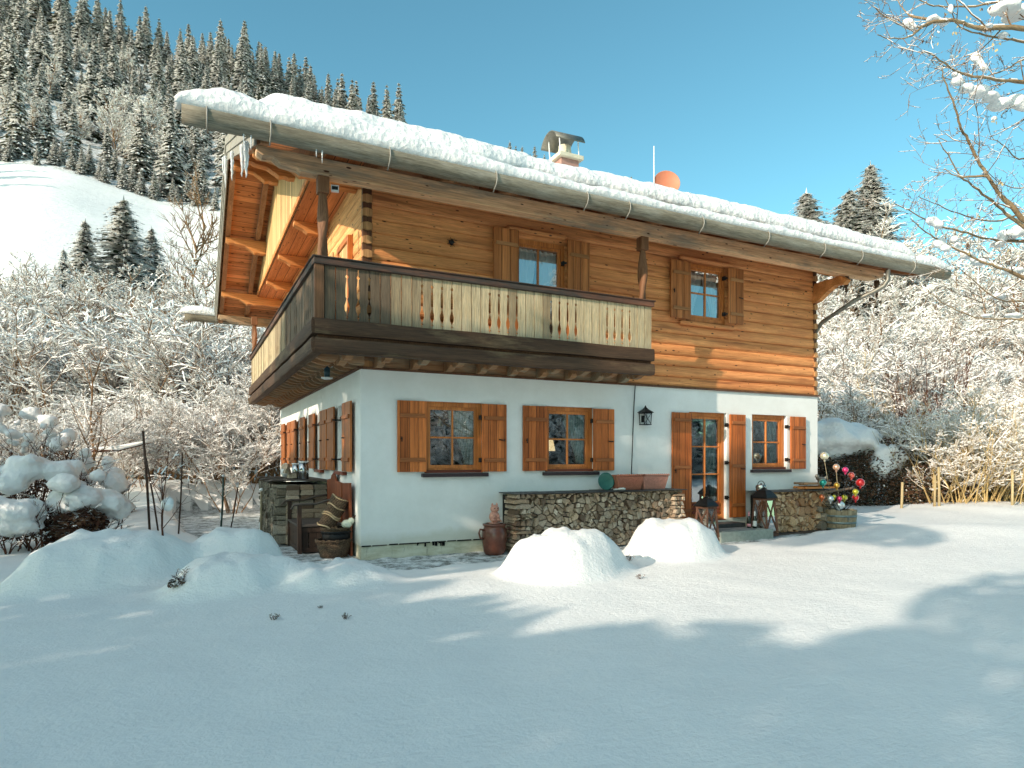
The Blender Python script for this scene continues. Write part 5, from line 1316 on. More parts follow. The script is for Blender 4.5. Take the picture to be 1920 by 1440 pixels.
r3 = stack((-.92, 4.75, .02), 2.6, 1.04, .36, .15, 14, o3, 'logfaced', 'dark split log in the stack along the gable side wall', 'logs of the stack along the gable side', axis='side', cap=14)
rest.add(r3.v, r3.f, 2)
ro = rest.build('firewood', ['logface', 'logfacew', 'logfaced'], fix=False)
me = ro.data; at = me.attributes.new('tone', 'FLOAT', 'FACE'); vals = []; rt = random.Random(3); t = 0; prev = None
for p in me.polygons:
    nv = len(p.vertices)
    if nv > 4 or prev is None or p.normal.y < -.9 or p.normal.x < -.9: t = (p.center.x*7.31+p.center.z*13.7+p.center.y*5.1) % 1
    vals.append(t); prev = p
at.data.foreach_set('value', vals)
tag(ro, 'smaller split logs wedged between the big ones in the firewood stacks', None, None, 'stuff')
# cross-piled ends, bearers, covers
def pile_end(x, y0, y1, z0, z1, n, mat, label, group, lx=.32, seed=0, axis='x'):
    rr = random.Random(seed); z = z0
    while z < z1-.05:
        t = rr.uniform(.045, .095); k = 0; yw = rr.uniform(-.12, .12)
        ln = rr.random() < .45
        if ln:
            m = MB(); 
            if axis == 'x': dl = rr.uniform(-.03, .03); m.prism([(-lx/2+dl, rr.uniform(0, .02)), (lx/2+dl, .005), (lx/2-.01+dl, t-rr.uniform(.006, .03)), (dl, t-.004), (-lx/2+.015+dl, t-rr.uniform(.006, .03))], 'y', -rr.uniform(0, .05), .28)
            else: m.prism([(-lx/2, 0), (lx/2, .005), (lx/2-.01, t-.01), (-lx/2+.015, t-.004)], 'x', -.02, .28)
            tag(m.build('split_log', mat, None, (x, y0, z) if axis == 'x' else (x, y0, z)), label, 'firewood', group)
        else:
            for q in range(3):
                m = MB(); a = lx/3
                kx = rr.uniform(-.3, .3)*a; m.prism([(-a/2+.008, rr.uniform(0, .02)), (a/2-.008, rr.uniform(0, .02)), (kx+a*.22, t-.008), (kx-a*.15, t-.006)], 'y' if axis == 'x' else 'x', -rr.uniform(0, .05), .28)
                p = (x-lx/2+(q+.5)*a, y0, z) if axis == 'x' else (x, y0-lx/2+(q+.5)*a, z)
                tag(m.build('split_log', mat, None, p), label, 'firewood', group)
        z += t
pile_end(2.38, -.56, 0, .02, .93, 9, 'logface', 'grey log of the crossed pile that closes the left end of the long stack', 'crossed logs at the left end of the long stack', .28, 5)
pile_end(5.5, -.56, 0, .02, .88, 9, 'logface', 'grey log of the crossed pile that closes the long stack beside the door', 'crossed logs at the right end of the long stack', .24, 6)
pile_end(7.84, -.56, 0, .03, .8, 9, 'logfacew', 'warm log of the crossed pile beside the tall right lantern', 'crossed logs at the left end of the short stack', .3, 7)
for k in range(1):
    rr = random.Random(12); z = .02
    while z < 1.0:                                                   # visible end of the side stack, long faces and butt ends
        t = rr.uniform(.07, .1); n = 1 if rr.random() < .5 else 3
        for q in range(n):
            a = .7/n; m = MB(); m.prism([(-a/2+.006, 0), (a/2-.006, .004), (a/2-rr.uniform(.01, .03), t-.006), (-a/2+rr.uniform(.01, .03), t-.004)], 'y', 0, .28)
            tag(m.build('split_log', 'logface' if rr.random() < .6 else 'logfaced', None, (-.83+.06+(q+.5)*a, 2.12-rr.uniform(0, .02), z)), 'weathered log of the crossed pile at the near end of the gable side stack', 'firewood', 'crossed logs at the end of the gable side stack')
        z += t
m = MB(); m.box(2.3, 5.6, -.4, -.02, .03, .9); m.box(7.8, 9.5, -.4, -.02, .03, .75); m.box(-.84, -.02, 2.4, 4.7, .03, 1.0); tag(m.build('stack_core', 'void'), 'dark inside of the firewood stacks seen between the logs', None, None, 'stuff')  # near-black blocks stand for the shade between the logs
# slate-like covers
def cover(name, x0, x1, y0, y1, z0, z1, label, mat='slate', seed=0, step=.34):
    m = MB(); rr = random.Random(seed); x = x0
    while x < x1-.02:
        e = min(x1, x+step*rr.uniform(.8, 1.2)); t = (x-x0)/(x1-x0); z = lerp(z0, z1, t)+rr.uniform(-.004, .006)
        m.box(x, e+.02, y0+rr.uniform(-.02, .02), y1, z, z+.012); x = e
    return tag(m.build(name, mat, bevel=.003), label, 'cover')
cover('stack_cover', 2.23, 5.62, -.6, -.02, .925, .93, 'thin dark slate cover along the top of the long firewood stack', seed=2)
cover('stack_cover', 7.62, 9.95, -.58, -.02, .83, .83, 'dark uneven cover boards on the short firewood stack', seed=3, step=.5)
m = MB()
for i in range(8): m.bar((-.98, 4.8-i*.34, 1.09+.02*math.sin(i*2.1)), (-.98+.96, 4.8-i*.34, 1.1), .36, .02)
tag(m.build('stack_cover', 'dkwoodx'), 'dark cover on the firewood stack of the gable side', 'cover')
m = MB(); m.bar((7.6, -.56, .0), (9.5, -.56, -.0), .06, .06); tag(m.build('bearer', 'dkwoodx'), 'long squared timber under the short firewood stack', 'timber')
m = MB(); m.bar((9.1, -.62, .80), (10.1, -.60, .87), .07, .03); tag(m.build('loose_board', 'logface'), 'loose pale board lying slanted under the cover of the short stack', 'board')
# crooked darker rounds piled at the right end of the short stack
rr = random.Random(44)
for i, (x, z, r) in enumerate([(9.42, .12, .1), (9.62, .10, .09), (9.78, .09, .08), (9.5, .29, .085), (9.66, .26, .08), (9.56, .42, .07), (9.72, .42, .065), (9.36, .46, .06), (9.62, .56, .06)]):
    x -= .22; m = MB(); m.tube([(0, -.04, 0), (0, .3, 0)], r, 8, smooth=False); tag(m.build('round_log', 'logfaced', None, (x, -.55+rr.uniform(-.05, .03), z), (0, rr.uniform(0, 2), 0)), 'dark round log in the small pile between the short stack and the barrel', 'firewood', 'dark round logs beside the barrel')
for i in range(5):
    m = MB(); m.box(-.16, .16, -.08, .2, 0, .075); tag(m.build('beam_offcut', 'logfacew' if i % 2 else 'logface', None, (9.42+.05*(i % 2), -.34, .44+i*.078), (0, 0, rr.uniform(-.15, .15)), bevel=.006), 'squared timber offcut in the little pile behind the barrel', 'firewood', 'timber offcuts behind the barrel')

# ================================================================ by the door
st = thing('door_step', 'two-tread grey concrete step in front of the terrace door', 'step', (6.7, -.4, 0))
m = MB(); m.box(-.55, .75, -.5, .4, -.1, .175); m.build('lower_tread', 'stone', st, bevel=.012)
m = MB(); m.box(-.52, .62, .05, .4, .178, .25); m.build('upper_tread', 'slate', st, bevel=.01)
m = MB(); nx = 40; vs = []; fs = []
for j in range(9):
    for i in range(nx+1): vs.append((-.46+.82*i/nx+.05*j/8, -.44+.4*j/8, .182+.012*abs(math.sin(i*1.3))*(1 if j % 2 else .6)))
for j in range(8):
    for i in range(nx): a = j*(nx+1)+i; fs.append((a, a+1, a+nx+2, a+nx+1))
m.add(vs, fs, 0, True); o = m.build('door_mat', 'mat', None, (6.7, -.4, 0), fix=False); sd = o.modifiers.new('s', 'SOLIDIFY'); sd.thickness = .012; tag(o, 'rumpled grey ribbed door mat on the concrete step', 'mat')
def lantern(x, y, z, s, hgt, label):
    t = thing('floor_lantern', label, 'lantern', (x, y, z), R(8)); a = .17*s; b = .125*s; h = hgt
    m = MB(); m.box(-a-.02, a+.02, -a-.02, a+.02, 0, .05); m.box(-a, a, -a, a, .05, .075); m.build('base', 'lantern', t, bevel=.006)
    m = MB()
    for sx in (-1, 1):
        for sy in (-1, 1): m.bar((sx*a, sy*a, .07), (sx*b, sy*b, h*.8), .032, .032)
    m.build('frame', 'lantern', t, bevel=.004)
    for sx, sy, ax in ((0, -1, 'x'), (0, 1, 'x'), (-1, 0, 'y'), (1, 0, 'y')):
        q = MB()
        lo, hi = .09, h*.78
        if ax == 'x': P1, P2, P3, P4 = (-a, sy*a, lo), (b, sy*b, hi), (a, sy*a, lo), (-b, sy*b, hi)
        else: P1, P2, P3, P4 = (sx*a, -a, lo), (sx*b, b, hi), (sx*a, a, lo), (sx*b, -b, hi)
        q.bar(P1, P2, .02, .014, up=(sx, sy, .01)); q.bar(P3, P4, .02, .012, up=(sx, sy, .01)); q.build('cross_brace', 'lantern', t)
        g = MB(); k = .96
        if ax == 'x': g.add([(-a*k, sy*a*k, lo), (a*k, sy*a*k, lo), (b*k, sy*b*k, hi), (-b*k, sy*b*k, hi)], [(0, 1, 2, 3)])
        else: g.add([(sx*a*k, -a*k, lo), (sx*a*k, a*k, lo), (sx*b*k, b*k, hi), (sx*b*k, -b*k, hi)], [(0, 1, 2, 3)])
        g.build('pane', 'glass', t, fix=False)
    m = MB(); m.box(-b-.02, b+.02, -b-.02, b+.02, h*.78, h*.83); m.build('collar', 'lantern', t, bevel=.004)
    r = MB(); n = 4
    r.lathe([(.235*s, 0), (.24*s, .02), (.18*s, .07*s+.02), (.1*s, .13*s+.02), (.045*s, .145*s+.02), (.04*s, .17*s+.02), (.0, .175*s+.02)], 4, (0, 0, h*.83), smooth=False); rf = r.build('roof', 'iron', t, rot=(0, 0, PI/4)); 
    r = MB(); r.tube([(.03*math.cos(k), 0, .03*math.sin(k)) for k in [i*2*PI/10 for i in range(11)]], .006, 5); r.build('ring', 'iron', t, (0, 0, h*.83+.175*s+.045))
    m = MB(); m.lathe([(0, 0), (.05, 0), (.05, .3*h), (.045, .31*h), (.0, .305*h)], 14, (0, 0, .08)); m.build('candle', 'whitewax', t)
lantern(5.98, -.72, .02, .88, .74, 'dark wooden floor lantern with crossed bars left of the door step')
lantern(7.52, -.62, .02, 1.0, .86, 'taller dark wooden floor lantern with crossed bars right of the door step')
for i, (x, y, lab, cap) in enumerate(((7.12, -.62, 'dark sparkling wine bottle with a pink foil neck on the step', 'pinkfoil'), (7.25, -.64, 'dark wine bottle with a white label and pale neck on the step', 'paper'))):
    t = thing('bottle', lab, 'bottle', (x, y, .176)); m = MB(); r = .038
    m.lathe([(0, 0), (r, .0), (r, .17-.02*i), (.03, .2), (.014, .235), (.0135, .26)], 16); m.build('glass_body', 'bottle', t)
    m = MB(); m.lathe([(.0145, .225), (.0155, .3), (.016, .315), (0, .317)], 12); m.build('neck_foil', cap, t)
    m = MB(); m.lathe([(r+.001, .04), (r+.001, .04+(.05 if i == 0 else .1))], 16); m.build('label', 'pinkfoil' if i == 0 else 'paper', t)
# wall lantern
t = thing('wall_lantern', 'small black iron lantern with pointed roof fixed to the white wall', 'lantern', (5.12, -.1, 2.1))
m = MB(); 
for sx in (-1, 1):
    for sy in (-1, 1): m.bar((sx*.075, sy*.06, 0), (sx*.085, sy*.07, .2), .012, .012)
m.box(-.085, .085, -.07, .07, -.012, .003); m.box(-.095, .095, -.08, .08, .195, .207)
for s_ in (-1, 1): m.bar((s_*.075, -.068, .0), (-s_*.08, -.072, .2), .006, .006)
m.build('frame', 'iron', t)
m = MB(); m.lathe([(.155, 0), (.13, .02), (.06, .06), (.02, .1), (.008, .13), (0, .135)], 4, (0, 0, .207), smooth=False); m.build('roof', 'iron', t, rot=(0, 0, PI/4))
m = MB(); m.add([(-.075, -.062, .003), (.075, -.062, .003), (.082, -.068, .195), (-.082, -.068, .195)], [(0, 1, 2, 3)]); m.build('pane', 'glass', t, fix=False)
m = MB(); m.ball((0, 0, .08), .028, 0, 12, 8); m.build('bulb', 'whitewax', t)
m = MB(); m.bar((0, .03, .1), (0, .1, .1), .03, .12); m.build('wall_bracket', 'iron', t)
# cable
m = MB(); m.tube([(4.95, -.03, 2.83), (4.93, -.02, 2.5), (4.905, -.02, 2.0), (4.88, -.03, 1.6), (4.84, -.06, 1.22), (4.83, -.12, 1.1)], .009, 6)
tag(m.build('cable', 'iron'), 'thin black cable hanging down the white wall into the planter', 'cable')
# planters on the long stack
for i, x in enumerate((4.56, 5.1)):
    t = thing('planter', ('left terracotta window box with lattice relief on the long firewood stack', 'right terracotta window box with lattice relief, frosted pinker, nearer the door')[i], 'planter', (x, -.3, .945)); mt = ('terra', 'terra2')[i]
    m = MB(); L, l, D, d, h = .29, .225, .12, .085, .235
    def ring(a, b, z): return [(-a, -b, z), (a, -b, z), (a, b, z), (-a, b, z)]
    vs = ring(l, d, 0)+ring(L, D, h)+ring(L+.012, D+.012, h)+ring(L+.012, D+.012, h+.022)+ring(L-.015, D-.015, h+.022)+ring(l, d, .1)
    fs = [(3, 2, 1, 0)]
    for k in range(5): fs += [(k*4+j, k*4+(j+1) % 4, (k+1)*4+(j+1) % 4, (k+1)*4+j) for j in range(4)]
    fs += [(20, 21, 22, 23)]
    m.add(vs, fs); m.build('box', mt, t, bevel=.005)
    q = MB()                                                        # raised diagonal lattice
    for k in range(-3, 11):
        for s_ in (-1, 1):
            x0 = -l+.06*k if s_ == 1 else l-.06*k; p = []
            for z in (.02, h-.03):
                xx = x0+s_*(z-.02)*1.0; lim = lerp(l, L, z/h)-.01; 
                if abs(xx) > lim: zz = z
                p.append((max(-lim, min(lim, xx)), -lerp(d, D, z/h)-.003, z))
            if abs(p[0][0]-p[1][0]) > .05: q.bar(p[0], p[1], .008, .008, up=(0, 1, 0))
    q.build('lattice_relief', mt, t)
    q = MB()
    for k in range(13): q.ball((-L+.02+k*(2*L-.04)/12, -D-.012, h+.02), .018, 0, 8, 6)
    q.build('scalloped_rim', mt, t)
m = MB(); m.lathe([(0, 0), (.06, .0), (.13, .012), (.15, .03), (.152, .034), (.13, .022), (.06, .012), (.0, .01)], 26); t = tag(m.build('green_dish', 'green', None, (4.14, -.26, 1.09), (R(80), 0, R(-10))), 'round dark green glazed dish leaning on the wall left of the planters', 'dish')
m = MB(); m.ball((0, 0, 0), .05, 0, 12, 8, (1.6, .8, .5), .4, 2); m.ball((-.12, 0, -.005), .03, 0, 10, 7, (1.8, .8, .5), .4, 3); tag(m.build('stone', 'whitewax', None, (4.34, -.45, .965)), 'pale flat stone lying in front of the left planter', 'stone')
# kettle on the short stack
t = thing('kettle', 'small steel pot with round handle standing on the short firewood stack', 'pot', (7.72, -.36, .85))
m = MB(); m.lathe([(0, 0), (.09, 0), (.1, .02), (.1, .1), (.093, .12), (.0, .13)], 18); m.build('body', 'steel', t)
m = MB(); m.tube([(.095*math.cos(a), 0, .11+.085*math.sin(a)) for a in [i*PI/10 for i in range(11)]], .007, 6); m.build('handle', 'iron', t)
m = MB()
for s_ in (-1, 1): m.tube([(s_*.1, 0, .085), (s_*.14, 0, .09), (s_*.14, 0, .06), (s_*.1, 0, .055)], .006, 5)
m.build('side_handles', 'iron', t)
m = MB(); m.lathe([(0, .155), (.016, .15), (.012, .13)], 10); m.build('lid_knob', 'iron', t)
# wooden crates with bark on the short stack, animal figure on them
for i, (x, z, w_, lab) in enumerate(((9.18, .86, .42, 'split slabs of reddish wood piled on the cover, lower layer'), (9.25, .94, .38, 'split slabs of reddish wood piled on the cover, upper layer'))):
    t = MB(); rr = random.Random(i)
    for k in range(5):
        a = rr.uniform(-.08, .08); t.bar((-w_+a, -.2+k*.07, rr.uniform(0, .02)+.02), (w_+a*2, -.2+k*.07+rr.uniform(-.02, .02), rr.uniform(0, .02)+.02), .065, .04)
    tag(t.build('wood_slabs', 'logfacew' if i else 'purlin', None, (x, -.3, z), bevel=.006), lab, 'firewood')
m = MB(); m.ball((0, 0, .06), .075, 0, 14, 10, (1.5, .8, .8)); m.ball((-.13, 0, .13), .045, 0, 12, 8, (1.1, .9, 1)); m.tube([(-.1, 0, .08), (-.13, 0, .13)], [.045, .035], 8); m.tube([(-.16, 0, .125), (-.2, 0, .115)], [.02, .008], 6); m.tube([(.1, 0, .07), (.17, 0, .13), (.19, 0, .1)], [.035, .02, .008], 7)
tag(m.build('bird_figure', 'sheet', None, (9.62, -.22, .98)), 'small dark grey bird figure sitting at the house corner on the wood slabs', 'figure')
# clay pot with figurine
t = thing('clay_pot', 'big brown glazed stoneware crock with a side handle at the foot of the wall', 'pot', (2.0, -.35, .0))
m = MB(); m.lathe([(0, .02), (.145, .0), (.17, .04), (.195, .2), (.2, .3), (.19, .38), (.165, .42), (.17, .44), (.185, .45), (.185, .475), (.15, .48), (.145, .42), (.0, .4)], 28); m.build('body', 'clay', t)
for s_ in (-1, 1):
    m = MB(); m.tube([(s_*.185, -.02, .38), (s_*.25, -.02, .40), (s_*.27, -.02, .34), (s_*.25, -.02, .27), (s_*.195, -.02, .25)], .016, 8); m.build('handle', 'clay', t)
m = MB(); m.ball((0, 0, .09), .085, 0, 16, 10, (1, .8, 1.1)); m.ball((0, -.01, .215), .066, 0, 16, 10, (1.05, .9, .95))
for s_ in (-1, 1):
    m.lathe([(.024, 0), (.014, .03), (.0, .05)], 8, (s_*.038, -.005, .262)); m.ball((s_*.045, -.05, .05), .035, 0, 10, 7, (1, 1, .8)); m.ball((s_*.03, -.075, .1), .022, 0, 9, 6, (1, 1, 1.5))
    m.ball((s_*.024, -.066, .225), .009, 1, 8, 6)
m.ball((0, -.07, .203), .017, 0, 8, 6, (1.2, .7, .8)); m.tube([(.06, .03, .03), (.11, .0, .02), (.09, -.06, .02)], [.02, .018, .012], 7)
m.lathe([(.09, 0), (.1, .01), (.0, .015)], 14, (0, 0, -.01))
tag(m.build('cat_figurine', ['cat', 'iron'], None, (2.0, -.35, .49)), 'pink clay figurine of a sitting cat on the stoneware crock', 'figurine')

# ================================================================ barrel with glass balls
BX, BYY = 9.53, -.74
t = thing('half_barrel', 'weathered half wine barrel used as a planter at the right house corner', 'barrel', (BX, BYY, .0))
ns = 18
for k in range(ns):
    a0, a1 = 2*PI*k/ns+.012, 2*PI*(k+1)/ns-.012; prof = [(.245, 0), (.265, .12), (.285, .28), (.295, .42), (.292, .455)]; vs = []
    for r_, z in prof:
        for rr_ in (r_, r_-.022):
            for a in (a0, a1): vs.append((rr_*math.cos(a), rr_*math.sin(a), z+(.008*math.sin(k*2.3) if z > .4 else 0)))
    fs = []
    for i in range(4): b = i*4; fs += [(b, b+1, b+5, b+4), (b+2, b+6, b+7, b+3), (b, b+4, b+6, b+2), (b+1, b+3, b+7, b+5)]
    fs += [(0, 2, 3, 1), (16, 17, 19, 18)]; m = MB(); m.add(vs, fs); m.build('stave', 'barrel', t)
for z, r_ in ((.07, .259), (.2, .278), (.335, .292)):
    m = MB(); m.lathe([(r_-.004, -.02), (r_+.003, -.02), (r_+.006, .02), (r_-.002, .02)], 30, (0, 0, z)); m.build('hoop', 'hoop', t)
m = MB(); m.tube([(.28*math.cos(R(-118))+.028*math.cos(k), .28*math.sin(R(-118))-.02, .29+.028*math.sin(k)) for k in [i*2*PI/12 for i in range(13)]], .005, 5); m.build('ring_handle', 'hoop', t)
m = MB(); m.lathe([(0, .43), (.26, .42)], 20); m.build('soil', 'capsnow', t)
# colour, pixel of the ball, radius in px of the photo, root offset, label
balls = [('cream', 1546, 855, 7.6, -.12, 'large cream glass ball, highest of all, on a tall pale stick in the barrel'), ('peach', 1568, 876, 6.2, -.02, 'pearly white and orange glass ball, second highest'), ('pink', 1585, 881, 5.6, .02, 'bright pink glass ball beside the pearly one'),
         ('coral', 1596, 891, 6, .06, 'coral red glass ball below and right of the bright pink one'), ('red', 1613, 905, 8, .12, 'large pinkish red glass ball farthest right'), ('teal', 1543, 905, 6.4, -.14, 'teal green glass ball at the left side'),
         ('gold', 1569, 910, 5.4, .0, 'amber gold glass ball in the middle, on its own short stick'), ('yellow', 1604, 922, 5.4, .1, 'yellow glass ball right under the large red one'), ('red', 1604, 933, 6, .16, 'dark red glass ball low at the right'),
         ('yellow', 1583, 933, 5.6, .04, 'olive yellow glass ball low in the middle'), ('pink', 1574, 935, 4.6, .02, 'crimson glass ball half hidden behind the olive yellow one'), ('orange', 1541, 932, 5.2, -.2, 'orange glass ball low at the left rim'),
         ('clear', 1557, 935, 5.8, -.08, 'clear glass ball low at the left'), ('yellow', 1564, 931, 3.6, -.05, 'small lime yellow glass ball beside the low clear one'), ('clear', 1574, 947, 9, .02, 'big clear silvery glass ball lying in the barrel mouth')]
for i, (c, a, b, r_, ox, lab) in enumerate(balls):
    yy = BYY+.04*math.sin(i*2.4); dd = ((a-960)/F*U[0]+U[1], (a-960)/F*V[0]+V[1]); tt = (yy-CAMY)/dd[1]; x = CAMX+tt*dd[0]; z = EYE+(858-b)/F*tt; r = r_/F*tt
    t = thing('glass_ball', lab, 'garden ball', (x, yy, z)); m = MB(); m.ball((0, 0, 0), r, 0, 20, 14); m.lathe([(.012, -r-.035), (.02, -r-.01), (.03, -r+.012)], 10); m.build('ball', 'ball_'+c, t)
    rx, ry = BX+ox*1.0-x, BYY+.05*math.cos(i*1.7)-yy
    m = MB(); m.tube([(0, 0, -r-.02), (rx*.4, ry*.4, (-r+.44-z)/2-.0), (rx, ry, .42-z)] if z-.42 > r+.06 else [(0, 0, -r), (rx*.3, ry, -r-.03)], .006, 6); m.build('stick', 'stake' if i in (0, 1) else 'iron', t)

# ================================================================ bench corner on the gable side
bt_ = thing('old_bench', 'old dark wooden chest bench with curved armrests beside the house corner', 'bench', (0, 0, 0))
y0, y1, xf, xb, sz = 1.0, 2.1, -.72, -.1, .42
m = MB(); m.box(xf-.02, xb+.02, y0-.02, y1+.02, sz, sz+.035); m.build('seat', 'dkwoodx', bt_, bevel=.006)
m = MB()
for k in range(9): a = lerp(y0+.02, y1-.02, k/9); m.box(xf+.015, xf+.035, a+.004, lerp(y0+.02, y1-.02, (k+1)/9)-.004, .04, sz)
for k in range(5): a = lerp(xf+.03, xb, k/5); m.box(a+.004, lerp(xf+.03, xb, (k+1)/5)-.004, y0+.015, y0+.035, .04, sz)
m.box(xf+.005, xf+.02, y0, y1, sz-.09, sz-.002); m.box(xf+.005, xf+.02, y0, y1, .02, .09); m.box(xf+.0, xb, y0+.002, y0+.014, sz-.09, sz-.004); m.box(xf, xb, y0+.002, y0+.014, .02, .09)
m.build('chest', 'dkwood', bt_)
for yy in (y0+.0, y1):
    m = MB(); m.box(xf-.02, xf+.04, yy-.03, yy+.03, 0, .76); m.build('leg', 'dkwood', bt_, bevel=.006)
    m = MB(); m.tube([(xf-.12, yy, .70), (xf-.07, yy, .765), (xf+.05, yy, .775), (xf+.25, yy, .77), (xf+.45, yy, .83), (xb+.04, yy, .86)], [.02, .028, .028, .025, .024, .022], 8, squash=.7); m.build('armrest', 'dkwoodx', bt_)
m = MB(); n = 12
pts = [(y0-.02, .46), (y1+.02, .46), (y1+.02, 1.12), (y1-.3, 1.14), (y1-.36, 1.2), (y1-.5, 1.24), (y1-.64, 1.2), (y1-.7, 1.12), (y0-.02, 1.1)]
m.prism(pts, 'x', xb+.02, xb+.05); m.build('backrest', 'redwood', bt_, bevel=.004)
m = MB()
for k in range(5): z = .6+k*.02; 
m.box(xb-.005, xb+.018, y0, y1, .5, .58); m.build('back_rail', 'dkwood', bt_)
m = MB(); m.prism([(0, 0), (.5, 0), (.5, 1.08), (0, 1.1)], 'x', 0, .03); tag(m.build('leaning_board', 'redwood', None, (-.07, .32, .02), (0, R(-1), 0), bevel=.004), 'red-brown wooden panel leaning on the wall behind the baskets', 'panel')
def basket(name, x, y, z, r0, r1, h, label, sq=(1, 1), mat='wicker', rot=(0, 0, 0)):
    t = thing(name, label, 'basket', (x, y, z)); t.rotation_euler = rot
    m = MB(); m.lathe([(0, 0), (r0, 0), (lerp(r0, r1, .5)*1.02, h*.5), (r1, h), (r1-.012, h), (lerp(r0, r1, .5), h*.5), (r0-.012, .015), (0, .015)], 30, sq=sq); m.build('body', mat, t)
    m = MB(); m.tube([(r1*sq[0]*math.cos(a), r1*sq[1]*math.sin(a), h+.006*math.sin(a*15)) for a in [i*2*PI/40 for i in range(41)]], .014, 6); m.build('rim', mat, t)
    m = MB(); m.tube([(r1*sq[0]*math.cos(a)*1.0, r1*sq[1]*math.sin(a), h*.93+.012*math.sin(a*18+1)) for a in [i*2*PI/60 for i in range(61)]], .011, 5); m.build('braid', mat, t)
    return t
basket('wicker_basket', -.3, .42, .02, .2, .265, .25, 'wide low wicker basket on the ground at the house corner', (1, .85))
t = basket('dark_tub', -.25, .44, .19, .19, .225, .2, 'black tub standing inside the wide wicker basket', (1, .85), 'iron')
basket('wicker_tray', -.25, .46, .34, .21, .225, .1, 'shallow wicker tray with chips on top of the black tub', (1, .85))
t = thing('tall_basket', 'tall tied wicker basket leaning slantwise against the wall panel', 'basket', (-.42, .5, .44)); t.rotation_euler = (R(0), R(29), 0)
m = MB(); m.lathe([(0, 0), (.115, 0), (.125, .1), (.13, .25), (.145, .45), (.15, .5), (.135, .5), (.13, .45), (0, .42)], 24); m.build('body', 'wicker', t)
for z in (.02, .19, .22, .35, .49):
    m = MB(); r_ = .13+.02*z; m.tube([(r_*math.cos(a), r_*math.sin(a), z+.012*math.sin(a*3+z*9)) for a in [i*2*PI/30 for i in range(31)]], .012, 6); m.build('tie', 'rope', t)
t = thing('gourd', 'white and green gourd with a dry stem lying on the wicker tray', 'gourd', (-.12, .36, .5))
m = MB(); m.ball((0, 0, 0), .075, 0, 16, 10, (1.1, 1.1, .9)); m.ball((.06, -.03, .05), .05, 0, 12, 8); m.build('fruit', 'gourd', t)
m = MB(); m.tube([(.08, -.04, .08), (.12, -.05, .13), (.17, -.06, .17)], [.015, .01, .008], 6); m.build('stem', 'dkwood', t)
m = MB(); rr = random.Random(2)
for k in range(14): a = rr.uniform(0, 6.28); m.bar((.1*math.cos(a), .08*math.sin(a), .0), (.1*math.cos(a)+rr.uniform(-.05, .05), .08*math.sin(a)+rr.uniform(-.05, .05), .02), .03, .008)
tag(m.build('wood_chips', 'logfacew', None, (-.22, .42, .445)), 'orange-brown wood chips lying in the shallow tray', None, None, 'stuff')
# jars and flask on the side stack
for i, (y, h, r_, lab) in enumerate(((2.45, .3, .085, 'glass jar with white rim, near one, on the gable side stack'), (3.25, .26, .085, 'glass jar with white rim, far one, on the gable side stack'))):
    t = thing('storm_jar', lab, 'jar', (-.42+.0*i, y, 1.12)); m = MB(); m.lathe([(0, 0), (r_, 0), (r_, h), (r_-.006, h), (r_-.008, .01)], 20); m.build('glass_body', 'glass', t)
    m = MB(); m.lathe([(r_+.004, h-.01), (r_+.01, h+.01), (r_-.004, h+.015), (r_-.006, h-.01)], 20); m.build('rim', 'whitemetal', t)
    m = MB(); m.lathe([(0, 0), (.05, 0), (.05, .18), (0, .18)], 14, (0, 0, .012)); m.build('candle', 'leafyel', t)
for k in range(7):
    m = MB(); a = .3+k*.05; m.prism([(0, 0), (.1, 0), (.07, .09), (.02, .08)], 'x', 0, .12); tag(m.build('split_log', 'logface', None, (-.62+.03*(k % 3), 2.75+.13*(k % 3)-.04*(k//3), 1.13+.085*(k//3)), (0, 0, k*.4)), 'short split log in the small heap between the two jars', 'firewood', 'short logs heaped between the jars')
m = MB(); m.ball((0, 0, .12), .1, 0, 14, 9, (1, 1, 1.2)); m.lathe([(.05, .2), (.03, .27), (.035, .29), (0, .29)], 12); tag(m.build('white_vase', 'capsnow', None, (-.5, 4.2, 1.1)), 'white rounded vase at the far end of the gable side stack', 'vase')
# small lamp under the balcony, bulkhead sensor on the post
t = thing('hanging_lamp', 'teal cylinder lamp between two pale discs hanging under the balcony corner', 'lamp', (-.35, .69, 2.7))
m = MB(); m.lathe([(.0, .24), (.03, .235), (.085, .2), (.09, .195), (.02, .2)], 20); m.build('top_disc', 'whitemetal', t)
m = MB(); m.lathe([(0, .2), (.045, .2), (.045, .03), (0, .03)], 18); m.build('body', 'teal', t)
m = MB(); m.lathe([(.02, .035), (.09, .03), (.085, .015), (.05, .0), (0, 0)], 20); m.build('bottom_disc', 'whitemetal', t)
m = MB(); m.tube([(0, 0, .24), (0, 0, .3)], .008, 6); m.build('stem', 'iron', t)
m = MB(); m.box(-.05, .05, -.03, .03, -.04, .04); m.box(-.04, .04, -.034, -.03, -.025, .025, 1); tag(m.build('motion_sensor', ['whitemetal', 'iron'], None, (-.5, -.66, 5.1), (0, 0, R(-12)), bevel=.006), 'small white sensor box fixed beside the corner post under the eave beam', 'sensor')
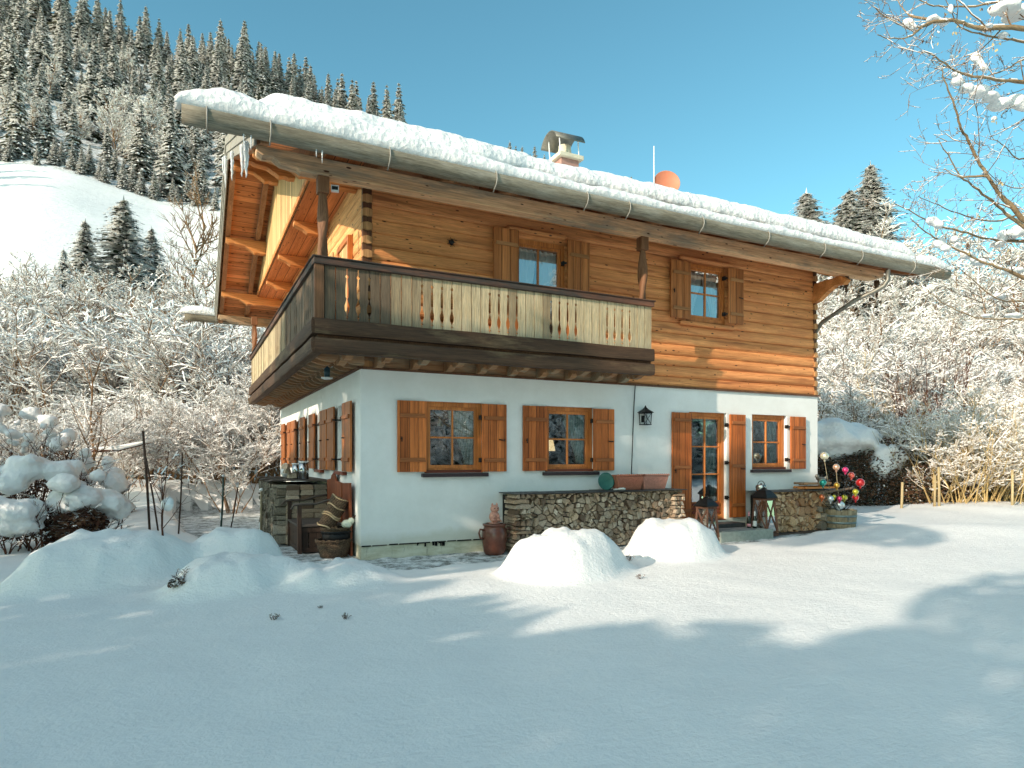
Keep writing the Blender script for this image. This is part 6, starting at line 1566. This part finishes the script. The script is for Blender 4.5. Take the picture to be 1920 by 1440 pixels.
# icicles
rr = random.Random(5)
for i, (y, L) in enumerate(((-.95, .38), (-.86, .42), (-.2, .4), (1.9, .45), (3.9, .6), (4.7, .35))):
    x = -1.62; z = deck(y)-.12-.16; k = 10; pts = [(x+.006*rr.uniform(-1, 1), y+.006*rr.uniform(-1, 1), z-L*j/k) for j in range(k+1)]; m = MB(); m.tube(pts, [.028*(1-j/k)**.6*(1+.15*math.sin(j*2.2))+.003 for j in range(k+1)], 8); m.ball((x, y, z), .035, 0, 8, 6)
    tag(m.build('icicle', 'ice'), 'icicle hanging from the lower verge board at the gable end of the roof', 'icicle', 'icicles under the verge boards')
for i, x in enumerate((-1.68, -1.6, -.85, -.78)):
    z = gutz(x)-.1; L = (.12, .18, .1, .16)[i]; m = MB(); m.tube([(x, -1.28, z-L*j/5) for j in range(6)], [.011*(1-j/5)+.002 for j in range(6)], 6); tag(m.build('icicle', 'ice'), 'short thin icicle under the left part of the wooden gutter', 'icicle', 'short icicles under the gutter')
m = MB(); m.tube([(-1.9, 10.4, 5.2), (-1.9, 10.4, 4.5)], [.02, .004], 6); tag(m.build('icicle', 'ice'), 'single long icicle hanging from the rear gutter', 'icicle')
# dish and aerial on the roof
t = thing('satellite_dish', 'salmon coloured satellite dish standing behind the roof ridge snow', 'satellite dish', (7.72, 2.45, 7.0))
m = MB(); R_ = .3; n = 28; prof = [(R_*k/7, .09*(k/7)**2) for k in range(8)]; m.lathe(prof, n); m.lathe([(R_, .09), (R_+.008, .095), (R_+.008, .08), (R_*.6, .02), (0, -.012)], n); m.build('reflector', 'dish', t, (0, 0, .86), (R(78), 0, R(-25)))
m = MB(); m.tube([(0, .06, -.2), (0, .06, .9)], .025, 8); m.build('mast', 'whitemetal', t)
m = MB(); m.tube([(7.41, 2.5, 6.9), (7.41, 2.5, 8.72)], [.016, .012], 6); tag(m.build('aerial_rod', 'whitemetal'), 'thin white aerial rod standing on the roof left of the dish', 'aerial')
# lamp and paper star inside
t = thing('table_lamp', 'lit table lamp with a cream shade behind the middle ground floor window', 'lamp', (3.45, .55, 1.2)); m = MB(); m.lathe([(.15, 0), (.11, .2), (.105, .2), (.145, 0)], 20, (0, 0, .42)); m.build('lamp_shade', 'lampshade', t)
m = MB(); m.lathe([(0, 0), (.08, 0), (.03, .03), (.04, .15), (.05, .25), (.02, .35), (.015, .45)], 14); m.build('base', 'dkwood', t)
m = MB(); m.prism([(-.045, 0), (.045, 0), (0, .14)], 'y', 0, .01); tag(m.build('window_ornament', 'leafyel', None, (1.28, .14, 2.0)), 'little yellow straw tree hanging in the left ground floor window', 'ornament')

# ================================================================ stakes and sapling in the garden
def stake(px0, py0, px1, py1, r, label, mat='dkgreen', rtop=None, Z=None, snowcap=False):
    Z = Z or 1.35*F/(py0-858); 
    for _ in range(20):
        x, y = w2(px(px0)*Z, Z)
        if Z < 30: Z = lerp(Z, max(3, (EYE-ground_z(x, y))*F/(py0-858)), .5)
    x, y = w2(px(px0)*Z, Z); z = ground_z(x, y); x2, y2 = w2(px(px1)*Z, Z); z2 = EYE+(858-py1)/F*Z
    t = thing('garden_stake', label, 'stake', (x, y, z-.1)); m = MB(); p = Vector((0, 0, 0)); q = Vector((x2-x, y2-y, z2-z+.1)); m.tube([p, p.lerp(q, .5)+Vector((.01, 0, 0)), q], [r, r, rtop or r], 7); m.build('shaft', mat, t)
    if snowcap:
        m = MB(); m.ball(q, r*1.7, 0, 10, 7, (1, 1, .8), .3); m.build('snow_cap', 'capsnow', t)
        m = MB(); m.ball(p.lerp(q, .35)+Vector((-r*.6, 0, 0)), r*1.1, 0, 8, 6, (.6, .8, 4), .4); m.build('snow_patch', 'capsnow', t)
    return t
stake(281, 993, 268, 808, .022, 'tallest dark thick garden stake, left of the sapling', 'dkwood')
stake(298, 996, 274, 860, .016, 'dark stake crossing close beside the tallest one', 'dkwood')
stake(305, 940, 316, 846, .012, 'thin dark stake behind the sapling, leaning right', 'dkwood', Z=11)
stake(334, 1001, 342, 850, .014, 'thin upright dark stake right of the sapling', 'dkwood')
stake(413, 998, 419, 892, .02, 'dark green metal stake with snow on top, left of the path', 'dkgreen', snowcap=True)
stake(430, 996, 446, 912, .014, 'leaning dark stake speckled with snow beside the green one', 'dkwood', snowcap=True)
stake(487, 1014, 490, 918, .02, 'pale stripped stake with snow patches at the path edge near the bench', 'stake', snowcap=True)
stake(471, 904, 473, 883, .03, 'short dark post far back on the snow bank', 'dkwood', Z=17)
Zs = 7.6; sp = twig_mesh('sapling', 77, 1, .95, .3, 2, (9, 3), .014, .012, .15, ('twigdk', 'frost'), up=.3, gap=.08, decay=.62, curve=.08, minang=30, maxang=55, segs_first=5)
x, y = w2(px(306)*Zs, Zs); t = thing('sapling', 'small leafless sapling with upcurved dark branches holding a snow ball', 'sapling', (x, y, ground_z(x, y)-.05))
link('stems', sp, t, (0, 0, 0), .6, 1.0)
m = MB(); m.ball((.05, 0, .42), .07, 0, 12, 8, (1, .8, 1.1), .3); m.build('snow_ball', 'capsnow', t)
# ================================================================ out of view: trees added at left, shaped to cast the garden's shade,
# and the wood across the lane, seen in the window panes
def shade_tree(name, x, ells, label, group, seed, size=.15, dens=150, trunk=None, cat='tree'):
    y0 = sum(e[0] for e in ells)/len(ells); t = thing(name, label, cat, (x, y0, 0), 0, group)
    tot = sum(e[2]*e[3] for e in ells); n = int(dens*tot*3.1)+200
    bx = []
    for e in ells: bx += [(0, e[0]-y0, e[1], min(1.0, e[2]), e[2], e[3])]*max(1, int(12*e[2]*e[3]))
    leaf_mass('crown', ['needle', 'needle2', 'frost'], bx, n, size, seed, t, .45)
    m = MB()
    if trunk: m.tube([Vector(p) for p in trunk], [.16, .13, .1, .07], 8)
    for (a, b, c, d) in (() if trunk else [(y0-y0, 0, min(e[1] for e in ells), .14)]): m.tube([(0, a, -.2), (.05, a*.9, lerp(b, c, .5)), (0, a, c)], [d, d*.8, d*.6], 8)
    m.build('trunk', 'bark', t)
    return t
GX = 'evergreens out of the picture to the left'
LX_ = 'snowy evergreen standing outside the picture to the left of the garden'
S = [  # (y, top)
 (-5.35, 9.45), (-4.5, 9.9), (-3.6, 9.8), (-2.7, 9.9), (-1.9, 9.3), (-1.0, 8.4), (-.1, 8.3), (.8, 8.3), (1.6, 7.6), (2.6, 5.9), (3.6, 5.6), (4.8, 5.5), (6.0, 5.4)]
for i, (y, top) in enumerate(S):
    shade_tree('evergreen', -14+.5*math.sin(i*2.1), [(y, top*.46, .75, top*.42), (y, top-1.3, .62, 1.3)], LX_, GX, 40+i)
shade_tree('evergreen', -14, [(-6.15, 4.8, .6, 4.0), (-6.1, 8.4, .5, 1.4)], LX_, GX, 60)
shade_tree('evergreen', -14.3, [(-6.75, 4.8, .5, 4.0), (-6.72, 9.0, .42, 1.7)], LX_, GX, 61)
# broad crown on a bare trunk, added to cast the separate patch of shade
shade_tree('evergreen', -14, [(-8.15, 9.75, .85, 1.1), (-8.6, 9.2, .9, 1.2), (-9.4, 9.5, .8, .85), (-10.2, 9.5, .7, .6), (-7.75, 10.0, .5, .7)], LX_, GX, 62, trunk=[(0, 1.9, -.2), (0, 1.8, 5.5), (0, 1.5, 8.2), (0, .2, 9.4)])
for i, (y, top) in enumerate([(-7.6, 6.0), (-8.5, 5.9), (-9.4, 6.1), (-10.4, 6.5), (-11.2, 6.6), (-11.9, 7.0), (-12.9, 8.9), (-13.9, 9.6), (-15.0, 9.4), (-16.2, 9.0), (-17.6, 8.8)]):
    shade_tree('evergreen', -14+.4*math.sin(i*1.7), [(y, top*.5, .85, top*.5), (y+.3*math.sin(i*3.3), top-.9, .7, .95)], LX_, GX, 80+i)
shade_tree('evergreen', -13.5, [(y, 2.2, .8, 2.0) for y in (-6.5, -7.6, -8.7, -9.8, -10.9, -12, -13.2, -14.4, -15.6, -16.8)], LX_, GX, 120, dens=110)
shade_tree('evergreen', -13.2, [(y, 4.0, .7, 1.1) for y in (-8.2, -9.2, -10.2, -11.2, -12.2, -13.2, -14.2, -15.2)], LX_, GX, 121, dens=150)
rnd = random.Random(77)
for i in range(22):
    plant_spruce('spruce', near_sp[i % 3], (-4+i*2.9+rnd.uniform(-1, 1), -30-(i % 3)*3.5, 0), rnd.uniform(.85, 1.15), 'tall snowy spruce of the wood across the lane, mirrored in the window panes', 'spruces across the lane', rnd.uniform(0, 6), parts=True)
for i in range(14):
    tag(link('frosted_bush', shrub[i % 4], None, (0+i*4+rnd.uniform(-1, 1), -24-rnd.uniform(0, 3), 0), i, .8), 'frosted leafless bush at the edge of the wood across the lane', 'bush', 'frosted bushes across the lane')
# trees left of the picture whose long shadows cross the meadow
for i, (a, Z, s) in enumerate(((-200, 125, 1.1), (-240, 118, 1.2), (-300, 128, 1.3), (-260, 108, 1.2), (-180, 134, .9), (-340, 112, 1.3))):
    plant_spruce('spruce', far_sp[i % 5], put(px(a), Z, -.5), s, 'snowy spruce on the meadow edge, out of the picture to the left', 'spruces left of the meadow', i, parts=True)
# ================================================================ the snowy fruit tree whose boughs reach in at the upper right
def near_tree():
    rnd = random.Random(5); P3 = lambda a, b, Z: Vector((*w2(px(a)*Z, Z), EYE+(858-b)/F*Z))
    B = [  # (depth, depth at tip, radius at base, points from the trunk outwards in photo pixels)
     (5.0, 4.4, .016, [(2150, 130), (2020, 75), (1920, 52), (1850, 53), (1805, 45), (1785, 38), (1760, 41), (1720, 52), (1690, 47), (1660, 30), (1637, 12)]),
     (4.5, 4.2, .008, [(1785, 38), (1740, 43), (1715, 62), (1700, 70), (1670, 72), (1645, 65)]),
     (4.5, 4.8, .007, [(1785, 38), (1720, 33), (1700, 24), (1688, 10), (1678, -6)]),
     (5.2, 4.8, .011, [(2120, 20), (1980, -10), (1890, 0), (1830, 11), (1770, 12), (1735, 6), (1712, -6)]),
     (5.3, 4.7, .013, [(2150, 160), (2000, 110), (1920, 80), (1880, 72), (1820, 60), (1790, 42)]),
     (5.4, 4.6, .015, [(2150, 220), (2020, 175), (1920, 155), (1870, 150), (1810, 140), (1780, 125), (1745, 103), (1728, 98)]),
     (5.5, 5.2, .009, [(2150, 60), (2010, 80), (1920, 112), (1890, 128), (1860, 140), (1825, 151), (1770, 147)]),
     (5.6, 5.2, .014, [(2150, 300), (2020, 240), (1920, 205), (1880, 186), (1840, 172), (1800, 150), (1785, 128), (1760, 120)]),
     (4.9, 4.4, .017, [(2180, 640), (2040, 530), (1960, 450), (1915, 408), (1875, 365), (1849, 328), (1828, 290), (1810, 255), (1800, 235), (1790, 200), (1775, 160), (1766, 130)]),
     (5.1, 4.6, .013, [(2180, 560), (2040, 500), (1920, 425), (1880, 395), (1850, 370), (1820, 345), (1800, 330), (1783, 300), (1760, 262)]),
     (4.6, 4.6, .006, [(1849, 330), (1805, 331), (1785, 328), (1770, 316)]),
     (5.6, 5.0, .010, [(2160, 420), (2020, 390), (1920, 400), (1870, 415), (1810, 405), (1760, 385), (1722, 368)]),
     (5.4, 4.8, .013, [(2160, 520), (2020, 460), (1920, 453), (1880, 452), (1840, 445), (1790, 430), (1750, 422), (1715, 400), (1675, 380)]),
     (5.2, 4.9, .014, [(2160, 650), (2020, 570), (1920, 520), (1880, 505), (1840, 490), (1800, 470), (1760, 450), (1730, 430), (1707, 410)]),
     (5.8, 5.4, .010, [(2160, 600), (2020, 570), (1920, 565), (1868, 560), (1830, 530), (1795, 500)]),
     (5.4, 5.0, .010, [(2160, 700), (2030, 620), (1920, 600), (1880, 598), (1830, 595), (1770, 570), (1740, 545)]),
     (5.7, 5.3, .008, [(2160, 660), (2020, 590), (1920, 596), (1870, 615), (1820, 621), (1790, 612)]),
     (6.0, 5.6, .010, [(2160, 380), (2040, 330), (1940, 300), (1905, 296), (1880, 270), (1860, 262)]),
     (6.0, 5.4, .008, [(2160, 300), (2020, 300), (1930, 350), (1880, 345), (1850, 320)]),
     (5.9, 5.4, .008, [(2160, 620), (2020, 600), (1930, 660), (1890, 640), (1850, 650)])]
    t0 = P3(2260, 858, 5.6); t0.z = ground_z(t0.x, t0.y)
    t = thing('fruit_tree', 'close leafless fruit tree at upper right with snow clumps and dry yellow leaves', 'tree', tuple(t0))
    m = MB(); m.tube([(0, 0, -.2), (.03, .02, 1.0), (-.05, .05, 2.0), (-.1, .1, 3.2), (-.1, .1, 4.6), (.1, .2, 6.0)], [.16, .13, .11, .09, .06, .02], 10); m.build('trunk', 'bark', t)
    limbs = MB(); tw = MB(); sn = []; lv = []
    def tri(mb, p, q, r0, r1, mi):
        d = (q-p); 
        if d.length < 1e-5: return
        d.normalize(); a = d.cross(Vector((.3, .2, 1))).normalized(); b = a.cross(d)
        vs = []
        for c, r in ((p, r0), (q, r1)):
            for k in range(4): vs.append(c+a*math.cos(k*PI/2)*r+b*math.sin(k*PI/2)*r)
        mb.add(vs, [(k, (k+1) % 4, 4+(k+1) % 4, 4+k) for k in range(4)], mi, True)
    def grow(p, d, L, r, lev):
        n = 4 if lev < 2 else 3
        for i in range(n):
            d = (d+Vector((rnd.gauss(0, .16), rnd.gauss(0, .16), rnd.gauss(0, .12)+.04))).normalized(); q = p+d*(L/n)
            tri(tw, p, q, r*(1-i/n*.6), r*(1-(i+1)/n*.6), 0)
            if rnd.random() < .55 and abs(d.z) < .9: o = Vector((0, 0, r*1.1)); tri(tw, p+o, q+o, r*.9, r*.75, 1)
            if lev < 2:
                for k in range(rnd.choice((0, 0, 1, 1))):
                    ax = d.cross(Vector((rnd.gauss(0, 1), rnd.gauss(0, 1), rnd.gauss(0, 1)))).normalized(); grow(q, Matrix.Rotation(R(rnd.uniform(30, 65)*rnd.choice((-1, 1))), 3, ax) @ d, L*rnd.uniform(.3, .6), max(.0016, r*.65), lev+1)
            else:
                tri(tw, q, q+Vector((rnd.gauss(0, 1), rnd.gauss(0, 1), rnd.gauss(0, 1))).normalized()*.012, r*1.2, .001, 0)
            p = q
    for Z0, Z1, r, pts in B:
        n = len(pts); V_ = [P3(a, b, lerp(Z0, Z1, i/(n-1)))-t0 for i, (a, b) in enumerate(pts)]
        if pts[0][0] > 2000: V_ = [Vector((-.05, .05, max(1.0, V_[0].z-.5)))]+V_
        # smooth and subdivide
        S_ = []
        for i in range(len(V_)-1):
            a, b = V_[i], V_[i+1]; pa = V_[i-1] if i else a; nb = V_[i+2] if i+2 < len(V_) else b; k = 4
            for j in range(k):
                u = j/k; S_.append(.5*((2*a)+(b-pa)*u+(2*pa-5*a+4*b-nb)*u*u+(3*a-pa-3*b+nb)*u*u*u)+Vector((rnd.gauss(0, .003), rnd.gauss(0, .003), rnd.gauss(0, .003))))
        S_.append(V_[-1]); N_ = len(S_)
        rs = [max(.0028, r*(1.5-1.3*i/N_) if i < N_*.4 else r*(1.16-.98*i/N_)) for i in range(N_)]
        limbs.tube(S_, rs, 7, 0)
        for i in range(int(N_*.25), N_-1):
            d = (S_[i+1]-S_[i]).normalized()
            for q in range(1):
                if rnd.random() < .42:
                    ax = d.cross(Vector((rnd.gauss(0, 1), rnd.gauss(0, 1), rnd.gauss(0, 1)))).normalized()
                    grow(S_[i], Matrix.Rotation(R(rnd.uniform(35, 75)*rnd.choice((-1, 1))), 3, ax) @ d, rnd.uniform(.12, .5)*(1.1-.5*i/N_), max(.002, rs[i]*.33), 0)
            if rnd.random() < .4 and abs(d.z) < .8:
                o = Vector((0, 0, rs[i]*.9)); tri(tw, S_[i]+o, S_[i+1]+o, rs[i]*.8, rs[i]*.7, 1)
    limbs.build('limbs', 'post_bark', t, fix=False); tw.build('twigs', ['twig', 'frost'], t, fix=False)
    # snow clumps lying in the forks
    C_ = [(1703, 44, 4.5, 12, 10), (1713, 52, 4.5, 9, 6), (1783, 16, 4.5, 7, 11), (1750, 36, 4.5, 14, 6), (1770, 42, 4.5, 12, 5), (1890, 14, 4.9, 26, 11), (1865, 20, 4.9, 14, 9), (1915, 22, 5, 22, 12), (1900, 30, 5, 24, 8),
          (1828, 108, 4.8, 11, 9), (1838, 118, 4.8, 8, 7), (1846, 128, 4.8, 9, 6), (1795, 152, 4.8, 12, 11), (1812, 166, 4.9, 15, 10), (1835, 172, 5, 20, 11), (1858, 182, 5.1, 18, 9), (1880, 192, 5.2, 18, 8), (1905, 190, 5.3, 20, 12), (1920, 196, 5.3, 16, 12), (1870, 198, 5.2, 22, 7), (1790, 140, 4.7, 8, 6),
          (1748, 414, 4.85, 13, 8), (1760, 422, 4.85, 11, 8), (1762, 455, 5, 13, 11), (1774, 466, 5, 10, 8), (1790, 448, 5, 9, 7), (1812, 478, 5.1, 14, 8), (1835, 492, 5.1, 16, 7), (1890, 440, 5.2, 20, 11), (1912, 432, 5.2, 18, 11), (1870, 458, 5.2, 16, 6), (1900, 508, 5.2, 20, 7), (1795, 462, 5.1, 8, 9),
          (1872, 556, 5.6, 16, 6), (1900, 592, 5.3, 18, 5), (1850, 592, 5.2, 12, 4), (1864, 222, 5.4, 7, 5), (1785, 106, 4.7, 6, 5), (1855, 48, 4.7, 10, 4), (1880, 66, 4.9, 12, 5), (1760, 60, 4.5, 5, 4)]
    bl = []
    for i, (a, b, Z, w_, h_) in enumerate(C_): c = P3(a, b, Z)-t0; k = Z/F; bl.append((c.x, c.y, c.z, w_*k*1.05, w_*k*.8, h_*k*.95))
    snow_lumps('snow_clumps', bl, t, 'capsnow', 17, .014)
    L_ = [(1755, 80), (1748, 78), (1860, 225), (1775, 22), (1772, 32), (1795, 52), (1790, 58), (1862, 90), (1868, 82), (1866, 222), (1830, 402), (1826, 408), (1846, 428), (1855, 426), (1838, 430), (1812, 462), (1815, 466), (1870, 92), (1889, 66), (1850, 428), (1735, 70), (1885, 430), (1873, 470), (1884, 474), (1892, 468), (1800, 100), (1822, 26), (1840, 14), (1856, 8), (1880, 340), (1893, 480)]
    lf = MB()
    for a, b in L_:
        c = P3(a, b, rnd.uniform(4.6, 5.1))-t0
        for k in range(3):
            d = Vector((rnd.gauss(0, .5), rnd.gauss(0, .5), -1)).normalized(); s = d.cross(Vector((rnd.gauss(0, 1), rnd.gauss(0, 1), .2))).normalized(); L = rnd.uniform(.02, .036); o = c+Vector((rnd.gauss(0, .012), rnd.gauss(0, .012), rnd.gauss(0, .012)))
            lf.add([o, o+d*L*.5+s*L*.28, o+d*L, o+d*L*.45-s*L*.2], [(0, 1, 2, 3)], rnd.choice((0, 0, 1)))
    lf.build('dry_leaves', ['leafyel', 'leafbrown'], t, fix=False)
M['post_bark'] = wood('fruit_tree_bark', (.06, .035, .02), (.42, .3, .17), 'x', fine=3, bmp=.5)
near_tree()
# ================================================================ light, sky, camera
SUN_EL, SUN_AZ = R(21.4), math.atan2(-1, -2.9)          # towards the sun, world angle from +x
sd = bpy.data.lights.new('sun', 'SUN'); sd.energy = 2.3; sd.angle = R(.53); sd.color = (1, .85, .69)
so = bpy.data.objects.new('sun', sd); COL.objects.link(so)
d = Vector((math.cos(SUN_AZ)*math.cos(SUN_EL), math.sin(SUN_AZ)*math.cos(SUN_EL), math.sin(SUN_EL)))
so.rotation_euler = d.to_track_quat('Z', 'Y').to_euler(); so.location = (-20, -10, 30)
wd_ = bpy.data.worlds.new('World'); sc.world = wd_; wd_.use_nodes = True; nt = wd_.node_tree
bg = nt.nodes['Background']; sky = nt.nodes.new('ShaderNodeTexSky'); sky.sky_type = 'NISHITA'; sky.sun_disc = False
sky.sun_elevation = SUN_EL; sky.sun_rotation = PI/2-SUN_AZ; sky.altitude = 800; sky.air_density = 1.0; sky.dust_density = .6; sky.ozone_density = 1.0
mxn = nt.nodes.new('ShaderNodeMix'); mxn.data_type = 'RGBA'; mxn.blend_type = 'MULTIPLY'; mxn.inputs[0].default_value = 1; mxn.inputs[7].default_value = (.42, .72, .62, 1)
nt.links.new(sky.outputs[0], mxn.inputs[6])
# warm glow lobe towards the sun, behind the viewer, added to fill the shade
gc = nt.nodes.new('ShaderNodeTexCoord'); dp = nt.nodes.new('ShaderNodeVectorMath'); dp.operation = 'DOT_PRODUCT'; dp.inputs[1].default_value = d
mx0 = nt.nodes.new('ShaderNodeMath'); mx0.operation = 'MAXIMUM'; mx0.inputs[1].default_value = 0
pw = nt.nodes.new('ShaderNodeMath'); pw.operation = 'POWER'; pw.inputs[1].default_value = 4
sc_ = nt.nodes.new('ShaderNodeVectorMath'); sc_.operation = 'SCALE'; sc_.inputs[0].default_value = (5.6, 5.0, 3.9)
adn = nt.nodes.new('ShaderNodeVectorMath'); adn.operation = 'ADD'
nt.links.new(gc.outputs['Generated'], dp.inputs[0]); nt.links.new(dp.outputs['Value'], mx0.inputs[0]); nt.links.new(mx0.outputs[0], pw.inputs[0]); nt.links.new(pw.outputs[0], sc_.inputs['Scale'])
nt.links.new(mxn.outputs[2], adn.inputs[0]); nt.links.new(sc_.outputs[0], adn.inputs[1]); nt.links.new(adn.outputs[0], bg.inputs['Color']); bg.inputs['Strength'].default_value = .15
cam = bpy.data.cameras.new('camera'); co = bpy.data.objects.new('camera', cam); COL.objects.link(co)
co.location = (CAMX, CAMY, EYE); co.rotation_euler = (PI/2, 0, -math.atan2(U[1], U[0]))
cam.sensor_width = 36; cam.lens = 36*F/1920; cam.shift_y = (858-720)/1920; cam.clip_end = 3000; cam.clip_start = .05
sc.camera = co
sc.view_settings.view_transform = 'Standard'; sc.view_settings.look = 'None'; sc.view_settings.gamma = 1; sc.view_settings.exposure = 1.25
sc.cycles.max_bounces = 6; sc.cycles.diffuse_bounces = 3; sc.cycles.glossy_bounces = 3; sc.cycles.transmission_bounces = 4; sc.cycles.transparent_max_bounces = 6
